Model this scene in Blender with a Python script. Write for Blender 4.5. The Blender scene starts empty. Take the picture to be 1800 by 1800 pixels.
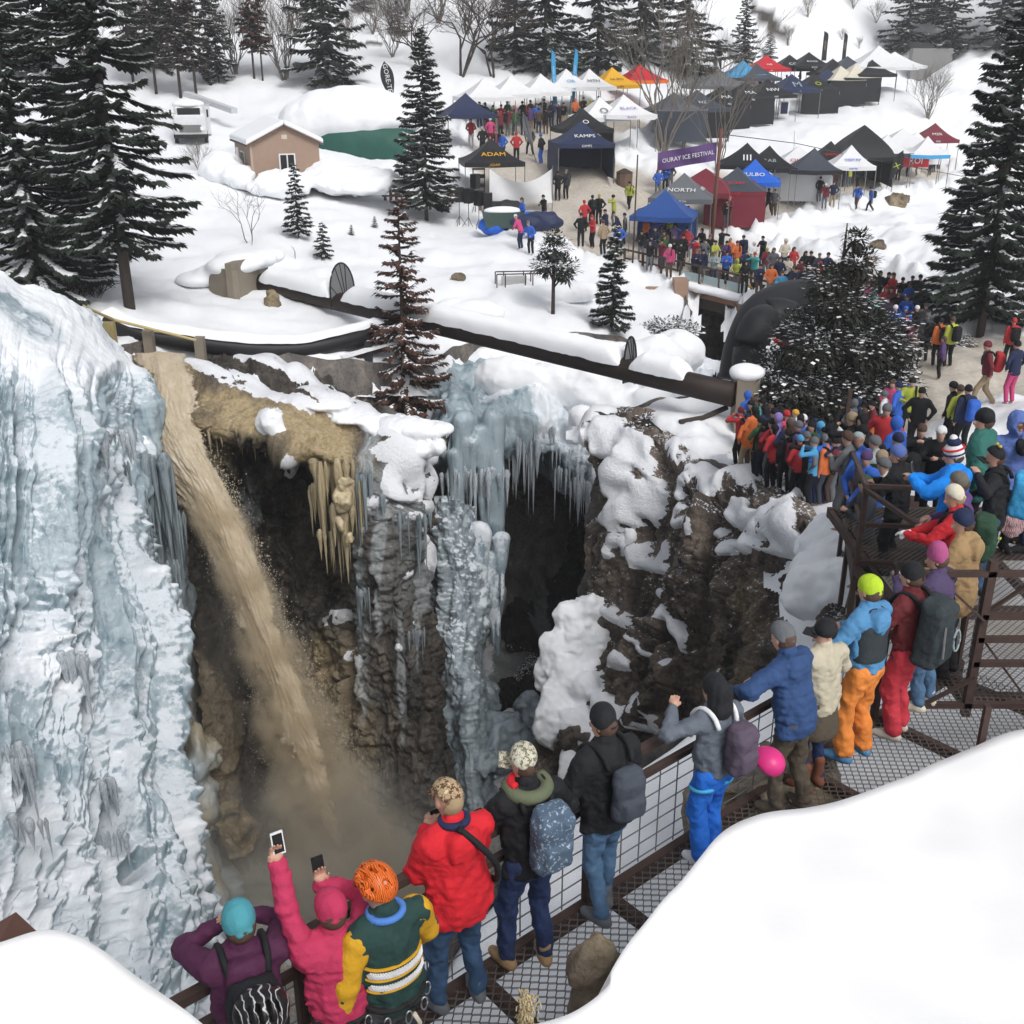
import bpy, math, random
import numpy as np
from mathutils import Vector, Matrix
random.seed(7); np.random.seed(7)
S = bpy.context.scene
COL = S.collection

# ---------------------------------------------------------------- camera, sky, sun, exposure
PITCH = math.radians(22.4); FP = 1900.0
cam_d = bpy.data.cameras.new('camera'); cam = bpy.data.objects.new('camera', cam_d); COL.objects.link(cam)
cam_d.sensor_width = 36.0; cam_d.lens = 36.0 * FP / 1800.0; cam_d.clip_start = 0.1; cam_d.clip_end = 900
cam.location = (0, 0, 0); cam.rotation_euler = (math.radians(90) - PITCH, 0, 0)
S.camera = cam
W = bpy.data.worlds.new('World'); S.world = W; W.use_nodes = True
wn = W.node_tree
sky = wn.nodes.new('ShaderNodeTexSky'); sky.sky_type = 'NISHITA'; sky.sun_disc = False
SUN_EL, SUN_ROT = math.radians(48), math.radians(150)
sky.sun_elevation = SUN_EL; sky.sun_rotation = SUN_ROT; sky.dust_density = 4.0; sky.ozone_density = 0.6; sky.air_density = 1.0
hs = wn.nodes.new('ShaderNodeHueSaturation'); hs.inputs['Saturation'].default_value = 0.30
bg = wn.nodes['Background']; bg.inputs['Strength'].default_value = 0.13
wn.links.new(sky.outputs[0], hs.inputs['Color']); wn.links.new(hs.outputs[0], bg.inputs['Color'])
sd = bpy.data.lights.new('sun', 'SUN'); sd.energy = 1.3; sd.angle = math.radians(25); sd.color = (1.0, 0.98, 0.95)
so = bpy.data.objects.new('sun', sd); COL.objects.link(so)
sdir = Vector((math.sin(SUN_ROT) * math.cos(SUN_EL), math.cos(SUN_ROT) * math.cos(SUN_EL), math.sin(SUN_EL)))
so.rotation_euler = sdir.to_track_quat('Z', 'Y').to_euler(); so.location = (0, 0, 60)
S.view_settings.view_transform = 'Standard'; S.view_settings.look = 'None'
S.view_settings.exposure = 0.12; S.view_settings.gamma = 1.0; S.view_settings.use_curve_mapping = False
S.cycles.max_bounces = 6; S.cycles.diffuse_bounces = 3; S.cycles.glossy_bounces = 2; S.cycles.transmission_bounces = 3
S.cycles.volume_bounces = 2; S.cycles.transparent_max_bounces = 24; S.cycles.volume_step_rate = 1.5; S.cycles.volume_max_steps = 128
S.cycles.use_adaptive_sampling = True; S.cycles.adaptive_threshold = 0.02

# ---------------------------------------------------------------- geometry of the view (where a thing stands in the place)
CP, SP = math.cos(PITCH), math.sin(PITCH)
def ray(px, py):
    u = (px - 900) / FP; v = (900 - py) / FP
    return np.array([u, CP + v * SP, -SP + v * CP])
def at(px, py, d):
    r = ray(px, py); return r * (d / r[1])
def atz(px, py, z):
    r = ray(px, py); return r * (z / r[2])

# ---------------------------------------------------------------- noise
_rs = np.random.RandomState(11)
_P = _rs.permutation(256).astype(np.int32); _P = np.concatenate([_P, _P, _P])
_G = _rs.normal(size=(256, 3)).astype(np.float32); _G /= np.linalg.norm(_G, axis=1)[:, None]
def perlin(p):
    p = np.asarray(p, np.float32); i = np.floor(p).astype(np.int32); f = p - i; i &= 255
    w = f * f * f * (f * (f * 6 - 15) + 10)
    out = np.zeros(p.shape[:-1], np.float32)
    ix, iy, iz = i[..., 0], i[..., 1], i[..., 2]
    for a in (0, 1):
        A = _P[ix + a]; wx = w[..., 0] if a else 1 - w[..., 0]; fx = f[..., 0] - a
        for b in (0, 1):
            B = _P[A + iy + b]; wy = wx * (w[..., 1] if b else 1 - w[..., 1]); fy = f[..., 1] - b
            for c in (0, 1):
                g = _G[_P[B + iz + c]]; fz = f[..., 2] - c
                out += (g[..., 0] * fx + g[..., 1] * fy + g[..., 2] * fz) * wy * (w[..., 2] if c else 1 - w[..., 2])
    return out * 1.5
def fbm(p, o=4, lac=2.1, gain=0.5):
    p = np.asarray(p, np.float32); a = 1.0; s = np.zeros(p.shape[:-1], np.float32)
    for k in range(o):
        s += a * perlin(p + 17.3 * k); p = p * lac; a *= gain
    return s
def ridged(p, o=4, lac=2.1, gain=0.5):
    p = np.asarray(p, np.float32); a = 1.0; s = np.zeros(p.shape[:-1], np.float32)
    for k in range(o):
        s += a * (1 - 2 * np.abs(perlin(p + 9.7 * k))); p = p * lac; a *= gain
    return s
def worley(p, seed=0):
    p = np.asarray(p, np.float32); i = np.floor(p).astype(np.int32); f = p - i
    d1 = np.full(p.shape[:-1], 9.0, np.float32); d2 = d1.copy(); cid = np.zeros(p.shape[:-1], np.int32)
    for a in (-1, 0, 1):
        for b in (-1, 0, 1):
            for c in (-1, 0, 1):
                h = _P[(_P[(_P[(i[..., 0] + a + seed) & 255] + i[..., 1] + b) & 255] + i[..., 2] + c) & 255]
                o = np.stack([_P[h + 1], _P[h + 2], _P[h + 3]], -1).astype(np.float32) / 255.0
                d = np.linalg.norm(o + np.array([a, b, c], np.float32) - f, axis=-1)
                m = d < d1
                d2 = np.where(m, d1, np.minimum(d2, d)); cid = np.where(m, h, cid); d1 = np.where(m, d, d1)
    return d1, d2, cid.astype(np.float32) / 255.0
def sstep(a, b, x):
    t = np.clip((x - a) / (b - a), 0, 1); return t * t * (3 - 2 * t)

# ---------------------------------------------------------------- objects and tags
def link(o, parent=None):
    COL.objects.link(o)
    if parent is not None: o.parent = parent
    return o
def mesh_obj(name, V, F, mat, parent=None, smooth=True, mats=None, mi=None, loc=None):
    me = bpy.data.meshes.new(name)
    V = np.asarray(V, np.float32).reshape(-1, 3)
    if isinstance(F, np.ndarray):
        k = F.shape[1]; n = len(F)
        me.vertices.add(len(V)); me.vertices.foreach_set('co', V.ravel())
        me.loops.add(n * k); me.loops.foreach_set('vertex_index', F.ravel().astype(np.int32))
        me.polygons.add(n); me.polygons.foreach_set('loop_start', np.arange(0, n * k, k, dtype=np.int32))
        me.polygons.foreach_set('loop_total', np.full(n, k, np.int32))
        me.update(calc_edges=True)
    else:
        me.from_pydata([tuple(map(float, v)) for v in V], [], F)
    for m in (mats or [mat]): me.materials.append(m)
    if mi is not None: me.polygons.foreach_set('material_index', np.asarray(mi, np.int32))
    me.polygons.foreach_set('use_smooth', np.full(len(me.polygons), smooth, bool))
    me.update()
    o = bpy.data.objects.new(name, me); link(o, parent)
    if loc is not None: o.location = loc
    return o
def attr(o, name, vals):
    a = o.data.attributes.new(name, 'FLOAT', 'POINT'); a.data.foreach_set('value', np.asarray(vals, np.float32).ravel())
def tag(o, label=None, cat=None, group=None, kind=None):
    if label: o['label'] = label
    if cat: o['category'] = cat
    if group: o['group'] = group
    if kind: o['kind'] = kind
    return o
def empty(name, loc, rz=0.0, label=None, cat=None, group=None):
    o = bpy.data.objects.new(name, None); COL.objects.link(o); o.location = tuple(map(float, loc)); o.rotation_euler = (0, 0, rz)
    o.empty_display_size = 0.2
    return tag(o, label, cat, group)
def copy_tree(src, parent=None):
    o = src.copy(); COL.objects.link(o); o.parent = parent
    for c in src.children: copy_tree(c, o)
    return o

# ---------------------------------------------------------------- small mesh builder (boxes, bars, tubes, sheets)
class MB:
    def __init__(s): s.v = []; s.f = []
    def add(s, V, F):
        n = len(s.v); s.v += [tuple(map(float, p)) for p in V]; s.f += [tuple(i + n for i in f) for f in F]; return s
    def box(s, c, h, M=None):
        c = np.array(c, float); h = np.array(h, float)
        P = [np.array([x, y, z]) * h for x in (-1, 1) for y in (-1, 1) for z in (-1, 1)]
        if M is not None: P = [np.array(M @ Vector(p)) for p in P]
        return s.add([c + p for p in P], [(0, 1, 3, 2), (4, 6, 7, 5), (0, 4, 5, 1), (2, 3, 7, 6), (0, 2, 6, 4), (1, 5, 7, 3)])
    def bar(s, a, b, w, t=None, up=(0, 0, 1)):
        a = np.array(a, float); b = np.array(b, float); t = t or w
        d = b - a; L = np.linalg.norm(d); d /= L; up = np.array(up, float)
        if abs(np.dot(d, up)) > .98: up = np.array([0, 1, 0.])
        x = np.cross(d, up); x /= np.linalg.norm(x); y = np.cross(x, d)
        P = [q + x * sx * w / 2 + y * sy * t / 2 for q in (a, b) for sx, sy in ((-1, -1), (1, -1), (1, 1), (-1, 1))]
        return s.add(P, [(3, 2, 1, 0), (4, 5, 6, 7), (0, 1, 5, 4), (1, 2, 6, 5), (2, 3, 7, 6), (3, 0, 4, 7)])
    def tube(s, pts, r, n=8, cap=True):
        pts = [np.array(p, float) for p in pts]; m = len(pts)
        rr = [r] * m if np.isscalar(r) else list(r)
        V = []; ref = np.array([0, 0, 1.0])
        for i, p in enumerate(pts):
            d = pts[min(i + 1, m - 1)] - pts[max(i - 1, 0)]; d /= (np.linalg.norm(d) + 1e-9)
            q = ref if abs(np.dot(ref, d)) < .95 else np.array([1.0, 0, 0])
            x = np.cross(q, d); x /= np.linalg.norm(x); y = np.cross(d, x)
            for k in range(n):
                a = 2 * math.pi * k / n; V.append(p + rr[i] * (x * math.cos(a) + y * math.sin(a)))
        F = [(i * n + k, i * n + (k + 1) % n, (i + 1) * n + (k + 1) % n, (i + 1) * n + k) for i in range(m - 1) for k in range(n)]
        if cap: F += [tuple(range(n))[::-1], tuple((m - 1) * n + k for k in range(n))]
        return s.add(V, F)
    def ell(s, c, r, n=12, m=8):
        V = []; F = []
        for i in range(m + 1):
            t = math.pi * i / m
            for k in range(n):
                a = 2 * math.pi * k / n
                V.append((c[0] + r[0] * math.sin(t) * math.cos(a), c[1] + r[1] * math.sin(t) * math.sin(a), c[2] + r[2] * math.cos(t)))
        for i in range(m):
            for k in range(n):
                F.append((i * n + k, (i + 1) * n + k, (i + 1) * n + (k + 1) % n, i * n + (k + 1) % n))
        return s.add(V, F)
    def build(s, name, mat, parent=None, smooth=False, loc=None):
        return mesh_obj(name, s.v, s.f, mat, parent, smooth, loc=loc)

# ---------------------------------------------------------------- implicit surfaces (smooth bodies, snow pillows, rocks, icicles)
class SDF:
    def __init__(s, lo, hi, h):
        s.lo = np.array(lo, np.float32); s.h = h
        s.n = np.maximum(4, np.ceil((np.array(hi) - s.lo) / h).astype(int) + 1)
        s.f = np.full(s.n, 1.0, np.float32)
    def _win(s, lo, hi):
        a = np.clip(np.floor((lo - s.lo) / s.h).astype(int), 0, s.n); b = np.clip(np.ceil((hi - s.lo) / s.h).astype(int) + 1, 0, s.n)
        if np.any(b <= a): return None, None
        g = np.meshgrid(*[s.lo[i] + s.h * np.arange(a[i], b[i], dtype=np.float32) for i in range(3)], indexing='ij')
        return tuple(slice(a[i], b[i]) for i in range(3)), g
    def _merge(s, w, d, k, op):
        f = s.f[w]
        if op == 'u':
            if k > 0:
                h = np.clip(0.5 + 0.5 * (f - d) / k, 0, 1); s.f[w] = f * (1 - h) + d * h - k * h * (1 - h)
            else: s.f[w] = np.minimum(f, d)
        else: s.f[w] = np.maximum(f, -d)
        return s
    def cap(s, a, b, ra, rb=None, k=0.02, sq=(1, 1, 1), op='u'):
        rb = ra if rb is None else rb; a = np.array(a, np.float32); b = np.array(b, np.float32); sq = np.array(sq, np.float32)
        m = max(ra, rb) * np.maximum(sq, 1) + k * 2 + s.h * 2
        w, g = s._win(np.minimum(a, b) - m, np.maximum(a, b) + m)
        if w is None: return s
        q = [(g[i] - a[i]) / sq[i] for i in range(3)]; ba = (b - a) / sq; bb = float((ba * ba).sum()) + 1e-9
        t = np.clip((q[0] * ba[0] + q[1] * ba[1] + q[2] * ba[2]) / bb, 0, 1)
        d = np.sqrt((q[0] - ba[0] * t) ** 2 + (q[1] - ba[1] * t) ** 2 + (q[2] - ba[2] * t) ** 2) - (ra + (rb - ra) * t)
        return s._merge(w, d * float(sq.min()), k, op)
    def ell(s, c, r, k=0.02, M=None, op='u'):
        c = np.array(c, np.float32); r = np.array(r, np.float32); m = (float(r.max()) if M is not None else r) + k * 2 + s.h * 2
        w, g = s._win(c - m, c + m)
        if w is None: return s
        q = [g[i] - c[i] for i in range(3)]
        if M is not None: q = [q[0] * M[0][i] + q[1] * M[1][i] + q[2] * M[2][i] for i in range(3)]
        k0 = np.sqrt(sum((q[i] / r[i]) ** 2 for i in range(3))); k1 = np.sqrt(sum((q[i] / r[i] ** 2) ** 2 for i in range(3))) + 1e-6
        return s._merge(w, k0 * (k0 - 1) / k1, k, op)
    def box(s, c, r, rad=0.02, k=0.0, M=None, op='u'):
        c = np.array(c, np.float32); r = np.array(r, np.float32); m = float(np.linalg.norm(r)) + k * 2 + s.h * 2
        w, g = s._win(c - m, c + m)
        if w is None: return s
        q = [g[i] - c[i] for i in range(3)]
        if M is not None: q = [q[0] * M[0][i] + q[1] * M[1][i] + q[2] * M[2][i] for i in range(3)]
        q = [np.abs(q[i]) - (r[i] - rad) for i in range(3)]
        d = np.sqrt(sum(np.maximum(x, 0) ** 2 for x in q)) + np.minimum(np.maximum(np.maximum(q[0], q[1]), q[2]), 0) - rad
        return s._merge(w, d, k, op)
    def grid(s):
        return np.stack(np.meshgrid(*[s.lo[i] + s.h * np.arange(s.n[i], dtype=np.float32) for i in range(3)], indexing='ij'), -1)
    def cutz(s, z, above=True):
        Z = (s.lo[2] + s.h * np.arange(s.n[2], dtype=np.float32))[None, None, :]
        s.f = np.maximum(s.f, (z - Z) if above else (Z - z)); return s
    def rough(s, amp, freq, sc=(1, 1, 1), o=2):
        m = s.f < 0.2
        P = s.grid()[m] * freq * np.array(sc, np.float32); s.f[m] += amp * fbm(P, o); return s
    def mesh(s):
        f = s.f; f = np.pad(f, 1, constant_values=1.0); nx, ny, nz = f.shape
        cs = np.zeros((nx - 1, ny - 1, nz - 1), np.int8)
        ins = f < 0
        cor = [(a, b, c) for a in (0, 1) for b in (0, 1) for c in (0, 1)]
        for a, b, c in cor: cs += ins[a:nx - 1 + a, b:ny - 1 + b, c:nz - 1 + c]
        act = np.argwhere((cs > 0) & (cs < 8))
        if len(act) == 0: return np.zeros((0, 3)), np.zeros((0, 4), int)
        acc = np.zeros((len(act), 3), np.float32); cnt = np.zeros(len(act), np.float32)
        ax, ay, az = act.T
        for e in range(3):
            for p in (0, 1):
                for q in (0, 1):
                    o0 = [0, 0, 0]; oth = [i for i in range(3) if i != e]; o0[oth[0]] = p; o0[oth[1]] = q; o1 = list(o0); o1[e] = 1
                    f0 = f[ax + o0[0], ay + o0[1], az + o0[2]]; f1 = f[ax + o1[0], ay + o1[1], az + o1[2]]
                    m = (f0 < 0) != (f1 < 0); t = np.where(m, f0 / (f0 - f1 + 1e-12), 0)
                    for i in range(3): acc[:, i] += m * (o0[i] + (t if i == e else 0))
                    cnt += m
        V = (act + acc / cnt[:, None] - 1) * s.h + s.lo
        idx = np.full(cs.shape, -1, np.int32); idx[ax, ay, az] = np.arange(len(act))
        Fs = []
        for e in range(3):
            u, v = [(1, 2), (2, 0), (0, 1)][e]
            sl0 = [slice(1, n - 1) for n in (nx, ny, nz)]; sl1 = list(sl0)
            sl0[e] = slice(0, (nx, ny, nz)[e] - 1); sl1[e] = slice(1, (nx, ny, nz)[e])
            i0 = ins[tuple(sl0)]; i1 = ins[tuple(sl1)]
            for flip in (0, 1):
                m = (i0 & ~i1) if not flip else (~i0 & i1)
                P = np.argwhere(m)
                if len(P) == 0: continue
                off = np.ones(3, int); off[e] = 0; P = P + off
                def cell(du, dv):
                    Q = P.copy(); Q[:, u] += du; Q[:, v] += dv; return idx[Q[:, 0], Q[:, 1], Q[:, 2]]
                a, b, c, d = cell(-1, -1), cell(0, -1), cell(0, 0), cell(-1, 0)
                Fs.append(np.stack([a, b, c, d] if not flip else [d, c, b, a], 1))
        return V, np.concatenate(Fs)
    def obj(s, name, mat, parent=None):
        V, F = s.mesh()
        return mesh_obj(name, V, F, mat, parent, True)
# ---------------------------------------------------------------- materials
def newmat(name):
    m = bpy.data.materials.new(name); m.use_nodes = True; nt = m.node_tree
    return m, nt, nt.nodes['Principled BSDF']
def N(nt, t, **kw):
    n = nt.nodes.new(t)
    for k, v in kw.items():
        if k in n.inputs: n.inputs[k].default_value = v
        else: setattr(n, k, v)
    return n
def noise_node(nt, scale, detail=4, rough=.6, sc=(1, 1, 1), co='Object'):
    tc = N(nt, 'ShaderNodeTexCoord'); mp = N(nt, 'ShaderNodeMapping'); mp.inputs['Scale'].default_value = sc
    n = N(nt, 'ShaderNodeTexNoise'); n.inputs['Scale'].default_value = scale; n.inputs['Detail'].default_value = detail; n.inputs['Roughness'].default_value = rough
    nt.links.new(tc.outputs[co], mp.inputs[0]); nt.links.new(mp.outputs[0], n.inputs['Vector']); return n
def ramp(nt, src, stops):
    r = N(nt, 'ShaderNodeValToRGB'); e = r.color_ramp.elements
    while len(e) < len(stops): e.new(0.5)
    for i, (p, c) in enumerate(stops):
        e[i].position = p; e[i].color = (c[0], c[1], c[2], 1) if not np.isscalar(c) else (c, c, c, 1)
    nt.links.new(src, r.inputs[0]); return r
def mixc(nt, fac, a, b):
    m = N(nt, 'ShaderNodeMix', data_type='RGBA')
    for k, x in ((0, fac), (6, a), (7, b)):
        if isinstance(x, (tuple, list)): m.inputs[k].default_value = (*x[:3], 1)
        elif np.isscalar(x): m.inputs[k].default_value = x
        else: nt.links.new(x, m.inputs[k])
    return m.outputs[2]
def bump(nt, b, src, strength=.3, dist=.05, prev=None):
    n = N(nt, 'ShaderNodeBump'); n.inputs['Strength'].default_value = strength; n.inputs['Distance'].default_value = dist
    nt.links.new(src, n.inputs['Height'])
    if prev is not None: nt.links.new(prev.outputs[0], n.inputs['Normal'])
    nt.links.new(n.outputs[0], b.inputs['Normal']); return n
def geo_attr(nt, name):
    a = N(nt, 'ShaderNodeAttribute'); a.attribute_name = name; return a.outputs['Fac']
def simple(name, col, rough=.7, metal=0.0, var=.12, scale=6, bmp=.0, bscale=40, emit=None):
    m, nt, b = newmat(name)
    n = noise_node(nt, scale, 3)
    c = mixc(nt, n.outputs[0], tuple(x * (1 - var) for x in col), tuple(min(1, x * (1 + var)) for x in col))
    nt.links.new(c, b.inputs['Base Color']); b.inputs['Roughness'].default_value = rough; b.inputs['Metallic'].default_value = metal
    b.inputs['Specular IOR Level'].default_value = .3
    if bmp: bump(nt, b, noise_node(nt, bscale, 3).outputs[0], bmp, .01)
    return m
_cc = {}
def cloth(col, rough=.8):
    k = (tuple(round(x, 3) for x in col), rough)
    if k not in _cc: _cc[k] = simple('cloth', col, rough, var=.22, scale=7, bmp=.9, bscale=22)
    return _cc[k]
def objcol(name, rough=.8):
    m, nt, b = newmat(name)
    oi = N(nt, 'ShaderNodeObjectInfo'); n = noise_node(nt, 7, 3)
    r = ramp(nt, n.outputs[0], [(0, .80), (1, 1.15)])
    mm = N(nt, 'ShaderNodeMix', data_type='RGBA', blend_type='MULTIPLY'); mm.inputs[0].default_value = 1
    nt.links.new(oi.outputs['Color'], mm.inputs[6]); nt.links.new(r.outputs[0], mm.inputs[7])
    nt.links.new(mm.outputs[2], b.inputs['Base Color']); b.inputs['Roughness'].default_value = rough
    b.inputs['Specular IOR Level'].default_value = .2
    return m
M = {}
M['fabric'] = objcol('fabric')
# snow over whatever the surface says: attributes path (trodden), rock (bare rock)
def snow_mat(name, base=(.80, .82, .85), rk=(.055, .048, .043)):
    m, nt, b = newmat(name)
    n1 = noise_node(nt, .35, 4); n2 = noise_node(nt, 5, 5); n3 = noise_node(nt, 26, 3)
    c = mixc(nt, n1.outputs[0], base, tuple(min(.92, x * 1.06) for x in base))
    tr = ramp(nt, n2.outputs[0], [(.3, (.42, .38, .325)), (.7, (.56, .52, .46))])
    c = mixc(nt, geo_attr(nt, 'path'), c, tr.outputs[0])
    rc = ramp(nt, n2.outputs[0], [(.3, tuple(x * .5 for x in rk)), (.55, rk), (.8, tuple(x * 2.2 for x in rk))])
    c = mixc(nt, geo_attr(nt, 'rock'), c, rc.outputs[0])
    nt.links.new(c, b.inputs['Base Color']); b.inputs['Roughness'].default_value = .75; b.inputs['Specular IOR Level'].default_value = .25
    ad = N(nt, 'ShaderNodeMath', operation='ADD'); nt.links.new(n2.outputs[0], ad.inputs[0]); nt.links.new(n3.outputs[0], ad.inputs[1])
    bump(nt, b, ad.outputs[0], .35, .06)
    return m
M['snow'] = snow_mat('snow')
def pure_snow(name, base=(.82, .84, .87)):
    m, nt, b = newmat(name)
    n1 = noise_node(nt, 1.2, 4); n2 = noise_node(nt, 9, 5)
    nt.links.new(mixc(nt, n1.outputs[0], base, tuple(min(.92, x * 1.05) for x in base)), b.inputs['Base Color'])
    b.inputs['Roughness'].default_value = .8; b.inputs['Specular IOR Level'].default_value = .2
    bump(nt, b, n2.outputs[0], .10 if 'near' in name else .3, .03); return m
M['pillow'] = pure_snow('pillow_snow'); M['nearsnow'] = pure_snow('near_snow', (.90, .91, .92))
def rock_mat(name, dark, mid, light, snow=(.80, .82, .86)):
    m, nt, b = newmat(name)
    n1 = noise_node(nt, 1.1, 6, .65, (1, 1, .45)); n2 = noise_node(nt, 9, 6, .7); n3 = noise_node(nt, .35, 3)
    r = ramp(nt, n1.outputs[0], [(.30, dark), (.48, mid), (.66, light), (.8, mid)])
    r2 = ramp(nt, n2.outputs[0], [(.25, .35), (.6, 1.15)])
    mm = N(nt, 'ShaderNodeMix', data_type='RGBA', blend_type='MULTIPLY'); mm.inputs[0].default_value = .85
    nt.links.new(r.outputs[0], mm.inputs[6]); nt.links.new(r2.outputs[0], mm.inputs[7])
    c = mm.outputs[2]
    fine = noise_node(nt, 14, 5, .7)
    tan = ramp(nt, n2.outputs[0], [(.25, (.20, .145, .07)), (.5, (.42, .33, .19)), (.75, (.55, .47, .33))])
    c = mixc(nt, geo_attr(nt, 'tan'), c, tan.outputs[0])
    ic = ramp(nt, n2.outputs[0], [(.25, (.33, .37, .38)), (.7, (.62, .67, .70))])
    c = mixc(nt, geo_attr(nt, 'ice'), c, ic.outputs[0])
    # crisp snow edge: mask + fine noise
    ad = N(nt, 'ShaderNodeMath', operation='ADD'); nt.links.new(geo_attr(nt, 'snow'), ad.inputs[0]); nt.links.new(fine.outputs[0], ad.inputs[1])
    sr = ramp(nt, ad.outputs[0], [(.93, 0.0), (1.03, 1.0)])
    c = mixc(nt, sr.outputs[0], c, snow)
    nt.links.new(c, b.inputs['Base Color'])
    wet = N(nt, 'ShaderNodeMapRange'); nt.links.new(geo_attr(nt, 'wet'), wet.inputs[0]); wet.inputs[3].default_value = .8; wet.inputs[4].default_value = .32
    nt.links.new(wet.outputs[0], b.inputs['Roughness']); b.inputs['Specular IOR Level'].default_value = .3
    bp = bump(nt, b, n2.outputs[0], .8, .10); bump(nt, b, fine.outputs[0], .5, .03, bp)
    return m
M['cliff'] = rock_mat('cliff_rock', (.024, .020, .018), (.095, .078, .066), (.23, .185, .15))
M['wetcliff'] = rock_mat('wet_cliff_rock', (.012, .011, .010), (.055, .047, .040), (.15, .13, .11))
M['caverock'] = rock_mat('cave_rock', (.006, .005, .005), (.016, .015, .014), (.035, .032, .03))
def ice_mat(name, deep, mid, frost, tanc=(.40, .31, .17)):
    m, nt, b = newmat(name)
    n1 = noise_node(nt, 1.6, 5, .6, (1.6, 1.6, .16)); n2 = noise_node(nt, 6.5, 5, .65); n3 = noise_node(nt, 1.1, 4)
    r = ramp(nt, n1.outputs[0], [(.33, deep), (.5, mid), (.68, tuple(min(.85, x * 1.12) for x in mid))])
    ad = N(nt, 'ShaderNodeMath', operation='ADD'); nt.links.new(geo_attr(nt, 'frost'), ad.inputs[0]); nt.links.new(n2.outputs[0], ad.inputs[1])
    fr = ramp(nt, ad.outputs[0], [(.82, 0.0), (1.08, 1.0)])
    c = mixc(nt, fr.outputs[0], r.outputs[0], frost)
    f2 = ramp(nt, geo_attr(nt, 'frost'), [(.62, 0.0), (.85, 1.0)]); c = mixc(nt, f2.outputs[0], c, (.80, .83, .87))
    c = mixc(nt, geo_attr(nt, 'tan'), c, tanc)
    nt.links.new(c, b.inputs['Base Color'])
    rr = ramp(nt, fr.outputs[0], [(0, .28), (1, .75)]); nt.links.new(rr.outputs[0], b.inputs['Roughness'])
    b.inputs['Specular IOR Level'].default_value = .5
    bp = bump(nt, b, n1.outputs[0], .5, .12); bump(nt, b, n2.outputs[0], .55, .06, bp)
    return m
M['ice'] = ice_mat('blue_ice', (.15, .225, .27), (.33, .405, .45), (.62, .67, .72))
M['dice'] = ice_mat('grey_ice', (.12, .15, .17), (.29, .345, .38), (.58, .63, .68))
M['tanice'] = ice_mat('stained_ice', (.26, .20, .11), (.50, .42, .27), (.66, .60, .48), (.42, .29, .10))
M['rust'] = simple('rusty_steel', (.065, .042, .036), .75, .2, .35, 12, .3)
M['grate'] = simple('weathered_grating', (.13, .115, .105), .6, .3, .25, 12)
M['pipe'] = simple('pipe_steel', (.030, .021, .019), .6, .2, .35, 3, .3)
M['galv'] = simple('galvanised_wire', (.20, .20, .20), .5, .6)
M['bark'] = simple('bark', (.055, .043, .036), .9, 0, .35, 8, .8, 25)
M['greybark'] = simple('pale_bark', (.17, .15, .13), .9, 0, .3, 8)
M['dark'] = simple('underbridge_shade', (.008, .008, .009), .8)  # near-black colour standing in for the shade under the bridge
M['black'] = simple('black_plastic', (.014, .014, .016), .5)
M['concrete'] = simple('concrete', (.22, .19, .15), .85, 0, .25, 1.5, .3)
M['white'] = simple('white_paint', (.75, .76, .78), .5)
M['skin'] = simple('skin', (.52, .30, .22), .55, 0, .08, 12)
M['wood'] = simple('weathered_wood', (.14, .09, .065), .85, 0, .35, 4)
# ---------------------------------------------------------------- terrain
CT = [(100,540,40),(228,537,42),(0,470,44),(360,600,39),(500,608,40),(600,570,43),(430,530,46),(300,450,52),(380,400,58),(500,340,66),(400,300,69),(600,300,72),(650,400,62),
 (560,440,55),(700,480,52),(800,470,54),(900,440,58),(1000,480,54),(900,545,48),(1060,520,52),(1000,600,45.5),(850,590,45.5),(700,590,44),(1130,540,53),(1120,620,47),
 (830,395,66),(940,400,66),(1020,433,62),(1090,470,60),(957,397,66),(1100,380,70),(980,368,68),(900,320,74),(932,272,80),(870,237,86),(1000,250,86),(1080,215,92),(1200,232,97),
 (1130,425,65),(1250,410,69),(1340,390,74),(1430,362,80),(1520,345,86),(1600,300,98),(1660,285,104),(1120,300,78),
 (1400,250,96),(1500,230,102),(1250,262,90),(1620,190,116),(1760,200,116),
 (1210,224,102),(1300,214,106),(1400,200,110),(1500,180,116),(1560,167,118),(1250,152,120),(1450,147,126),(1600,142,132),
 (1130,468,60),(1300,500,58),(1450,520,54),(1560,540,50),(1480,440,65),(1560,455,63),(1600,400,76),(1350,440,68),(1600,350,88),(1700,420,70),
 (1640,640,38),(1740,680,36),(1560,570,47),(1700,560,46),(1800,560,46),(1600,720,33),(1500,800,30),(1300,792,32),(1400,828,30),(1230,745,33.5),
 (1160,752,32.5),(1060,745,33.5),(1250,850,28),(1480,870,25),(1400,950,21),(1500,960,18.5),(1440,1050,16.5),(1560,1010,15),
 (1700,770,27),(1800,720,28),(1800,830,20.5),(1700,900,16),(1500,1170,12.2),(1300,1250,10.9),(1100,1400,9),(1000,1500,7.8),(900,1620,6.8),
 (350,162,90),(200,200,84),(50,300,66),(650,112,100),(650,0,118),(1000,100,108),(1300,100,128),(1500,30,145),(1700,100,138),(100,100,98),(100,0,110)]
WT = [(2,2,-6.6),(6,4,-6.4),(-2,1,-6.8),(10,9,-6.2),(16,16,-6.4),(22,24,-8),(-40,40,-7.5),(-70,60,-6),(-60,95,-1),(-60,116,12),(0,130,16),(50,160,24),(110,120,3),(100,150,26),(-90,160,50),(0,170,46),
 (90,190,52),(0,240,90),(-130,240,95),(150,240,90),(60,60,-9.5),(80,90,-6),(40,40,-10),(-25,30,-6),(-30,20,-6)]
_cp = np.array([at(*c) for c in CT] + [np.array(w, float) for w in WT])
_n = len(_cp)
def _tps(r2): return r2 * np.log(r2 + 1e-6) * .5
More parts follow.
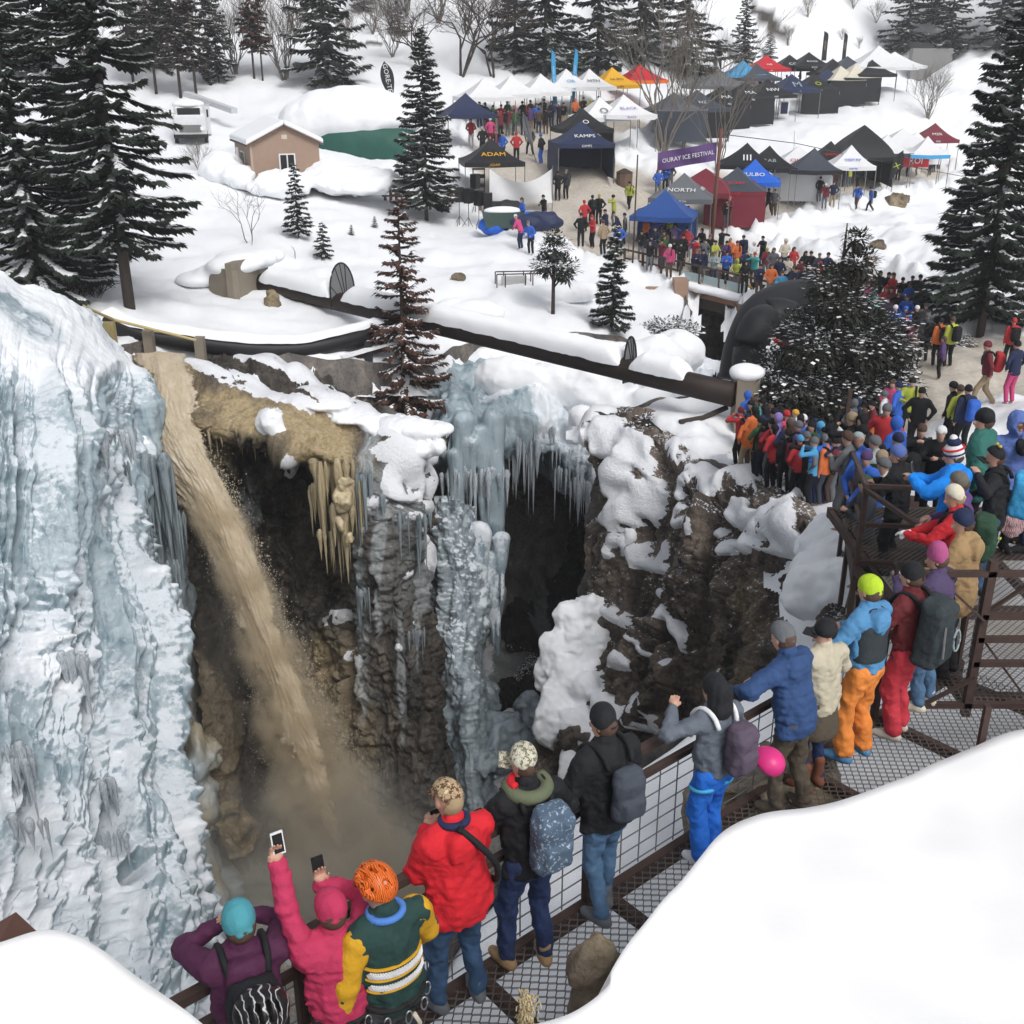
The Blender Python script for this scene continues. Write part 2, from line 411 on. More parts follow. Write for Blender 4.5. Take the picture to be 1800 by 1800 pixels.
_A = np.zeros((_n + 3, _n + 3)); _d2 = ((_cp[:, None, :2] - _cp[None, :, :2]) ** 2).sum(-1)
_A[:_n, :_n] = _tps(_d2 / 100) + np.eye(_n) * .02
_A[:_n, _n] = 1; _A[:_n, _n + 1:] = _cp[:, :2] / 10; _A[_n, :_n] = 1; _A[_n + 1:, :_n] = _cp[:, :2].T / 10
_w = np.linalg.solve(_A, np.concatenate([_cp[:, 2], [0, 0, 0]]))
def base_h(x, y):
    q = np.stack([np.ravel(x), np.ravel(y)], -1); out = np.zeros(len(q))
    for i in range(0, len(q), 40000):
        b = q[i:i + 40000]; d2 = ((b[:, None] - _cp[None, :, :2]) ** 2).sum(-1)
        out[i:i + 40000] = _tps(d2 / 100) @ _w[:_n] + _w[_n] + b / 10 @ _w[_n + 1:]
    return out.reshape(np.shape(x))
GORGE = [(-200,470,27),(0,505,32.5),(200,585,36.3),(300,604,38.3),(450,626,38.7),(600,650,39.2),(720,648,41),(800,638,44.2),(1000,643,46.4),(1130,640,47.5),(1190,600,52),(1205,560,60),(1300,560,60),
 (1310,640,48),(1290,700,38),(1200,715,37),(1120,726,36),(1030,738,36),(1110,748,34.8),(1200,795,31.4),(1272,842,29.3),(1342,866,26.8),(1402,918,23.4),(1455,988,19.6),(1508,1065,15.9),(1520,1130,13.6),(1480,1190,12.6),(1290,1262,11.6),(1180,1330,10.2),(1060,1430,9.2),(950,1540,7.9),(840,1665,6.9),(650,1790,5.2),(200,1790,5.0),(-300,1790,4),(-500,1200,12)]
GP = np.array([at(*g)[:2] for g in GORGE])
def poly_sd(x, y, P):
    q = np.stack([np.ravel(x), np.ravel(y)], -1); dm = np.full(len(q), 1e9); ins = np.zeros(len(q), bool)
    for i in range(len(P)):
        a, b = P[i], P[(i + 1) % len(P)]; ab = b - a
        t = np.clip(((q - a) @ ab) / (ab @ ab), 0, 1); dm = np.minimum(dm, np.linalg.norm(q - a - t[:, None] * ab, axis=1))
        c = ((a[1] > q[:, 1]) != (b[1] > q[:, 1])) & (q[:, 0] < (b[0] - a[0]) * (q[:, 1] - a[1]) / (b[1] - a[1] + 1e-12) + a[0]); ins ^= c
    return np.where(ins, -dm, dm).reshape(np.shape(x))
# trodden ground
def wpoly(L): return np.array([at(*p)[:2] for p in L])
PATHS = [wpoly([(850,240,86),(830,330,74),(870,385,68),(1000,450,61),(1110,465,60),(1300,505,57),(1460,540,52),(1560,600,44),(1540,700,35),(1300,800,31),(1480,860,26),(1560,800,28),(1620,740,31),(1820,690,34),(1820,590,42),(1640,600,43),(1620,520,52),(1500,470,60),(1330,450,66),(1240,420,69),(1350,390,74),(1560,330,90),(1660,300,100),(1640,280,104),(1480,300,92),(1330,330,84),(1140,340,78),(1050,300,79),(1080,240,90),(1200,240,96),(1090,200,96),(900,205,94)]),
  wpoly([(1560,1000,12.6),(1560,900,18),(1640,880,17),(1800,960,13),(1820,1040,12)])]
# grid that grows with distance
NU, NVY = 560, 520
uu = np.linspace(-.80, .80, NU); yy = np.exp(np.linspace(math.log(2.2), math.log(250), NVY))
GX = uu[None, :] * (yy[:, None] * 1.0 + 4.0); GY = np.repeat(yy[:, None], NU, 1)
GZ = base_h(GX, GY)
_P3 = np.stack([GX, GY, GX * 0], -1)
_far = sstep(8, 30, GY)
GZ = GZ + fbm(_P3 * .12, 3) * .35 * _far + fbm(_P3 * .45 + 50, 3) * .22 * _far + fbm(_P3 * 1.3 + 9, 3) * .06 * _far - np.clip(.30 - worley(_P3 * .8, 2)[0], 0, 1) * .35 * _far * (fbm(_P3 * .1 + 3, 2) > .12)
hill = sstep(108, 135, GY)
GZ = GZ + hill * (fbm(_P3 * .06 + 5, 4) * 3.0)
pth = np.zeros_like(GX)
for P in PATHS: pth = np.maximum(pth, sstep(1.0, -.6, poly_sd(GX, GY, P) + fbm(_P3 * .5, 2) * 1.0))
GZ = GZ - pth * .12
# lumpy ploughed snow next to trodden ground
edge = np.zeros_like(GX)
for P in PATHS:
    s_ = poly_sd(GX, GY, P); edge = np.maximum(edge, np.exp(-((s_ - 1.6) / 1.1) ** 2))
GZ = GZ + edge * (1 - pth) * (.42 + .9 * np.clip(fbm(_P3 * .9 + 31, 3), -.4, 1)) * sstep(20, 45, GY)
# boulders and hollows of the open slope on the right
msk = np.exp(-(((GX - 26) / 12) ** 2 + ((GY - 72) / 11) ** 2))
GZ = GZ + msk * np.clip(ridged(_P3 * .28 + 3, 3), -1, 1) * .7
gsd = poly_sd(GX, GY, GP) + fbm(_P3 * .6 + 77, 2) * .35 * sstep(12, 25, GY)
plunge = sstep(.15, -.7, gsd)
GZt = GZ - plunge * 1.1 + np.exp(-((gsd - .7) / .8) ** 2) * sstep(11, 20, GY) * .15
gy_, gx_ = np.gradient(GZt); dx = np.gradient(GX, axis=1); dy = np.gradient(GY, axis=0)
slope = np.hypot(gx_ / dx, gy_ / dy)
rk = np.maximum(GX * 0, hill * sstep(.50, .95, slope + .35 * fbm(_P3 * .12, 3)) * .0)
for (px, py, d, rx, ry) in [(1352, 28, 142, 1.3, .8), (1366, 52, 136, 1.2, .6), (660, 70, 108, .8, .5), (1336, 12, 150, 1.2, .8)]:
    c = at(px, py, d); cy = None
    # find where the hill meets this view line
    rk_ = ray(px, py); best = None
    for t in np.linspace(60, 240, 700):
        p = rk_ * (t / rk_[1]); j = np.searchsorted(yy, t); 
        if j >= NVY - 1: break
        i = int(np.clip((p[0] / (yy[j] + 4.0) + .80) / 1.6 * (NU - 1), 0, NU - 1))
        if GZt[j, i] > p[2]: best = p; break
    if best is None: continue
    e = ((GX - best[0]) / rx) ** 2 + ((GY - best[1]) / (ry * 1.6)) ** 2 + fbm(_P3 * .5, 3) * .7
    rk = np.maximum(rk, sstep(1.1, .8, e))
def gsample(A, x, y):
    j = np.interp(np.log(np.maximum(y, 2.21)), np.log(yy), np.arange(NVY)); i = (x / (y + 4.0) + .80) / 1.6 * (NU - 1)
    i = np.clip(i, 0, NU - 1.001); j = np.clip(j, 0, NVY - 1.001); i0 = int(i); j0 = int(j); a = i - i0; b = j - j0
    return float(A[j0, i0] * (1 - a) * (1 - b) + A[j0, i0 + 1] * a * (1 - b) + A[j0 + 1, i0] * (1 - a) * b + A[j0 + 1, i0 + 1] * a * b)
def gz(x, y): return gsample(GZt, x, y)
def GR(px, py, d0=12.0, d1=245.0):
    r = ray(px, py); prev = None; t = d0
    while t < d1:
        p = r * (t / r[1]); h = gz(p[0], p[1])
        if h > p[2]:
            if prev is None: return p
            a, b = prev, t
            for _ in range(12):
                m = (a + b) / 2; p = r * (m / r[1])
                if gz(p[0], p[1]) > p[2]: b = m
                else: a = m
            p = r * (b / r[1]); return np.array([p[0], p[1], gz(p[0], p[1])])
        prev = t; t *= 1.006
    p = r * (d1 / r[1]); return p
ii = (np.arange(NVY - 1)[:, None] * NU + np.arange(NU - 1)[None, :]).ravel()
GF = np.stack([ii, ii + 1, ii + 1 + NU, ii + NU], 1)
GF = GF[(gsd.ravel()[GF] > -.8).any(1)]
terrain = mesh_obj('ground', np.stack([GX, GY, GZt], -1).reshape(-1, 3), GF, M['snow'])
attr(terrain, 'path', pth); attr(terrain, 'rock', rk)
tag(terrain, 'snow covered ground and hillside around the gorge', kind='structure')

# ---------------------------------------------------------------- relief sheets for cliffs and ice
def _cat(P, n):
    m = len(P); t = np.linspace(0, m - 1, n); i = np.clip(t.astype(int), 0, m - 2); f = (t - i)
    f = f.reshape((-1,) + (1,) * (P.ndim - 1))
    p0 = P[np.maximum(i - 1, 0)]; p1 = P[i]; p2 = P[i + 1]; p3 = P[np.minimum(i + 2, m - 1)]
    return .5 * (2 * p1 + (p2 - p0) * f + (2 * p0 - 5 * p1 + 4 * p2 - p3) * f * f + (3 * p1 - p0 - 3 * p2 + p3) * f ** 3)
def grid_normals(P):
    du = np.gradient(P, axis=1); dv = np.gradient(P, axis=0); n = np.cross(dv, du)
    return n / (np.linalg.norm(n, axis=-1, keepdims=True) + 1e-9)
class Sheet:
    """rows of control points (top to bottom), each (px, py, distance) of a spot on the real surface"""
    def __init__(s, rows, nv, nu):
        P = np.array([[at(*c) for c in r] for r in rows]); s.P = _cat(_cat(P, nv).swapaxes(0, 1), nu).swapaxes(0, 1)
        s.n = grid_normals(s.P)
        if (s.n * s.P).sum(-1).mean() > 0: s.n = -s.n; s.flip = True
        else: s.flip = False
        s.nv, s.nu = nv, nu; s.A = {}
        s.v, s.u = np.meshgrid(np.linspace(0, 1, nv), np.linspace(0, 1, nu), indexing='ij')
    def disp(s, d): s.P = s.P + s.n * d[..., None]; return s
    def renorm(s):
        s.n = grid_normals(s.P)
        if s.flip: s.n = -s.n
        return s
    def pix(s):
        x, y, z = s.P[..., 0], s.P[..., 1], s.P[..., 2]; w = y * CP - z * SP
        return 900 + FP * x / w, 900 - FP * (y * SP + z * CP) / w
    def blob(s, L):
        """1 inside soft ellipses given as (px, py, rx, ry[, weight])"""
        X, Y = s.px0 if hasattr(s, 'px0') else s.pix(); m = np.zeros_like(X)
        for b in L:
            w = b[4] if len(b) > 4 else 1.0; a = math.radians(b[5]) if len(b) > 5 else 0
            dx_ = X - b[0]; dy_ = Y - b[1]; ex = (dx_ * math.cos(a) + dy_ * math.sin(a)) / b[2]; ey = (-dx_ * math.sin(a) + dy_ * math.cos(a)) / b[3]
            m = np.maximum(m, w * sstep(1.25, .75, np.sqrt(ex ** 2 + ey ** 2)))
        return m
    def obj(s, name, mat, label=None, cat=None, kind='structure'):
        i = (np.arange(s.nv - 1)[:, None] * s.nu + np.arange(s.nu - 1)[None, :]).ravel()
        F = np.stack([i, i + s.nu, i + 1 + s.nu, i + 1], 1)
        if s.flip: F = F[:, ::-1]
        o = mesh_obj(name, s.P.reshape(-1, 3), np.ascontiguousarray(F), mat)
        for k, v in s.A.items(): attr(o, k, v)
        tag(o, label, cat, kind=kind); return o
def smooth2(A, n=2):
    for _ in range(n):
        A = (np.roll(A, 1, 0) + np.roll(A, -1, 0) + np.roll(A, 1, 1) + np.roll(A, -1, 1) + 4 * A) / 8
    return A
def gblur(A, r):
    k = np.exp(-.5 * (np.arange(-3 * r, 3 * r + 1) / r) ** 2); k /= k.sum(); n = 3 * r
    B = np.pad(A, n, mode='edge'); B = np.apply_along_axis(lambda v: np.convolve(v, k, 'valid'), 0, B); return np.apply_along_axis(lambda v: np.convolve(v, k, 'valid'), 1, B)
def drape(sh, d, snow, lift=.35, r=9):
    m = gblur(sstep(.3, .7, snow), 3); ds = gblur(d, r); sh.disp(d * (1 - m) + (ds + .05) * m + lift * gblur(m, 4) * m); sh.renorm(); return m
def rock_disp(P, big=.9, blocks=.55, fine=.12, vert=.45, seed=0):
    q = P * np.array([1, 1, vert]); q = q + .35 * np.stack([fbm(P * .5 + seed, 2), fbm(P * .5 + 40, 2), fbm(P * .5 + 80, 2)], -1)
    d1, d2, c = worley(q * .55 + seed, seed); e1, e2, c2 = worley(q * 1.7 + 5 + seed, seed + 3)
    return big * fbm(q * .22 + seed, 3) + blocks * (c - .5) * sstep(0, .14, d2 - d1) * 1.3 - blocks * .35 * sstep(.10, 0, d2 - d1) \
        + blocks * .38 * (c2 - .5) * sstep(0, .12, e2 - e1) - .10 * sstep(.07, 0, e2 - e1) + fine * fbm(P * 3.1, 3) + fine * .6 * ridged(P * 1.7 + 3, 2)

# ---------------------------------------------------------------- rock wall all round the gorge, under the snow edge
def gorge_wall():
    L = [GP[0]]
    for i in range(len(GP) - 1):
        n = max(2, int(np.linalg.norm(GP[i + 1] - GP[i]) / .22))
        for t in np.linspace(0, 1, n + 1)[1:]: L.append(GP[i] * (1 - t) + GP[i + 1] * t)
    L = np.array(L)
    for _ in range(6): L[1:-1] = (L[:-2] + L[2:] + 2 * L[1:-1]) / 4
    t = np.gradient(L, axis=0); nrm = np.stack([t[:, 1], -t[:, 0]], 1); nrm /= np.linalg.norm(nrm, axis=1)[:, None]
    c = L + nrm * .5
    inside = poly_sd(c[:, 0], c[:, 1], GP).mean() < 0
    nin = nrm if inside else -nrm
    nv = 90; zt = np.array([gz(p[0], p[1]) for p in L - nin * .4]) - .1
    v = np.linspace(0, 1, nv)[:, None]
    P = np.zeros((nv, len(L), 3)); P[..., 0] = (L + nin * .35)[None, :, 0]; P[..., 1] = (L + nin * .35)[None, :, 1]
    P[..., 2] = zt[None] * (1 - v) + (-29) * v
    d = rock_disp(P, .7, .6, .12, .45, 60) * sstep(0, .06, v) - .2
    nn = np.concatenate([nin, np.zeros((len(L), 1))], 1)[None]
    P = P + nn * d[..., None]
    i = (np.arange(nv - 1)[:, None] * len(L) + np.arange(len(L) - 1)[None, :]).ravel()
    F = np.stack([i, i + 1, i + 1 + len(L), i + len(L)], 1)
    o = mesh_obj('gorge_wall', P.reshape(-1, 3), F, M['cliff'])
    for k, val in (('snow', 0), ('tan', 0), ('ice', .1), ('wet', .3)): attr(o, k, np.full(P.shape[:2], val))
    tag(o, kind='structure')
gorge_wall()
# ---------------------------------------------------------------- left ice wall
def ice_disp(P, s, fl=.55, knob=.16, seed=0, kmask=1.0, zf=.10):
    z = P[..., 2]; wob = .35 * fbm(P * np.array([.3, .3, .12]) + seed, 2)
    q = np.stack([s + wob, s * 0 + seed, z * zf * .8 + .3 * fbm(P * .2, 2)], -1); d1, d2, c = worley(q, seed)
    q2 = np.stack([s * 3.1 + wob * 2, s * 0 + seed + 5, z * zf * 1.6], -1); e1, e2, c2 = worley(q2, seed + 1)
    q3 = np.stack([s * 9 + wob * 4, s * 0 + 2, z * zf * 2.5], -1)
    big = fl * (1.5 * (c - .5) * sstep(0, .18, d2 - d1) + 1.2 * (.55 - d1)) + fl * .55 * ((c2 - .5) * sstep(0, .22, e2 - e1) + 1.0 * (.6 - e1)) + fl * .05 * ridged(q3, 2)
    w1, w2, _ = worley(P * np.array([2.2, 2.2, 1.7]) + seed, seed + 2); x1, x2, _ = worley(P * np.array([5, 5, 4.]), seed + 4)
    kn = (np.clip(.62 - w1, 0, 1) * 1.3 + np.clip(.6 - x1, 0, 1) * .6) * knob * 2 * kmask
    return big + kn + .16 * fbm(P * 1.1 + seed, 4) + .04 * fbm(P * 6, 2)
R = [[(-90,440,31),(0,478,32),(80,512,33),(150,545,34),(205,600,35),(252,668,35.5)],
     [(-90,600,26),(0,620,26.5),(80,640,27.5),(150,660,29),(238,684,31.5),(262,690,35.0)],
     [(-90,760,23),(0,780,23.5),(80,790,24.5),(150,790,27),(240,770,30.5),(258,790,34)],
     [(-90,950,21.5),(0,960,22),(80,960,23),(150,960,25),(208,930,27.5),(228,960,31)],
     [(-90,1150,20),(0,1150,20.5),(80,1150,21.5),(170,1150,23),(284,1110,25.2),(302,1130,28)],
     [(-90,1350,18),(0,1350,18.3),(90,1350,19.2),(180,1350,20.6),(292,1330,22.8),(306,1345,26)],
     [(-90,1550,15.5),(0,1550,16),(90,1550,17),(190,1550,18.3),(336,1540,20.2),(352,1555,23.5)],
     [(-90,1750,13),(0,1750,13.5),(100,1750,14.5),(210,1750,16),(375,1740,17.9),(393,1750,21)],
     [(-90,1950,10.5),(0,1950,11),(110,1950,12),(230,1950,13.5),(400,1940,15),(425,1950,18)]]
sh = Sheet(R, 620, 420)
X, Y = sh.pix(); sh.px0 = (X, Y)
face = sstep(600, 760, Y - .35 * (X - 100)); face = np.maximum(face, sh.blob([(215,720,48,70)]))
kmask = np.clip(.48 + 1.7 * fbm(sh.P * np.array([.4, .4, .22]) + 8, 3), .03, 1) ; kmask = np.maximum(kmask, sstep(1450, 1600, Y + X * .2)); kmask *= 1 - sh.blob([(200,720,60,90)])
d = ice_disp(sh.P, sh.u * 8.5 + .12 * sh.v, .66, .22, 3, kmask)
d = d * (face * .95 + .05) + (1 - face) * .12 * fbm(sh.P * .7, 3) - 1.3 * gblur(sh.blob([(132,1255,11,75),(42,1430,12,60),(190,1455,12,55),(268,1200,10,50),(100,1010,8,60),(212,1545,18,22),(20,1180,8,50),(160,850,7,70)]), 2) * np.clip(1 + fbm(sh.P * 1.5, 2), .3, 1.5)
sh.disp(smooth2(d, 1)); sh.renorm()
up = sh.n[..., 2]
frost = -.05 + .40 * sstep(.30, .80, up) + .30 * fbm(sh.P * np.array([.6, .6, .45]) + 3, 4) + .10 * fbm(sh.P * 4, 3) + .62 * sstep(.75, .2, face) * (1 - sh.blob([(60,570,70,22,.9,30),(15,530,30,12,.7,20)])) + .30 * kmask * (face > .5)
sh.A['frost'] = np.clip(frost, 0, 1); sh.A['tan'] = X * 0
sh.obj('ice_wall', M['ice'], 'tall pale blue frozen waterfall of knobbly fluted ice', 'ice wall', None)

# hanging grey ice beside the fall
R = [[(200,778,32),(235,770,31.6),(272,800,32.2),(312,880,33),(330,930,35)],
     [(212,850,31),(250,855,30.6),(290,900,31.3),(325,960,32.6),(345,990,35)],
     [(230,950,30.4),(256,960,29.8),(296,985,30.8),(333,1050,32),(350,1080,34.5)],
     [(243,1060,29.6),(264,1065,29.2),(302,1095,30.2),(335,1180,31.2),(352,1190,34)],
     [(262,1180,28.6),(280,1200,28),(308,1225,29.3),(338,1300,30.3),(352,1300,33)],
     [(275,1330,26.8),(290,1340,26.6),(315,1350,27.6),(342,1400,28.6),(356,1400,31)]]
sh = Sheet(R, 300, 130); X, Y = sh.pix(); sh.px0 = (X, Y)
sh.disp(ice_disp(sh.P, sh.u * 3.2, .38, .04, 21, .6, .07)); sh.renorm()
sh.A['frost'] = np.clip(.0 + .4 * sstep(.3, .8, sh.n[..., 2]) + sh.blob([(240,790,50,20,.6),(290,1060,40,25,.4)]) + .2 * fbm(sh.P * .6, 3), 0, 1)
sh.A['tan'] = np.clip(.45 * sstep(1080, 1330, Y), 0, .7)
sh.obj('ice_column', M['dice'], 'grey fluted ice column hanging left of the brown waterfall', 'ice column', None)

# ---------------------------------------------------------------- cliff behind the fall, with the stained lip
R = [[(215,596,38.5),(330,610,38.5),(450,628,38.8),(560,638,39.2),(650,690,39),(735,728,38.2),(800,745,38.5)],
     [(238,640,35.8),(330,655,35.8),(450,672,35.8),(560,695,35.8),(640,740,35.6),(720,762,35.8),(787,768,36.6)],
     [(252,690,33.8),(330,735,33.0),(440,765,32.6),(540,790,32.3),(612,800,32.8),(700,830,33.6),(768,850,35)],
     [(262,740,33.6),(345,780,34.0),(450,790,34.6),(545,818,35),(622,850,33.0),(705,900,33.2),(762,930,35)],
     [(285,850,33.2),(372,880,35),(462,880,36.6),(555,920,36.6),(636,950,32.7),(715,980,32.7),(757,1020,34.6)],
     [(325,1000,32.4),(405,1030,34.4),(492,1050,36),(575,1070,34.6),(652,1080,32),(728,1100,32),(772,1130,34)],
     [(342,1180,31),(422,1210,32),(520,1220,33.2),(600,1220,32.3),(672,1220,31.2),(745,1230,31.2),(792,1250,33.4)],
     [(352,1380,29),(440,1400,29.4),(540,1400,30.5),(620,1400,30.4),(692,1400,30.2),(762,1400,30.4),(812,1390,32.6)],
     [(360,1560,27.2),(450,1560,27.3),(540,1560,28),(620,1560,28.4),(700,1560,28.8),(785,1550,29.3),(830,1520,31.5)],
     [(340,1800,22.5),(450,1800,22.5),(540,1800,23),(620,1800,23.5),(700,1800,24),(800,1780,24.5),(850,1750,27)]]
sh = Sheet(R, 620, 460); X, Y = sh.pix(); sh.px0 = (X, Y)
top = sh.blob([(440,680,190,42,1,18),(300,650,80,60),(600,720,120,45,1,35),(700,760,90,35,1,10)])
tan = sh.blob([(285,665,60,52),(330,730,90,60,1,40),(470,732,145,40,1,12),(565,775,62,52,1,50),(607,830,22,60,.9),(640,860,18,70,.35),(590,950,30,60,.3),(560,1170,30,50,.5)])
tan = tan * np.clip(.75 + .9 * fbm(sh.P * .5, 4), 0, 1)
d = rock_disp(sh.P, .7, .62, .14, .45, 5)
smoothed = np.maximum(tan * .8, .25 * top)
d = d * (1 - .75 * smoothed)
# slanting slabs that carry the snow
s1 = np.stack([sh.P[..., 0] * .55 + sh.P[..., 1] * .55 + sh.P[..., 2] * .9], -1)[..., 0]
d = d + top * .28 * (np.abs(((s1 * .8) % 1) - .5) * 2 - .5)
snow = sh.blob([(400,668,95,15,1,20),(470,690,90,13,1,24),(575,715,70,18,1,38),(480,640,80,12,.9,12),(600,690,70,16,1,35),(640,755,60,20,1,42),(735,757,60,22,1,5),(700,800,60,32,1,10),
  (745,800,42,24,1,-20),(690,850,34,26,1,60),(738,845,22,28),(475,745,26,24),(513,806,17,20),(740,890,16,14),(600,1085,28,14,.8,-20),(575,1000,15,25,.3),(700,905,30,12,1,30),(725,950,10,26,.9),(655,880,14,14,.9),(745,975,10,30,.9),(715,1010,12,10,.8),(735,1110,9,22,.8),(620,1160,12,26,.7),(700,1140,8,8,.8)])
snow = np.clip(snow * (1 + .8 * fbm(sh.P * .9, 3)) + snow * .5 * fbm(sh.P * 3.2, 3), 0, 1.2); drape(sh, d, snow, .22, 6)
dust = sstep(.45, .8, sh.n[..., 2]) * (1 - tan)
sn = np.clip(np.maximum(snow * 1.0, dust * .55) + .12 * fbm(sh.P * 1.5, 3), 0, 1) * (1 - sstep(1100, 1300, Y)) 
sn = np.where(snow > .4, sn, np.minimum(sn, .52))
sh.A['snow'] = np.maximum(.85 * sstep(.30, .75, snow), sn * .60); sh.A['tan'] = np.clip(tan * .95 + .30 * sh.blob([(620,1330,40,150,.8),(590,1200,60,90)]) + .22 * sstep(1380, 1520, Y) + .25 * sh.blob([(360,1300,60,150)]), 0, 1)
sh.A['ice'] = np.clip(sh.blob([(690,870,50,60,.35),(640,900,12,170,.6),(668,960,7,150,.5),(700,1000,40,90,.15),(742,1040,8,130,.45),(430,870,32,50,.5),(640,1150,14,110,.45),(705,1200,8,120,.35)]) + .16 * np.clip(fbm(sh.P * .8, 3), 0, 1) * sstep(600, 660, X), 0, .8)
sh.A['wet'] = X * 0 + .5
sh.obj('fall_cliff', M['wetcliff'], None, None)

# icy ridge right of the fall
R = [[(738,868,38),(757,872,36.6),(790,872,36),(822,885,36.6),(835,890,38)],
     [(745,960,37.5),(764,960,36),(800,960,35.3),(838,975,36.2),(850,980,38)],
     [(752,1040,37),(772,1040,35.6),(812,1040,34.8),(862,1050,36),(880,1055,38)],
     [(750,1120,36.5),(766,1120,34.9),(798,1130,34),(828,1150,35),(842,1150,37)],
     [(758,1200,36),(778,1200,34),(818,1210,33),(852,1220,34.2),(866,1225,36)],
     [(770,1300,35),(790,1300,33),(828,1310,32),(858,1300,33.2),(872,1300,35)],
     [(780,1420,33),(800,1420,31.5),(838,1440,30.8),(866,1420,32),(880,1420,34)],
     [(790,1560,30),(812,1560,29),(840,1560,28.5),(868,1560,30),(885,1560,32)]]
sh = Sheet(R, 420, 130); X, Y = sh.pix(); sh.px0 = (X, Y)
sh.disp(ice_disp(sh.P, sh.u * 2.4, .32, .12, 41, np.clip(.5 + 1.5 * fbm(sh.P * .4, 2), .1, 1), .10)); sh.renorm()
sh.A['frost'] = np.clip(.10 + .40 * sstep(.2, .7, sh.n[..., 2]) - .45 * sstep(1120, 1260, Y) + .2 * fbm(sh.P * .7, 3), 0, 1); sh.A['tan'] = X * 0
sh.obj('ice_ridge', M['dice'], 'snow crusted ice ridge beside the dark cave', 'ice ridge', None)

# ---------------------------------------------------------------- back of the gorge: ice fall lip and cave
R = [[(715,628,44),(790,636,44.6),(850,640,45.4),(950,645,46.2),(1060,640,47),(1160,632,48.5),(1270,640,50)],
     [(735,680,41.5),(790,680,41),(850,685,42),(950,690,43),(1050,690,43.5),(1150,690,43.5),(1230,700,42)],
     [(745,735,41),(785,735,39.8),(850,742,40.6),(940,740,41.6),(1030,745,41.8),(1110,745,41),(1180,745,40)],
     [(760,790,41),(790,800,39.4),(850,800,40),(925,785,41.2),(1010,830,41.2),(1060,830,40.5),(1120,800,40)],
     [(765,850,43),(792,850,41),(850,830,42),(925,800,43.5),(1010,868,43.5),(1050,880,43),(1120,860,42)]]
sh = Sheet(R, 260, 420); X, Y = sh.pix(); sh.px0 = (X, Y)
q = sh.P * np.array([.5, .5, .38])
e1, e2, c = worley(q, 9)
sh.disp(1.25 * (.62 - e1) + .5 * fbm(sh.P * .3, 3) + .35 * fbm(sh.P * np.array([1.1, 1.1, .3]), 3) + .08 * (0.6 - worley(sh.P * 2.2, 3)[0]) * 2 * sstep(720, 780, Y)); sh.renorm()
icy = sh.blob([(810,650,70,60,.8),(800,760,50,90,1),(870,760,50,60,.8),(910,750,30,60,.9)])
sh.A['frost'] = np.clip(.75 - .75 * icy - .45 * sstep(755, 800, Y) + .25 * fbm(sh.P * .5, 3), 0, 1); sh.A['tan'] = X * 0
sh.obj('ice_fall', M['ice'], 'snow covered frozen lip above the dark cave under the pipe', 'ice fall', None)
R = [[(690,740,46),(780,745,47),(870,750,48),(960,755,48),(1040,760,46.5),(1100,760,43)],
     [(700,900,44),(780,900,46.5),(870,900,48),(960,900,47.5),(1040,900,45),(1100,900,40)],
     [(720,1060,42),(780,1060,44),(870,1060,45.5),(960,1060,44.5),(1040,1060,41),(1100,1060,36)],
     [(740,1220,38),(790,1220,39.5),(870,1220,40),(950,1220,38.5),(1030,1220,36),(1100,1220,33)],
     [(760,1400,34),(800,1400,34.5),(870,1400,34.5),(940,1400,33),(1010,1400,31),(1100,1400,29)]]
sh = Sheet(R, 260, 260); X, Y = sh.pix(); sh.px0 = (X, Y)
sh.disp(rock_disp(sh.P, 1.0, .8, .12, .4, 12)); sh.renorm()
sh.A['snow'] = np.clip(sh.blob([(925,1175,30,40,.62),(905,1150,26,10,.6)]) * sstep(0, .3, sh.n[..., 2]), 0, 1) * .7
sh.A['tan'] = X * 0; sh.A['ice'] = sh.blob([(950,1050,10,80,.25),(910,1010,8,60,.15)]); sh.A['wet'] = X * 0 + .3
sh.obj('cave_wall', M['caverock'], None, None)

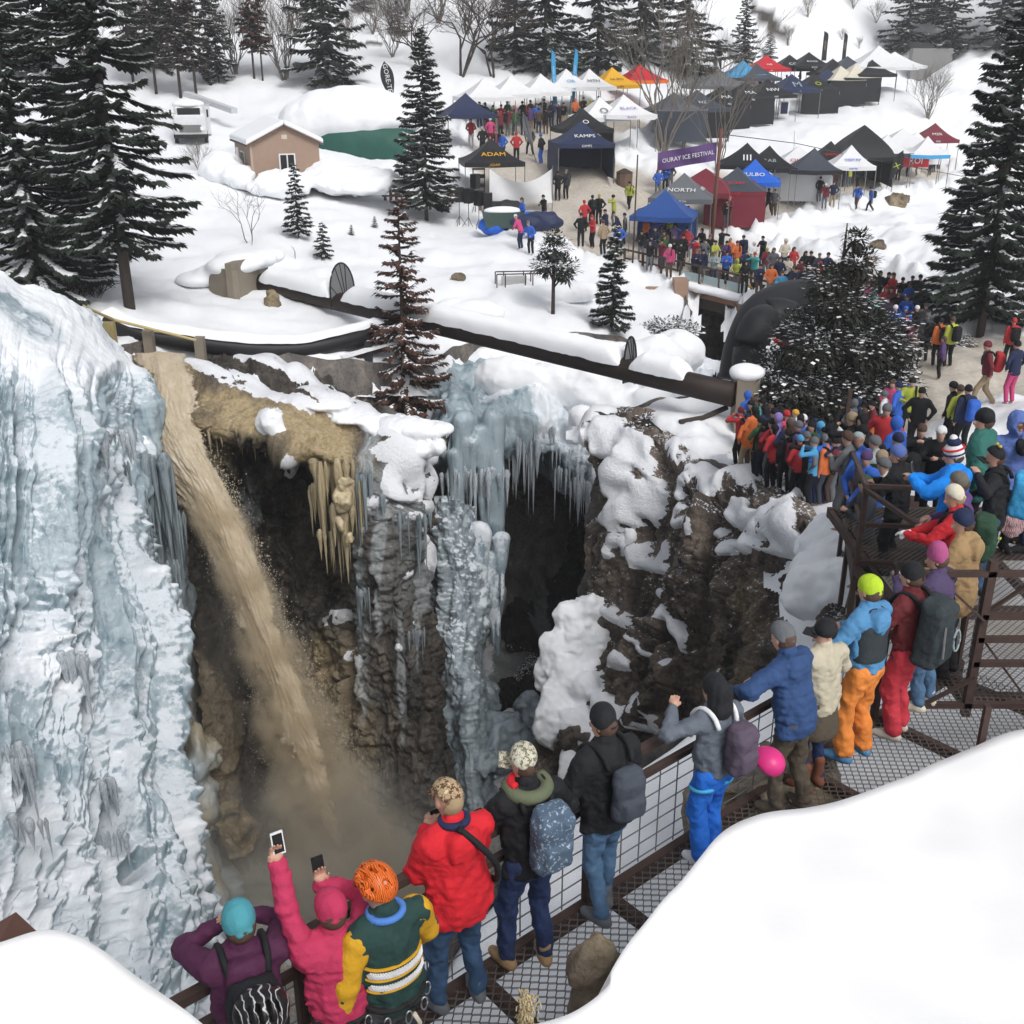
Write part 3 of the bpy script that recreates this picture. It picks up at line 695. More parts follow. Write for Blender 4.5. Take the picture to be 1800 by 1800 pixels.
# ---------------------------------------------------------------- right buttress
R = [[(1035,735,37),(1080,722,37),(1140,725,35.5),(1200,770,33),(1270,815,31),(1340,835,28.5),(1405,890,25),(1460,960,21),(1515,1040,17),(1580,1120,14)],
     [(1026,762,34),(1080,752,33.8),(1142,765,32),(1200,812,29.6),(1272,860,27.6),(1342,890,25),(1402,940,21.8),(1450,1010,18.2),(1505,1090,14.8),(1580,1160,12.6)],
     [(1042,830,33),(1086,830,31.8),(1140,850,30),(1200,880,28),(1270,920,26.2),(1338,960,23.8),(1393,1015,20.6),(1438,1080,17.2),(1490,1155,14.2),(1570,1230,12)],
     [(1044,930,32.4),(1090,930,31),(1143,950,29),(1200,980,27.5),(1268,1005,25.8),(1332,1040,23.3),(1382,1090,20.2),(1428,1160,16.9),(1478,1225,13.9),(1560,1300,11.7)],
     [(1042,1040,31.5),(1088,1050,30),(1142,1062,28.2),(1198,1080,26.8),(1262,1100,25.3),(1325,1130,23),(1372,1175,19.9),(1415,1240,16.6),(1466,1300,13.6),(1550,1370,11.5)],
     [(992,1160,30.6),(1056,1165,29),(1118,1175,27.4),(1178,1190,26.1),(1244,1210,24.8),(1308,1230,22.6),(1360,1270,19.6),(1400,1320,16.4),(1450,1380,13.4),(1540,1440,11.3)],
     [(950,1290,29.6),(1018,1295,28),(1086,1305,26.5),(1150,1320,25.3),(1225,1330,24),(1292,1340,22.2),(1346,1370,19.4),(1388,1410,16.2),(1438,1460,13.2),(1530,1520,11.1)],
     [(948,1430,28),(1008,1440,27),(1076,1445,25.6),(1140,1455,24.5),(1215,1460,23.3),(1282,1465,21.6),(1336,1480,19),(1376,1500,16),(1426,1540,13),(1520,1600,10.9)],
     [(945,1620,25),(1000,1640,24.2),(1070,1640,23.2),(1130,1650,22.4),(1210,1650,21.5),(1276,1650,20),(1330,1660,18),(1370,1680,15),(1420,1700,12.6),(1510,1720,10.5)]]
sh = Sheet(R, 620, 620); X, Y = sh.pix(); sh.px0 = (X, Y)
topz = sstep(.0, .16, sh.v)
d = rock_disp(sh.P, .95, .75, .15, .38, 30) * (.25 + .75 * topz) - .15 * topz
snow = sh.blob([(1085,775,62,34),(1110,830,38,50),(1105,870,30,30),(1100,905,34,32),(1088,960,13,26,1,20),(1124,975,26,32),(1140,1000,16,12,.9),(1185,792,15,18),(1176,850,10,30,1),(1192,835,22,14,.9),
  (1183,905,20,26,1,-20),(1222,922,22,24),(1262,937,10,10,.9),(1293,962,19,14),
  (1230,790,60,40),(1300,820,90,42,1,15),(1250,845,30,34),(1400,860,110,45,1,20),(1300,900,26,28),(1345,925,55,22,1,12),(1390,895,26,50,1,-15),(1344,950,14,30),(1382,960,46,20,1,5),(1470,1000,60,34,1,-20),(1425,1040,30,34),(1500,930,80,60,1,45),
  (1150,1045,22,9,1,25),(1170,1075,26,11,1,55),(1192,1110,26,12,1,60),(1202,1140,10,10,.9),(1090,1100,30,9,.8,40),(1085,1160,32,16,1,30),(1120,1240,36,16,1,50),(1140,1290,28,12,1,60),(1180,1165,10,6,.8,50),(1255,1185,7,12,.8),
  (1075,1080,26,14,.8,30),(1130,1140,30,6,.6,45),(1110,1275,20,8,.8,30)])
snow *= 1 - sh.blob([(1350,875,20,26),(1372,885,12,18),(1450,915,52,40),(1156,830,14,60),(1420,985,20,10)])
snow = np.clip(snow * (1 + .9 * fbm(sh.P * .8 + 4, 3)) + snow * .55 * fbm(sh.P * 3.2, 3), 0, 1.2); drape(sh, d, snow, .24, 6)
ledge = sstep(.42, .8, sh.n[..., 2])
sn = np.maximum(snow, .66 * sstep(.35, .75, sh.n[..., 2]) * sstep(1350, 1050, Y) + .15 * fbm(sh.P * 1.3, 3))
sn = np.where(snow > .4, sn, np.minimum(sn, .66))
sh.A['snow'] = np.maximum(.85 * sstep(.30, .75, snow), np.clip(sn, 0, 1) * .62); sh.A['tan'] = np.clip(.35 * sh.blob([(1330,1130,28,130,1),(1290,1250,70,50,.5)]) * np.clip(.6 + fbm(sh.P * .8, 3), 0, 1), 0, .5)
sh.A['ice'] = X * 0; sh.A['wet'] = X * 0
sh.obj('buttress_cliff', M['cliff'], None, None)

# ---------------------------------------------------------------- gorge floor
nx, ny = 220, 220
gx, gy = np.meshgrid(np.linspace(-15, 9, nx), np.linspace(19, 44, ny))
P3 = np.stack([gx, gy, gx * 0], -1)
wl = np.abs(gx - (-4.5 + 2.2 * np.sin(gy * .35) + (gy - 30) * .28)) / 1.1
fz = -24.6 + .9 * fbm(P3 * .25, 3) + .25 * fbm(P3 * .9, 3) + .55 * sstep(.6, 1.6, wl)
i = (np.arange(ny - 1)[:, None] * nx + np.arange(nx - 1)[None, :]).ravel()
o = mesh_obj('gorge_floor', np.stack([gx, gy, fz], -1).reshape(-1, 3), np.stack([i, i + 1, i + 1 + nx, i + nx], 1), M['wetcliff'])
attr(o, 'snow', np.clip(.62 * sstep(1.0, 1.6, wl) + .25 * fbm(P3 * .7, 3), 0, .62) * sstep(27, 32, gy)); attr(o, 'tan', .5 * sstep(33, 27, gy) + 0 * gx); attr(o, 'ice', .35 + .3 * fbm(P3 * .5, 3)); attr(o, 'wet', gx * 0 + 1)
tag(o, kind='structure')
# ---------------------------------------------------------------- near snow banks
def grid_obj(name, P, mat, kind='structure', label=None, attrs=None, flip=False):
    nv, nu = P.shape[:2]; i = (np.arange(nv - 1)[:, None] * nu + np.arange(nu - 1)[None, :]).ravel()
    F = np.stack([i, i + 1, i + 1 + nu, i + nu], 1)
    if flip: F = F[:, ::-1]
    o = mesh_obj(name, P.reshape(-1, 3), np.ascontiguousarray(F), mat)
    for k, v in (attrs or {}).items(): attr(o, k, v)
    return tag(o, label, kind=kind)
ZD = -5.70                                                     # walkway deck height
def bank(name, sil, d_near, drop=1.6, lab=None):
    """a rounded snow bank: crest line given, rolling down on the far side and running back to the near side"""
    C = np.array([at(*p) for p in sil]); C = _cat(C, 240); n = len(C)
    rows = []
    away = np.array([0, 1, 0.])
    for t in np.linspace(0, 1, 14):                             # far side, curling down
        a = t * math.pi / 2 * 1.05; rows.append(C + np.array([-.30, .30, 0]) * (1 - math.sin(math.pi / 2 - a)) * 1.0 + np.array([-.12, .12, -drop]) * (1 - math.cos(a)))
    rows = rows[::-1]
    near = C.copy(); near[:, 1] = np.minimum(C[:, 1] * .25, d_near); near[:, 0] = C[:, 0] * .8 + .3
    near[:, 2] = C[:, 2] * .55 - .5
    for t in np.linspace(0, 1, 60)[1:]:
        q = C * (1 - t) + near * t; q[:, 2] += -.45 * np.sin(np.pi * np.minimum(t * 1.0, 1)) ; rows.append(q)
    P = np.array(rows); P[..., 2] += .05 * fbm(P * .9, 2)
    return grid_obj(name, P, M['nearsnow'], label=lab)
bank('snow_bank', [(820,1835,3.1),(930,1805,3.3),(1010,1778,3.5),(1068,1735,3.8),(1078,1700,4.0),(1120,1640,4.4),(1190,1560,5.0),(1262,1468,5.7),(1330,1430,6.0),(1420,1415,6.2),(1500,1400,6.4),(1580,1370,6.8),(1660,1330,7.2),(1740,1300,7.5),(1830,1280,7.7),(1950,1250,8),(2200,1215,8.4),(2600,1180,9),(3200,1150,9.6)], .6)
bank('snow_roof', [(-160,1800,2.6),(-60,1690,2.75),(10,1655,2.85),(70,1632,2.95),(120,1634,3.0),(180,1662,3.0),(240,1710,3.0),(300,1755,3.0),(350,1795,2.95),(420,1860,2.9)], .5, 1.2)
m = MB(); a, b, c, e = at(-60,1655,2.95), at(28,1603,3.05), at(68,1640,2.98), at(-40,1720,2.85)
dn = np.array([0, .02, -.05]); m.add([a, b, c, e, a + dn, b + dn, c + dn, e + dn], [(3, 2, 1, 0), (4, 5, 6, 7), (0, 1, 5, 4), (1, 2, 6, 5), (2, 3, 7, 6), (3, 0, 4, 7)])
tag(m.build('roof_corner', simple('brown_roof_sheet', (.085, .042, .032), .6, .1, .2, 20)), 'brown metal roof corner poking out of the near snow', 'roof sheet')

# ---------------------------------------------------------------- walkway of expanded metal with rail and wire mesh
A0 = np.array([-2.21, 3.95, 0.]); DIR = np.array([.763, .646, 0]); DIR /= np.linalg.norm(DIR); NRM = np.array([DIR[1], -DIR[0], 0])   # NRM points to the near side
def wk(s, t, z): return A0 + DIR * s + NRM * t + np.array([0, 0, z])
LEN = 9.0
walk = empty('walkway', wk(0, 0, ZD), 0, 'long steel grating walkway carrying the line of onlookers above the gorge', 'walkway')
walk.location = (0, 0, 0)
m = MB(); m.bar(wk(-1, 0, ZD - .07), wk(LEN, 0, ZD - .07), .07, .16); m.build('edge_beam', M['rust'], walk)
m = MB(); m.bar(wk(-1, 1.5, ZD - .07), wk(LEN, 1.5, ZD - .07), .07, .16); m.build('edge_beam', M['rust'], walk)
sx = 0.15
while sx < LEN:
    m = MB(); m.bar(wk(sx, .04, ZD - .05), wk(sx, 1.46, ZD - .05), .075, .09); m.build('cross_beam', M['rust'], walk); sx += 1.22
def expanded(name, o0, ax, ay, Lx, Ly, parent, cw=.085, ch=.042, w=.0045):
    """diamond mesh: zig-zag strands; joined because it has thousands of them"""
    V = []; F = []
    nx = int(Lx / cw); ny = int(Ly / ch)
    for j in range(ny + 1):
        base = None
        for i in range(nx * 2 + 1):
            y = j * ch + (ch / 2 if (i % 2) else -ch / 2) * (1 if j % 2 else -1) * .82
            x = i * cw / 2; c = o0 + ax * x + ay * y; k = len(V)
            V += [c - ay * w, c + ay * w]
            if i: F.append((k - 2, k, k + 1, k - 1))
    top = len(V); V = V + [v - np.array([0, 0, .010]) for v in V]
    F2 = [tuple(np.array(f)[::-1] + top) for f in F]
    return tag(mesh_obj(name, V, F + F2, M['grate'], parent, False), kind='stuff')
expanded('grating', wk(-.6, .03, ZD), DIR, NRM, LEN + .6, 1.45, walk)
# rail
rail = empty('railing', (0, 0, 0), 0, 'rusty steel railing with wire mesh along the gorge side of the walkway', 'railing')
m = MB(); m.bar(wk(-1, 0, ZD + 1.10), wk(LEN, 0, ZD + 1.10), .06, .06); m.build('top_rail', M['rust'], rail)
m = MB(); m.bar(wk(-1, 0, ZD + .86), wk(LEN, 0, ZD + .86), .05, .05); m.build('mid_rail', M['rust'], rail)
ps = np.array([.05, 1.28, 2.56, 3.62, 4.88, 6.15, 7.38, 8.9])
for s_ in ps:
    m = MB(); m.bar(wk(s_, 0, ZD - .15), wk(s_, 0, ZD + 1.13), .06, .06, up=NRM); m.build('post', M['rust'], rail)
m = MB()
for k in range(6): m.bar(wk(-1, -.032, ZD + .06 + k * .135), wk(LEN, -.032, ZD + .06 + k * .135), .0075, .0075)
sx = -1.0
while sx < LEN: m.bar(wk(sx, -.036, ZD + .02), wk(sx, -.036, ZD + .84), .0075, .0075, up=NRM); sx += .20
tag(m.build('wire_mesh', M['galv'], rail), kind='stuff')
# right platform with taller braced frame
P0 = wk(7.4, 1.5, 0); plat = empty('platform', (0, 0, 0), 0, 'steel grating platform behind the braced frame on the right', 'platform')
E = wk(LEN, 0, 0)
px0, py0, px1, py1 = 4.42, 9.15, 8.2, 14.0
m = MB()
for y in (py0, 11.0, 12.6, py1): m.bar((px0, y, ZD - .08), (px1, y, ZD - .08), .08, .14)
for x in (4.45, 6.1, px1): m.bar((x, py0 + .04, ZD - .075), (x, py1 - .04, ZD - .075), .07, .11)
m.build('frame', M['rust'], plat)
expanded('grating', np.array([4.5, 9.19, ZD]), np.array([1., 0, 0]), np.array([0, 1., 0]), 3.7, 4.8, plat)
expanded('grating', wk(6.4, 1.53, ZD - .02), DIR, NRM, 2.2, 1.4, walk)
fr = empty('braced_frame', (0, 0, 0), 0, 'tall rusty frame of rails and diagonal braces at the right end of the walkway', 'railing')
fx, fy = 4.38, 8.92
for x in (fx, fx + 1.25, fx + 2.6):
    m = MB(); m.bar((x, fy, ZD - .1), (x, fy, ZD + 1.55), .075, .075, up=(0, 1, 0)); m.build('post', M['rust'], fr)
for z in (1.42, .98, .74, .48, .02):
    m = MB(); m.bar((fx - .02 - (.75 if z in (.02, 1.42) else .0), fy - .01, ZD + z), (fx + 3.4, fy - .01, ZD + z), .055, .055); m.build('rail', M['rust'], fr)
for a, b in (((fx + .05, fy + .06, ZD + .98), (fx + .6, fy + .06, ZD + 1.45)), ((fx, fy + .07, ZD + .78), (fx + .55, fy + .07, ZD + .1)), ((fx + .6, fy + .08, ZD + .96), (fx + 1.2, fy + .08, ZD + 1.6)), ((fx, fy - .06, ZD + .35), (fx - .5, fy - .06, ZD + .02)), ((fx - .5, fy - .07, ZD + 1.4), (fx, fy - .07, ZD + .95)), ((fx + 1.25, fy + .07, ZD + .76), (fx + 2.5, fy + .07, ZD + .06))):
    m = MB(); m.bar(a, b, .05, .02); m.build('brace', M['rust'], fr)
q0 = atz(1737, 1240, ZD + .9)
tag(MB().bar(q0, q0 + np.array([0, 0, -1.6]), .05, .05, up=(0, 1, 0)).build('marker_post', M['rust']), 'short rusty post standing alone in the snow bank at right', 'post')
# landing and stairs going down to the far side
st = empty('staircase', (0, 0, 0), 0, 'steel staircase packed with people leading down from the walkway', 'stairs')
T0 = atz(1572, 995, ZD); T0 = np.array([4.25, 12.1, ZD]); B0 = at(1480, 850, 20.0); B0 = np.array([B0[0], 20.0, B0[2] - .15])
sd_ = B0 - T0; SL = np.linalg.norm(sd_[:2]); hd = np.array([sd_[0], sd_[1], 0]) / SL; sn_ = np.array([hd[1], -hd[0], 0]); ns = 17
for side in (0, 1.5):
    m = MB(); m.bar(T0 + sn_ * side + [0, 0, -.12], B0 + sn_ * side + [0, 0, -.12], .06, .24); m.build('stringer', M['rust'], st)
    m = MB(); m.bar(T0 + sn_ * side + [0, 0, 1.05], B0 + sn_ * side + [0, 0, 1.05], .06, .06); m.build('handrail', M['rust'], st)
    m = MB(); m.bar(T0 + sn_ * side + [0, 0, .55], B0 + sn_ * side + [0, 0, .55], .045, .045); m.build('handrail', M['rust'], st)
    for k in (0, .33, .66, 1.0):
        q = T0 + sd_ * k + sn_ * side; m = MB(); m.bar(q + [0, 0, -1.2], q + [0, 0, 1.25 if k == 1.0 else 1.08], .06, .06, up=(0, 1, 0)); m.build('post', M['rust'], st)
for k in range(ns):
    q = T0 + sd_ * ((k + .5) / ns)
    m = MB(); m.bar(q + sn_ * .05, q + sn_ * 1.45, .28, .035); m.build('step', M['rust'], st)
m = MB()
for z in (1.05, .55, .05): m.bar(T0 + [0.04, 0, z], T0 + np.array([1.0, -.12, z]), .05, .05)
m.bar(T0 + [0, 0, 1.0], wk(LEN, 0, ZD + 1.08), .05, .05); m.bar(T0 + [0, 0, -.06], wk(LEN, 0, ZD - .06), .07, .12)
m.build('landing_rail', M['rust'], st)
sp = empty('rim_railing', (0, 0, 0), 0, 'bare steel rail posts standing in the snow on the rim beside the stairs', 'railing')
for (px, py, h) in [(1473, 862, 2.1), (1508, 962, 1.1)]:
    q = at(px, py, 20.3 if py < 900 else 16.6); MB().bar(q + [0, 0, -.5], q + [0, 0, h], .07, .07, up=(0, 1, 0)).build('post', M['rust'], sp)

# rocks by the walkway
def rock(name, c, r, label, seed, mat=None, h=.03, cat='rock', squash=None):
    r = np.array(r, float); s = SDF(c - r * 1.4 - .1, c + r * 1.4 + .1, h); rs = np.random.RandomState(seed)
    for k in range(7):
        o = (rs.rand(3) - .5) * r * 1.1; s.box(c + o, r * (.35 + .4 * rs.rand(3)), .04, .06, M=Matrix.Rotation(rs.rand() * 3, 3, 'Z') @ Matrix.Rotation((rs.rand() - .5) * .9, 3, 'X'))
    s.ell(c, r * .8, .08); s.rough(.07, 3.0, o=4)
    V, F = s.mesh(); o = mesh_obj(name, V, F, mat or M['cliff'], None, False)
    n = len(V)
    for k in ('snow', 'ice', 'wet'): attr(o, k, np.zeros(n))
    attr(o, 'tan', np.clip(.35 + .5 * fbm(V * 1.5 + seed, 3), 0, .75))
    return tag(o, label, cat)
M['lichen'] = rock_mat('lichen_rock', (.07, .05, .042), (.19, .16, .13), (.33, .31, .26))
rock('boulder', at(1052, 1700, 4.45) + np.array([0, .05, -.16]), (.12, .14, .36), 'reddish lichen covered boulder beside the snow bank edge', 3, M['lichen'], .018)
rock('boulder', at(1150, 1490, 9.3), (.42, .35, .75), 'brown rock stub rising behind the wire mesh railing', 5, M['lichen'], .03)
rock('boulder', atz(1375, 1395, ZD - .25) + np.array([0, 0, -.12]), (.75, .55, .30), 'dark wet rock under the feet of the blue jacket person', 8, M['lichen'], .03)
rock('boulder', atz(1330, 1400, ZD - .2), (.25, .3, .35), 'mossy rock tip poking up beside the blue trousers', 9, M['lichen'], .025)
# dry weed sticking out of the near bank
wd = at(925, 1795, 3.35); m = MB(); rs = np.random.RandomState(4)
for k in range(240):
    a = rs.rand() * 6.28; b = wd + np.array([rs.normal() * .016, rs.normal() * .016, rs.rand() * .20 - .05]); m.tube([b, b + np.array([math.cos(a) * .014, math.sin(a) * .014, .012]), b + np.array([math.cos(a) * .02, math.sin(a) * .02, -.006])], .0028, 4)
m.tube([wd + [0, 0, -.25], wd + [0, 0, .14]], .008, 5)
tag(m.build('dry_weed', simple('dry_straw', (.42, .34, .20), .9)), 'dry tan weed head sticking up through the snow bank', 'weed')

# ---------------------------------------------------------------- the big pipe across the gorge
pl = empty('penstock_pipe', (0, 0, 0), 0, 'long brown steel pipe topped with snow spanning the gorge', 'pipe')
PA = at(458, 497, 47.5); PB = at(1290, 694, 33.2)
pd = (PB - PA) / np.linalg.norm(PB - PA)
MB().tube([PA + (PB - PA) * t for t in np.linspace(0, 1, 12)], .40, 20).build('pipe', M['pipe'], pl, True)
def on_pipe(px):
    lo, hi = 0., 1.
    for _ in range(40):
        t = (lo + hi) / 2; p = PA + (PB - PA) * t; w = p[1] * CP - p[2] * SP
        if 900 + FP * p[0] / w < px: lo = t
        else: hi = t
    return PA + (PB - PA) * lo
side = np.cross(pd, [0, 0, 1]); side /= np.linalg.norm(side)
for (xa, xb, nm) in [(468, 592, 1), (612, 1098, 2), (1116, 1210, 3)]:
    a, b = on_pipe(xa), on_pipe(xb); n = 90; rows = []
    for i, t in enumerate(np.linspace(0, 1, n)):
        c = a * (1 - t) + b * t; e = min(1, min(t, 1 - t) * np.linalg.norm(b - a) / .5) ** .45
        rows.append([c + side * math.cos(f) * .47 * (.85 + .15 * e) + np.array([0, 0, .20 + e * .58 * max(0, math.sin(f)) ** .6]) + (0 if math.sin(f) > 0.02 else 1) * np.array([0, 0, -.04]) for f in np.linspace(-.08, math.pi + .08, 18)])
    P = np.array(rows); P = P + (.035 * fbm(P * 1.8, 3))[..., None] * np.array([.4, .4, 1]); P[..., 2] += .02
    i = (np.arange(n - 1)[:, None] * 18 + np.arange(17)[None, :]).ravel(); F = np.stack([i, i + 18, i + 19, i + 1], 1)
    o = mesh_obj('snow_cap', P.reshape(-1, 3), F, M['pillow'], pl)
# fan guards standing on the pipe
def guard(c, label, h=1.25, w=.95):
    g = empty('pipe_guard', c, 0, label, 'guard'); R_ = np.array([math.cos(.25), math.sin(.25), 0])
    pts = [np.array([0, 0, -.3]) - R_ * w * .52] + [R_ * w * .52 * math.sin(a) + np.array([0, 0, .35 + h * math.cos(a)]) for a in np.linspace(-1.45, 1.45, 15)] + [R_ * w * .52 + np.array([0, 0, .2]), R_ * w * .35 + np.array([0, 0, -.25])]
    MB().tube(pts, .035, 6).build('rim', M['black'], g)
    for a in (-.55, -.12, .3): MB().tube([np.array([0, 0, -.3]) + R_ * .18, R_ * w * .52 * math.sin(a) + np.array([0, 0, .35 + h * math.cos(a)])], .024, 5).build('spoke', M['black'], g)
    MB().tube([np.array([0, 0, -.35]) + R_ * .2, -R_ * w * .48 + np.array([0, 0, .55])], .024, 5).build('spoke', M['black'], g)
    n = len(pts); V = [p + [0, .01, 0] for p in pts] + [p + [0, -.01, 0] for p in pts]
    mesh_obj('mesh_panel', V, [tuple(range(n)), tuple(range(2 * n - 1, n - 1, -1))], simple('wire_screen', (.16, .165, .17), .7), g, False)
    return g
guard(on_pipe(603) + np.array([0, 0, .1]), 'black fan shaped guard standing on the left part of the pipe', 1.15, .95)
g2 = guard(on_pipe(1107) + np.array([0, 0, -.15]), 'narrow dark guard plate on the pipe near its right end', .95, .42)
# concrete abutment with its snow cushion
ab = empty('concrete_wall', (0, 0, 0), 0, 'board formed concrete abutment holding the left end of the pipe', 'wall')
c0, c1, c2 = at(368, 508, 46.2), at(412, 527, 45.2), at(472, 482, 48.2)
m = MB(); top = 1.35
def wallseg(m, a, b, t=.3, h=1.6):
    d_ = (b - a); d_[2] = 0; n_ = np.array([-d_[1], d_[0], 0]); n_ /= np.linalg.norm(n_); n_ = n_ if n_[1] > 0 else -n_
    zt = max(a[2], b[2]) + .95
    V = [np.array([p[0], p[1], z]) + n_ * o for p in (a, b) for z in (min(a[2], b[2]) - 1.2, zt) for o in (0, t)]
    m.add(V, [(0, 1, 3, 2), (4, 6, 7, 5), (0, 4, 5, 1), (2, 3, 7, 6), (0, 2, 6, 4), (1, 5, 7, 3)])
wallseg(m, c0, c1); m.build('wall_panel', M['concrete'], ab); m = MB(); wallseg(m, c1 + np.array([.0, .01, 0]), c2); m.build('wall_panel', M['concrete'], ab)
s = SDF(np.array([-16, 43, -11.5]), np.array([-8, 54, -5.5]), .09)
for (px, py, d, rx, rz) in [(400, 468, 46.5, .9, .42), (430, 460, 47.2, .9, .42), (455, 455, 48.2, .8, .40), (380, 478, 47, .8, .35), (420, 455, 49, 1.1, .4), (350, 490, 47, 1.0, .35), (470, 450, 49.5, .8, .35)]:
    s.ell(at(px, py, d), (rx, rx, rz), .35)
s.rough(.03, 1.2); tag(s.obj('snow_cushion', M['pillow']), kind='structure')
for (px, py, d, h) in [(1290, 690, 33.1, 2.3)]:
    q = at(px, py, d); m = MB(); m.box(q + np.array([.45, .35, -.75]), (.36, .35, 1.2))
    o = m.build('concrete_pier', M['concrete']); tag(o, 'tan concrete pier at the right end of the big pipe', 'pier')
    s = SDF(q + [-.6, -.6, .0], q + [1.6, 1.3, 1.3], .06); s.ell(q + np.array([.45, .35, .55]), (.55, .5, .30), .1).rough(.05, 1.5); tag(s.obj('snow_cap', M['pillow']), kind='structure')
# flume / lower dark pipes behind the fall crest
fl = empty('flume_pipe', (0, 0, 0), 0, 'dark snow covered flume pipe running behind the waterfall crest', 'pipe')
pts = [at(185, 560, 37.2), at(240, 585, 37.6), at(330, 600, 38), at(430, 612, 38.6), at(520, 614, 39.2), at(600, 600, 40), at(680, 578, 41.5)]
MB().tube([np.array(p) for p in _cat(np.array(pts), 30)], .36, 14).build('pipe', M['black'], fl, True)
for p in (at(262, 600, 37.0), at(352, 612, 37.4)):
    MB().box(p + np.array([0, 0, -.25]), (.16, .16, .65)).build('support', M['concrete'], fl)
Pp = _cat(np.array(pts), 50) + np.array([0, 0, .30]); rows = []
for i, c in enumerate(Pp):
    rows.append([c + np.array([.15, 1, 0]) * math.cos(f) * .36 + np.array([0, -.03, .26 * max(0, math.sin(f)) ** .6 * min(1, i / 3, (len(Pp) - 1 - i) / 3)]) for f in np.linspace(0, math.pi, 10)])
P = np.array(rows); P[..., 2] += .05 * fbm(P * 1.1, 3)
i = (np.arange(49)[:, None] * 10 + np.arange(9)[None, :]).ravel(); mesh_obj('snow_cap', P.reshape(-1, 3), np.stack([i, i + 1, i + 11, i + 10], 1), M['pillow'], fl)
w = MB().tube([at(150, 545, 34.5) + [0, 0, .1], at(200, 562, 36.3), at(260, 577, 36.6), at(345, 598, 36.9)], .05, 8).build('hose', simple('yellowed_hose', (.45, .36, .17), .6)); tag(w, 'thin yellowish hose along the top of the flume', 'hose')
m = MB(); q = at(185, 600, 35.6); m.box(q + [0, 0, -.2], (.38, .12, .85)); m.box(q + [-.55, -.05, .1], (.28, .12, .8))
tag(m.build('stained_block', simple('stained_concrete', (.30, .25, .12), .9, 0, .5, 3)), 'yellow stained concrete block above the ice wall corner', 'block')
# trestle in the side channel left of the dead spruce
tr = empty('trestle', (0, 0, 0), 0, 'dark timber trestle under snow behind the waterfall crest', 'trestle')
m = MB(); m.bar(at(648, 600, 40.3), at(650, 702, 39.8), .28, .28, up=(0, 1, 0)); m.build('post', M['black'], tr)
m = MB(); m.bar(at(600, 634, 39.6), at(700, 604, 41), .22, .2); m.build('beam', M['rust'], tr)
m = MB(); m.bar(at(600, 628, 39.4), at(700, 599, 40.8), .26, .10); m.build('snow_strip', M['pillow'], tr)
m = MB(); m.bar(at(545, 608, 40.2), at(700, 570, 42.5), .8, .5); m.build('beam', M['black'], tr)

# ---------------------------------------------------------------- snow pillows
def pillows(name, L, h=.08, k=.3, rough=.05, mat='pillow'):
    C = [at(*p[:3]) for p in L]; R_ = [p[3:6] for p in L]
    lo = np.min([c - np.array(r) for c, r in zip(C, R_)], 0) - .5; hi = np.max([c + np.array(r) for c, r in zip(C, R_)], 0) + .5
    s = SDF(lo, hi, h)
    for c, r in zip(C, R_): s.ell(c, r, k)
    s.rough(rough, 1.3, o=3); s.rough(.035, 5.0, o=3); o = s.obj(name, M[mat]); return tag(o, kind='structure')
_L = []
for (px, py, d, w, n) in [(1018,1080,30.7,30,3),(1045,1065,30.7,18,2),(1035,1110,30.5,30,3),(1005,1130,30.4,38,4),(1015,1160,30.2,48,5),(1025,1190,29.8,44,5),(975,1170,30.4,22,2),(960,1195,30.3,10,2),(1015,1220,29.4,44,5),(1045,1205,29.2,30,3),(1005,1255,29,46,5),(1000,1285,28.8,42,4),(1035,1270,28.5,36,3),(1080,1235,28.3,24,2),(1105,1255,27.8,18,2),(1060,1300,28,34,3),(1018,1330,28,20,2),(1012,1360,27.6,16,2),(1075,1325,27.4,26,2),(1110,1285,27.2,12,2)]:
    for k in range(n): _L.append((px + 6 + (k / max(1, n - 1) - .5) * 2 * w * .72, py + (k % 2) * 8, d + .1 * (k % 3), .30 + .008 * w, .45, .32 + .005 * w))
pillows('snow_pillow', _L, .06, .30, .12)
pillows('snow_pillow', [(885,1290,33.5,.9,.9,.9),(870,1320,33,.9,.8,.6),(915,1300,33.3,.7,.8,.5),(925,1245,35.5,.4,.5,.7),(940,1260,35,.4,.5,.6),(850,1340,32,.7,.7,.4)], .08, .35, .28, 'dice')  # shadowed snow mound: its grey-blue shade is put into the colour
pillows('snow_pillow', [(700,752,34.2,1.2,.7,.30),(750,755,34.0,.9,.6,.28),(660,745,34.6,.8,.6,.25),(735,790,33.6,.55,.5,.24),(770,788,33.4,.25,.3,.20),(575,712,34.6,.8,.6,.16),(620,735,34.4,.7,.6,.18)], .06, .25, .10)
pillows('snow_pillow', [(1060,768,34,.85,.7,.42),(1100,775,33.4,.9,.7,.5),(1130,790,32.6,.6,.6,.5),(1105,830,32,.6,.5,.5),(1120,860,31.3,.4,.4,.35),(1100,905,31,.45,.4,.5),(1110,945,30.6,.25,.3,.35)], .07, .3)
pillows('snow_pillow', [(1150,640,44,1.5,1,1.2),(1190,620,46,1.2,1,1),(1100,655,43.5,1,1,1.0),(980,680,43.3,1.3,.8,1.0),(1035,690,43,1.0,.8,1.1),(890,665,43,1.4,.9,.9),(1080,720,42.5,.9,.7,.8),(1020,745,41.4,.5,.5,.9),(1130,730,42,.9,.6,.5),(1150,700,42,.8,.6,.5),(940,640,45,2,1.0,.6),(850,630,45,2,1,.6),(1060,630,46,2,1,.7)], .12, .5, .12)
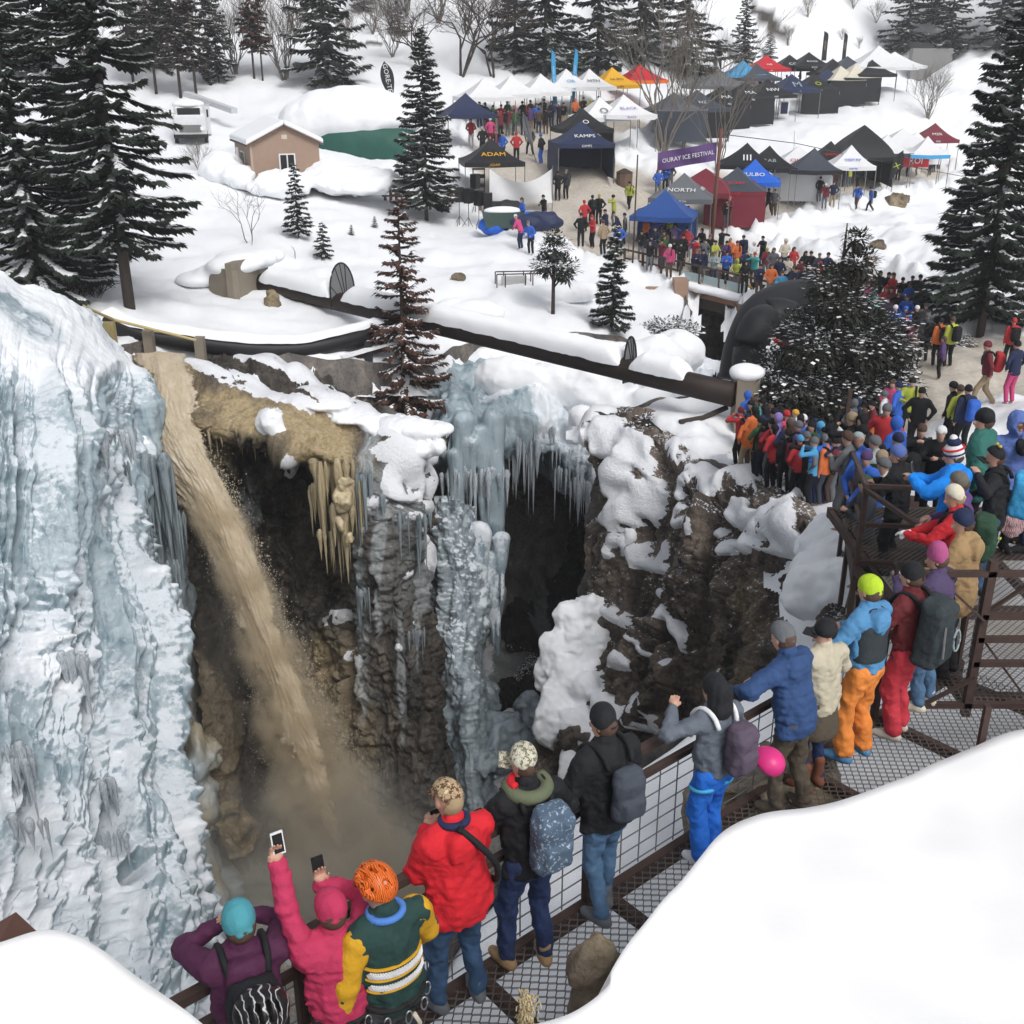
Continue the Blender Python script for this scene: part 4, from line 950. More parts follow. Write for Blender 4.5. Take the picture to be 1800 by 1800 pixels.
pillows('snow_pillow', [(1470,985,18.6,.6,.6,.35),(1440,1010,17.9,.6,.5,.4),(1425,1045,17.0,.4,.4,.5),(1490,1010,17.5,.7,.6,.4),(1520,985,17.8,.8,.7,.4),(1470,1040,16.6,.5,.5,.35),(1450,1030,17,.5,.5,.4),(1540,1020,16.5,.8,.7,.4),(1410,1060,17,.25,.25,.35),(1560,960,18,.9,.8,.5),(1500,940,19.3,.9,.7,.4),(1450,965,19.5,.6,.5,.3)], .06, .25, .14)
# fall lip ice lumps
pillows('ice_lump', [(477,742,32.4,.38,.3,.42),(488,758,32.3,.28,.25,.25)], .05, .12, .05); pillows('ice_lump', [(513,805,33.4,.26,.3,.34),(508,790,33.4,.18,.2,.2)], .05, .1, .04)

# ---------------------------------------------------------------- icicles
def icicle_mesh(seed, n=7, rings=9):
    rs = np.random.RandomState(seed); V = []; F = []
    for i in range(rings + 1):
        t = i / rings; r = (1 - t) ** 1.05 * (1 + .22 * math.sin(t * 17 + seed) * (1 - t)) * min(1, .35 + t * 9) + .012
        for k in range(n):
            a = 2 * math.pi * k / n; V.append((r * math.cos(a) + .12 * math.sin(t * 3 + seed), r * math.sin(a), -t))
    for i in range(rings):
        for k in range(n): F.append((i * n + k, (i + 1) * n + k, (i + 1) * n + (k + 1) % n, i * n + (k + 1) % n))
    F.append(tuple(range(n))); return V, F
ICM = {}
def icicle(parent, p, L, w, mat, seed):
    key = (seed % 5, mat)
    if key not in ICM:
        o = mesh_obj('icicle', *icicle_mesh(seed % 5), M[mat], parent); ICM[key] = o.data
        attr(o, 'frost', np.full(len(o.data.vertices), (.46 if mat == 'ice' else .24))); attr(o, 'tan', np.zeros(len(o.data.vertices)))
    else: o = bpy.data.objects.new('icicle', ICM[key]); link(o, parent)
    o.location = tuple(map(float, p)); o.scale = (w, w, L); o.rotation_euler = (0, 0, seed * 1.7)
    return o
def icicles(label, L, mat, per=1, jit=.25, cat='icicles'):
    root = empty('icicle_row', at(*L[0][:3]), 0, label, cat); root.location = (0, 0, 0); rs = np.random.RandomState(len(label))
    k = 0
    for (px, py, d, n, spread, Lm, Lx, w) in L:
        for i in range(n):
            x = px + (i / max(1, n - 1) - .5) * spread if n > 1 else px
            p = at(x + rs.normal() * 1.5, py + rs.normal() * 3, d + rs.normal() * jit); icicle(root, p + np.array([0, 0, .55]), Lm + rs.rand() ** 1.5 * (Lx - Lm), w * (.45 + 1.0 * rs.rand() ** 1.5), mat, k + int(px)); k += 1
    return root
icicles('row of long pale icicles hanging from the ice fall into the dark cave', [(850,850,38.9,16,80,.8,3.6,.12),(800,850,38.7,12,50,.6,2.6,.11),(905,790,40.8,22,80,1.2,3.8,.12),(950,775,41.1,8,45,.8,2.4,.12),(1000,840,40.9,9,45,.9,2.6,.12),(1030,870,40.5,10,50,.9,2.4,.11),(985,815,41,5,30,.6,1.8,.1),(925,800,40.6,6,40,1.5,3.6,.13),(1045,905,40,6,25,.6,1.8,.1)], 'ice')
icicles('brown stained icicles hanging from the waterfall lip', [(586,835,32.5,12,66,1.0,4.4,.17),(604,915,32.2,9,40,1.0,3.0,.14),(558,880,33.0,6,24,.8,2.2,.11),(624,880,32.2,7,26,1.2,3.8,.12),(575,960,32.4,4,20,1.0,2.2,.1)], 'tanice')
icicles('grey icicles streaking down the rock wall right of the brown waterfall', [(640,860,32.4,9,26,1.4,5.0,.11),(668,900,32.3,6,20,.8,3.4,.09),(742,930,32.4,7,26,.8,3.0,.10),(700,930,32.2,5,40,.5,1.8,.08),(640,1060,31.6,6,24,.8,3.0,.09),(735,1130,31.2,6,24,.6,2.4,.08)], 'dice')
icicles('short grey icicles under the stained waterfall lip', [(420,790,33.4,10,90,.3,1.1,.07),(380,780,33.2,5,40,.3,.8,.07),(470,810,33.6,6,40,.2,.8,.05)], 'tanice')
icicles('icicles fringing the blue block at the top of the ice wall', [(205,790,27.5,9,60,.5,1.5,.16),(232,860,30.4,6,30,.7,1.9,.10),(235,960,29.6,4,20,.5,1.5,.08)], 'ice')
icicles('icicles in the hollows of the left ice wall', [(132,1185,21.2,9,36,.8,2.6,.13),(42,1375,18.0,8,36,.6,2.0,.11),(190,1405,19.8,7,34,.6,1.8,.10),(30,1350,18.2,5,50,.6,1.6,.11),(170,1420,20,6,40,.5,1.5,.10),(265,1180,25.4,6,40,.5,1.4,.1),(60,1480,16.6,5,60,.5,1.2,.09),(205,1500,18.6,5,40,.4,1.1,.08)], 'ice')
pillows('ice_lump', [(600,850,32.0,.25,.2,.3),(607,885,31.9,.2,.2,.35),(598,925,31.9,.14,.12,.3),(612,950,31.8,.12,.12,.3),(592,868,32,.15,.2,.2)], .035, .10, .22, 'tanice')
icicles('long grey icicles hanging beside the brown waterfall', [(262,830,30.2,16,80,1.5,4.6,.17),(300,930,31.0,9,50,1.2,3.6,.14),(240,900,29.6,8,40,1.0,3.4,.13),(285,1010,29.8,8,60,1.0,3.0,.13),(215,840,29.5,5,30,1.0,2.4,.12)], 'dice')
# large free hanging curtain
def curtain(name, L, label, lo, hi, h=.07, mat='ice', frost=.12):
    s = SDF(np.array(lo), np.array(hi), h); rs = np.random.RandomState(5)
    for (x0, y0, d0, x1, y1, d1, r0, r1) in L: s.cap(at(x0, y0, d0), at(x1, y1, d1), r0, r1, .12)
    s.rough(.10, 1.6, (1, 1, .25), 3); V, F = s.mesh(); o = mesh_obj(name, V, F, M[mat])
    z = V[:, 2]; attr(o, 'frost', np.clip(frost + .35 * fbm(V * .8, 3), 0, 1)); attr(o, 'tan', z * 0)
    return tag(o, label, 'icicle')
rs = np.random.RandomState(3); L = [(868,735,39.6,872,940,38.9,.50,.34),(872,920,38.9,876,1060,38.4,.34,.20),(876,1040,38.4,874,1150,38.2,.19,.05),(845,760,39.4,850,880,39,.36,.18),(850,880,39,856,985,38.8,.22,.04),
  (812,740,39.2,808,840,38.8,.45,.22),(808,850,38.8,806,960,38.5,.24,.05),(830,780,39,826,900,38.8,.30,.05),(796,800,38.8,793,900,38.6,.22,.05),(840,1020,38.4,832,1085,38,.18,.03),(855,1000,38.6,866,1130,38.2,.22,.05),
  (840,1000,37.6,850,1060,37.4,.35,.2),(820,1000,36.8,818,1050,36.6,.3,.05),(880,1040,38.4,884,1090,38.2,.25,.04)]
curtain('ice_curtain', L, 'long blue ice pillar hanging in front of the dark cave', at(780, 700, 41) - [1.2, 3.5, 11], at(900, 700, 41) + [1, 1, 1.2])
L = []
for k in range(14):
    x = 775 + k * 8.2; y = 930 + 35 * math.sin(k * 1.3) + k * 4
    L.append((x, y, 36.4 + .05 * k, x + 2, y + 95 + 60 * rs.rand(), 36, .34, .06))
curtain('ice_curtain', L, 'lower blue ice apron with short points beside the cave', at(775, 900, 37) - [1.2, 2.5, 5.5], at(895, 900, 37) + [1.2, 1.5, 1.2], .065, 'ice', .4)

# ---------------------------------------------------------------- the brown waterfall
def water_mat(name, c0, c1, c2, thresh, soft):
    m, nt, b = newmat(name)
    def uvn(su, sv, sc, det):
        a = N(nt, 'ShaderNodeAttribute'); a.attribute_name = 'across'; l = N(nt, 'ShaderNodeAttribute'); l.attribute_name = 'along'
        cb = N(nt, 'ShaderNodeCombineXYZ'); k1 = N(nt, 'ShaderNodeMath', operation='MULTIPLY'); k1.inputs[1].default_value = su; k2 = N(nt, 'ShaderNodeMath', operation='MULTIPLY'); k2.inputs[1].default_value = sv
        nt.links.new(a.outputs['Fac'], k1.inputs[0]); nt.links.new(l.outputs['Fac'], k2.inputs[0]); nt.links.new(k1.outputs[0], cb.inputs[0]); nt.links.new(k2.outputs[0], cb.inputs[1])
        n = N(nt, 'ShaderNodeTexNoise'); n.inputs['Scale'].default_value = sc; n.inputs['Detail'].default_value = det; n.inputs['Roughness'].default_value = .65; nt.links.new(cb.outputs[0], n.inputs['Vector']); return n
    n1 = uvn(2.2, .55, 1.6, 8); n2 = uvn(5, 2.6, 5, 8); n3 = noise_node(nt, 9, 8, .8)
    r = ramp(nt, n1.outputs[0], [(.32, c0), (.5, c1), (.7, c2)]); r2 = ramp(nt, n2.outputs[0], [(.3, .90), (.7, 1.07)])
    mm = N(nt, 'ShaderNodeMix', data_type='RGBA', blend_type='MULTIPLY'); mm.inputs[0].default_value = .7; nt.links.new(r.outputs[0], mm.inputs[6]); nt.links.new(r2.outputs[0], mm.inputs[7])
    nt.links.new(mm.outputs[2], b.inputs['Base Color']); b.inputs['Roughness'].default_value = .6
    a1 = N(nt, 'ShaderNodeMath', operation='ADD'); nt.links.new(geo_attr(nt, 'edge'), a1.inputs[0])
    a2 = N(nt, 'ShaderNodeMath', operation='MULTIPLY_ADD'); nt.links.new(n3.outputs[0], a2.inputs[0]); a2.inputs[1].default_value = .55; nt.links.new(n1.outputs[0], a2.inputs[2]); nt.links.new(a2.outputs[0], a1.inputs[1])
    al = ramp(nt, a1.outputs[0], [(thresh, 0), (thresh + soft, 1)]); nt.links.new(al.outputs[0], b.inputs['Alpha'])
    bump(nt, b, n2.outputs[0], .35, .10)
    return m
M['water'] = water_mat('muddy_water', (.35, .275, .175), (.44, .36, .245), (.54, .46, .34), .86, .75)
M['spray'] = water_mat('muddy_spray', (.40, .33, .23), (.48, .40, .29), (.58, .51, .40), .95, .9)
FLOW = [(280,618,32,36.6),(288,655,38,35.3),(294,720,40,34.0),(318,790,42,32.9),(368,880,38,32.0),(414,980,34,31.2),(460,1100,36,30.4),(504,1220,48,29.6),(545,1340,60,28.9),(582,1450,76,28.2),(618,1550,96,27.6),(650,1620,116,27.2)]
def flow_sheet(name, kw, off, mat, nu=90, nv=360, bulge=.8):
    C = []
    for (px, py, w, d) in FLOW:
        C.append([at(px + (t * w * kw), py + abs(t) * w * .15, d - bulge * (1 - t * t) - off) for t in np.linspace(-1, 1, 9)])
    P = _cat(_cat(np.array(C), nv).swapaxes(0, 1), nu).swapaxes(0, 1); n_ = grid_normals(P)
    if (n_ * P).sum(-1).mean() > 0: n_ = -n_
    V, U = np.meshgrid(np.linspace(0, 1, nv), np.linspace(-1, 1, nu), indexing='ij')
    q = np.stack([U * 2.2, V * 5, U * 0 + off], -1); P = P + n_ * ((.13 * fbm(q * np.array([1, 1.6, 1]), 3, 2.1, .5) + .045 * fbm(q * np.array([7, 14, 1]), 4, 2.1, .7)) * (.35 + .65 * sstep(0, .25, V)))[..., None]
    i = (np.arange(nv - 1)[:, None] * nu + np.arange(nu - 1)[None, :]).ravel()
    o = mesh_obj(name, P.reshape(-1, 3), np.stack([i, i + 1, i + 1 + nu, i + nu], 1), mat, FALL)
    attr(o, 'edge', (1 - np.abs(U)) * 1.1 - .90 * sstep(.30, .95, V)); attr(o, 'across', U * .5); attr(o, 'along', V * 26); return o
FALL = empty('waterfall', (0, 0, 0), 0, 'muddy brown waterfall plunging into the icy gorge', 'waterfall')
flow_sheet('stream', 1.0, 0, M['water']); flow_sheet('spray', 1.5, .30, M['spray'])
# droplets torn off the edges
rs = np.random.RandomState(9); V = []; F = []
Fp = np.array(FLOW)
for k in range(15000):
    t = rs.rand() ** .8 * (len(FLOW) - 4) + 3; i = int(t); f = t - i; i2 = min(i + 1, len(FLOW) - 1)
    px, py, w, d = Fp[i] * (1 - f) + Fp[i2] * f; sgn = 1 if rs.rand() < .75 else -1
    e = .62 + abs(rs.normal()) * .48; c = at(px + sgn * w * e, py + rs.normal() * 8, d - .3 + rs.normal() * .5); r = .008 + .014 * rs.rand() ** 2
    n = len(V); V += [c + [r, 0, 0], c + [-r * .5, r * .8, 0], c + [-r * .5, -r * .8, 0], c + [0, 0, r * 1.4], c - [0, 0, r * 1.4]]
    F += [(n, n + 1, n + 3), (n + 1, n + 2, n + 3), (n + 2, n, n + 3), (n + 1, n, n + 4), (n + 2, n + 1, n + 4), (n, n + 2, n + 4)]
tag(mesh_obj('droplets', V, F, simple('droplet', (.55, .49, .38), .5), FALL, False), kind='stuff')
# pool of pale slush at the foot
L = [(430,1640,25.5,1.5,1.2,.5),(470,1660,25,1.2,1.1,.5),(520,1680,24.5,1.2,1,.4),(380,1560,27,.9,.9,.7),(340,1420,28,.8,.8,1.3),(350,1320,28.6,.6,.7,.9),(330,1520,27,.9,.9,1)]
C = [at(*p[:3]) for p in L]
s = SDF(np.min(C, 0) - 2.2, np.max(C, 0) + 2.2, .12)
for c, p in zip(C, L): s.ell(c, p[3:6], .5)
s.rough(.34, 1.0, o=4); V, F = s.mesh(); o = mesh_obj('slush_mound', V, F, M['dice']); attr(o, 'frost', np.clip(.12 + .2 * fbm(V, 2), 0, 1)); attr(o, 'tan', np.clip(.30 + .5 * fbm(V * .5, 3), 0, .7)); tag(o, kind='structure')
o = rock('boulder', at(412, 1465, 27.2), (.55, .6, .85), 'round dark boulder standing in the mist at the foot of the fall', 14, M['wetcliff'], .05)

# mist boiling up from the foot of the fall, and the spray hanging round the stream
def mist(c, r, col, dens, lo=.38, rot=0.0, sc=1.7, name='mist'):
    mo = MB().ell((0, 0, 0), (1, 1, 1), 24, 16).build(name, None, None, True); mo.location = tuple(c); mo.scale = tuple(r); mo.rotation_euler = (0, rot, 0); tag(mo, kind='stuff')
    mm = bpy.data.materials.new(name); mm.use_nodes = True; nt = mm.node_tree; nt.nodes.remove(nt.nodes['Principled BSDF']); out = nt.nodes['Material Output']
    pv = N(nt, 'ShaderNodeVolumePrincipled'); pv.inputs['Color'].default_value = (*col, 1); pv.inputs['Anisotropy'].default_value = .2
    tc = N(nt, 'ShaderNodeTexCoord'); ln = N(nt, 'ShaderNodeVectorMath', operation='LENGTH'); nt.links.new(tc.outputs['Object'], ln.inputs[0])
    fr = ramp(nt, ln.outputs['Value'], [(.15, 1), (.95, 0)]); nn = N(nt, 'ShaderNodeTexNoise'); nn.inputs['Scale'].default_value = sc; nn.inputs['Detail'].default_value = 4; nt.links.new(tc.outputs['Object'], nn.inputs['Vector']); nr = ramp(nt, nn.outputs[0], [(lo, .05), (.65, 1)])
    k1 = N(nt, 'ShaderNodeMath', operation='MULTIPLY'); nt.links.new(fr.outputs[0], k1.inputs[0]); nt.links.new(nr.outputs[0], k1.inputs[1]); k2 = N(nt, 'ShaderNodeMath', operation='MULTIPLY'); nt.links.new(k1.outputs[0], k2.inputs[0]); k2.inputs[1].default_value = dens
    nt.links.new(k2.outputs[0], pv.inputs['Density']); nt.links.new(pv.outputs[0], out.inputs['Volume']); mo.data.materials.clear(); mo.data.materials.append(mm)
mist(at(560, 1530, 26.4), (5.4, 3.4, 4.6), (.92, .89, .83), .75)
for i in range(4, 11):
    (xa, ya, wa, da), (xb, yb, wb, db) = FLOW[i], FLOW[min(i + 1, 11)]; q0, q1 = at(xa, ya, da - .8), at(xb, yb, db - .8); dq = q1 - q0; L_ = np.linalg.norm(dq)
    rr = (wa + wb) / 2 * da / 1900 * (1.6 + .10 * (i - 4))
    mist((q0 + q1) / 2, (rr, rr * .9, L_ * .95), (.94, .83, .65), 6.5 - .75 * (i - 4), .40, math.atan2(dq[0], dq[2]) + math.pi, 3.6, 'spray_mist')
mist(at(395, 1150, 29.0), (1.8, 1.2, 5.0), (.80, .76, .70), .16)
# ---------------------------------------------------------------- trees
def foliage_mat(name, a, b, c):
    m, nt, bs = newmat(name); n = noise_node(nt, 1.3, 3); n2 = noise_node(nt, 11, 2)
    cc = ramp(nt, n.outputs[0], [(.3, a), (.55, b), (.75, c)]); r2 = ramp(nt, n2.outputs[0], [(.3, .6), (.7, 1.4)])
    mm = N(nt, 'ShaderNodeMix', data_type='RGBA', blend_type='MULTIPLY'); mm.inputs[0].default_value = 1; nt.links.new(cc.outputs[0], mm.inputs[6]); nt.links.new(r2.outputs[0], mm.inputs[7])
    nt.links.new(mm.outputs[2], bs.inputs['Base Color']); bs.inputs['Roughness'].default_value = .85; bs.inputs['Specular IOR Level'].default_value = .15; return m
M['needle'] = foliage_mat('needles', (.018, .027, .021), (.034, .046, .036), (.056, .070, .054))
M['needle2'] = foliage_mat('grey_needles', (.022, .028, .024), (.042, .050, .042), (.07, .075, .062))
M['dead'] = foliage_mat('dead_needles', (.055, .028, .022), (.10, .054, .042), (.15, .088, .068))
M['darkpine'] = foliage_mat('dark_pine', (.020, .022, .017), (.040, .041, .034), (.075, .073, .060))
M['deadgrey'] = foliage_mat('dead_twigs', (.035, .027, .023), (.06, .048, .042), (.10, .085, .075))
def sprays(P, D, L, Wd, droop, rs, fold=.25):
    """P start, D unit direction, L length, Wd width: two triangles folded along the spine"""
    n = len(P); up = np.array([0, 0, 1.0]); side = np.cross(D, up); side /= (np.linalg.norm(side, axis=1, keepdims=True) + 1e-6)
    tip = P + D * L[:, None] - up * (droop * L)[:, None]; mid = P + D * (L * .45)[:, None] - up * (droop * L * .25)[:, None]
    a = mid + side * Wd[:, None] - up * (fold * Wd)[:, None]; b = mid - side * Wd[:, None] - up * (fold * Wd)[:, None]
    V = np.stack([P, a, tip, b], 1).reshape(-1, 3); i = np.arange(n) * 4
    F = np.concatenate([np.stack([i, i + 1, i + 2], 1), np.stack([i, i + 2, i + 3], 1)]); return V, F
def conifer_data(H, R0, seed, nb=130, ns=60, sp=.34, clear=.08, snow=.35, ragged=.3, dead=False, pw=.85, droop=.35):
    rs = np.random.RandomState(seed); P = []; D = []; L = []; WW = []; BR = MB(); SP = []; SD_ = []; SL_ = []; SW = []
    for k in range(nb):
        t = (k + rs.rand()) / nb; z = H * (clear + (1 - clear) * t ** 1.15 * .985); rr = R0 * (1 - t) ** pw * (1 - ragged * rs.rand()) + .12
        if t < .12: rr *= .55 + 3.2 * t
        a = rs.rand() * 2 * math.pi if dead or nb > 60 else k * 2.4; dirh = np.array([math.cos(a), math.sin(a), 0])
        dr = droop * (1.1 - .9 * t) + .1 * rs.normal(); b0 = np.array([0, 0, z])
        m = max(8, int(ns * 1.45 * (rr / R0) ** .8)); s_ = rs.rand(m) ** .75
        def bp(s): return b0 + dirh * (rr * s)[:, None] + np.stack([s * 0, s * 0, -rr * dr * s ** 1.3 + rr * .22 * s ** 3], 1)
        q = bp(s_); lat = np.where(rs.rand(m) < .5, -1, 1.) * (.35 + .9 * rs.rand(m)); dd = dirh[None] * 1.0 + np.cross(dirh, [0, 0, 1])[None] * lat[:, None] + np.array([0, 0, 1.]) * (rs.normal(size=m) * .22)[:, None]
        dd /= np.linalg.norm(dd, axis=1, keepdims=True)
        P.append(q); D.append(dd); l_ = sp * (.6 + .8 * rs.rand(m)) * (.55 + .45 * (rr / R0)); L.append(l_); WW.append(l_ * (.22 + .14 * rs.rand(m)))
        pts = bp(np.linspace(0, 1, 5)); BR.tube(list(pts), [.035 * rr / R0 + .012, .03 * rr / R0 + .01, .02, .012, .006], 4, False)
        if snow > 0:
            sel = (s_ > .2) & (rs.rand(m) < 1.8 * snow * (.35 + 1.3 * rs.rand()))
            if sel.any(): SP.append(q[sel] + [0, 0, .035]); SD_.append(dd[sel] * [1, 1, .4]); SL_.append(l_[sel] * .6); SW.append(l_[sel] * .17)
    V, F = sprays(np.concatenate(P), np.concatenate(D), np.concatenate(L), np.concatenate(WW), .45, rs)
    sn = None
    if SP: sn = sprays(np.concatenate(SP), np.concatenate(SD_), np.concatenate(SL_), np.concatenate(SW), .25, rs, .1)
    return V, F, BR, sn
def conifer(name, base, H, R0, seed, label, group=None, mat='needle', cat='tree', tw=.0115, lean=(0, 0), **kw):
    root = empty(name, base, 0, label, cat, group)
    V, F, BR, sn = conifer_data(H, R0, seed, **kw)
    MB().tube([(0, 0, -.6), (0, 0, H * .3), (lean[0] * .5, lean[1], H * .7), (0, 0, H)], [H * tw, H * tw * .8, H * tw * .4, .012], 9).build('trunk', M['bark'], root, True)
    mesh_obj('crown', V, F, M[mat], root, False)
    BR.build('branches', M['bark'], root)
    if sn: mesh_obj('snow_load', sn[0], sn[1], M['pillow'], root, False)
    return root
def place_copy(src, base, rz, sc, label, group=None):
    o = copy_tree(src); o.location = tuple(map(float, base)); o.rotation_euler = (0, 0, rz); o.scale = sc if isinstance(sc, tuple) else (sc, sc, sc); o['label'] = label
    if group: o['group'] = group
    elif 'group' in o: del o['group']
    return o
conifer('spruce', GR(228, 540), 19, 3.3, 1, 'tall dark snow dusted spruce with a bare lower trunk above the ice wall', nb=270, ns=170, sp=.36, clear=.13, snow=.20, ragged=.45, pw=.72, droop=.38)
conifer('spruce', GR(70, 520), 13.6, 3.5, 2, 'broad snow flecked spruce at the left edge of the picture', nb=270, ns=170, sp=.34, clear=.03, snow=.38, ragged=.4, pw=.8)
conifer('spruce', GR(150, 498), 16.5, 3.0, 3, 'dark spruce crowded between the two big spruces on the left', nb=220, ns=140, sp=.38, clear=.05, snow=.16, ragged=.4, pw=.72)
conifer('spruce', GR(-30, 500), 17, 3.2, 31, 'spruce half outside the picture behind the left edge', nb=140, ns=80, sp=.42, clear=.04, snow=.3, ragged=.4)
# low dead brush under them
rs = np.random.RandomState(77); m = MB()
for k in range(260):
    b = GR(60 + rs.rand() * 120, 500 + rs.rand() * 25); a = rs.rand() * 6.28; l = .4 + rs.rand() * .8; m.tube([b, b + np.array([math.cos(a) * l * .5, math.sin(a) * l * .5, .3 + rs.rand() * .5]), b + np.array([math.cos(a) * l, math.sin(a) * l, .2 + rs.rand() * .5])], .016, 3, False)
tag(m.build('brush', M['bark']), 'tangle of bare dark brush under the big spruces on the left', 'brush', kind='stuff')
conifer('spruce', GR(750, 388), 10.6, 2.35, 4, 'dense green spruce in the middle beside the white sheet screen', nb=240, ns=130, sp=.30, clear=.09, snow=.24, ragged=.22, pw=.75, mat='needle2')
conifer('dead_spruce', at(714, 738, 40.6), 8.7, 1.95, 5, 'rust brown dead spruce rising past the pipe from the gorge', nb=150, ns=80, sp=.24, clear=.03, snow=.14, ragged=.35, mat='dead', pw=.6, droop=.30, tw=.014)
conifer('sapling', GR(525, 418), 3.7, .85, 6, 'young spruce on the snow slope below the tan shed', nb=60, ns=46, sp=.22, clear=.08, snow=.3)
s2 = conifer('sapling', GR(570, 453), 1.75, .5, 7, 'small spruce sapling right of the young spruce on the slope', nb=34, ns=34, sp=.16, clear=.06, snow=.25)
place_copy(s2, GR(618, 413), 1, .32, 'tiny spruce tip sticking out of the snow left of the brown tree'); place_copy(s2, GR(659, 400), 2, .36, 'tiny spruce tip sticking out of the snow above the brown tree')
conifer('spruce', GR(1076, 582), 4.6, 1.05, 8, 'small dark spruce left of the bridge abutment', nb=120, ns=90, sp=.22, clear=.05, snow=.30)
def pine(name, base, H, blobs, seed, label, n=2600, sp=.26, snow=.2, mat='needle2', trunk=True, cat='tree'):
    root = empty(name, base, 0, label, cat); rs = np.random.RandomState(seed); P = []; D = []; BR = MB()
    for (x, y, z, r) in blobs:
        m = int(n * r * r / sum(b[3] ** 2 for b in blobs)); v = rs.normal(size=(m, 3)); v /= np.linalg.norm(v, axis=1)[:, None]; rad = r * (.45 + .6 * rs.rand(m)) * (1 + .3 * fbm(v * 1.7 + seed + x, 2))
        P.append(np.array([x, y, z]) + v * rad[:, None] * [1, 1, .72]); d = v + [0, 0, .15] + rs.normal(size=(m, 3)) * .35; D.append(d / np.linalg.norm(d, axis=1)[:, None])
        BR.tube([(0, 0, max(.1, z - r * 1.2)), (x * .5, y * .5, z - r * .5), (x, y, z)], [.05, .035, .012], 5, False)
        for k in range(6):
            a = rs.rand() * 6.28; BR.tube([(x * .7, y * .7, z - r * .3), (x + math.cos(a) * r * .5, y + math.sin(a) * r * .5, z + rs.normal() * .2 * r), (x + math.cos(a) * r * .95, y + math.sin(a) * r * .95, z + rs.normal() * .3 * r)], [.025, .015, .006], 4, False)
    P = np.concatenate(P); D = np.concatenate(D); L = sp * (.6 + .8 * rs.rand(len(P)))
    V, F = sprays(P, D, L, L * .2, .2, rs); mesh_obj('crown', V, F, M[mat], root, False)
    if trunk: MB().tube([(0, 0, -.5), (0, 0, H * .5), (0, 0, H * .95)], [.02 * H + .02, .015 * H + .02, .02], 8).build('trunk', M['bark'], root, True)
    BR.build('branches', M['bark'], root)
    sel = (rs.rand(len(P)) < snow) & (D[:, 2] > -.2); V, F = sprays(P[sel] + [0, 0, .04], D[sel] * [1, 1, .4], L[sel] * .9, L[sel] * .34, .15, rs, .1); mesh_obj('snow_load', V, F, M['pillow'], root, False)
    return root
pine('pine', GR(972, 552), 3.6, [(0, 0, 2.9, .7), (-.35, 0, 2.2, .65), (.4, 0, 2.1, .7), (0, 0, 3.4, .4), (.55, .1, 1.7, .45)], 3, 'slender snow frosted pine beside the wire kiosk frame', 1700, .22, .3)
pine('pine', GR(1450, 735, 20), 6.5, [(-1.3, 0, 1.3, 1.3), (.2, -.3, 1.0, 1.4), (1.5, 0, 1.2, 1.3), (-.6, 0, 2.6, 1.3), (1.0, 0, 2.7, 1.4), (1.9, .2, 2.4, 1.0), (.2, 0, 3.8, 1.1), (-.4, 0, 4.4, .7), (.5, 0, 5.0, .6), (.35, 0, 5.7, .4), (-1.9, 0, .6, .9)], 5, 'big dark bushy pine in front of the black inflatable arch', 22000, .20, .17, 'darkpine')
pine('pine', GR(1545, 690, 20), 3.0, [(0, 0, 1.6, .8), (.4, 0, .9, .7), (-.3, 0, .9, .7)], 9, 'low snow plastered bush right of the big dark pine', 2600, .20, .55, 'needle2')
conifer('spruce', GR(1722, 592), 15, 3.0, 11, 'large dark spruce standing right of the lower crowd', nb=260, ns=160, sp=.36, clear=.06, snow=.13, ragged=.4, pw=.7)
conifer('spruce', GR(1800, 560), 13.5, 2.9, 12, 'large spruce cut by the right edge of the picture', nb=230, ns=130, sp=.36, clear=.05, snow=.16, ragged=.45, pw=.75)
conifer('spruce', GR(1672, 560), 7.5, 1.6, 13, 'slimmer spruce tucked against the left side of the large one', nb=150, ns=90, sp=.32, clear=.06, snow=.2, ragged=.4)
pine('shrub', GR(1650, 612), .9, [(0, 0, .35, .5), (.5, 0, .3, .45), (-.5, .1, .3, .4), (1.0, 0, .25, .4)], 19, 'snow covered shrub beside the path under the large spruce', 700, .16, .7, 'deadgrey', False, 'shrub')
pine('shrub', GR(1160, 590), 1, [(0, 0, .4, .6), (.8, 0, .4, .6), (1.5, .1, .2, .5), (-.6, 0, .2, .5)], 23, 'snow loaded shrub below the bridge abutment', 900, .2, .9, 'deadgrey', False, 'shrub')
pine('shrub', at(1136, 752, 33.5), .6, [(0, 0, .2, .35)], 29, 'small twiggy shrub on the rim of the rock buttress', 160, .16, .35, 'deadgrey', False, 'shrub')
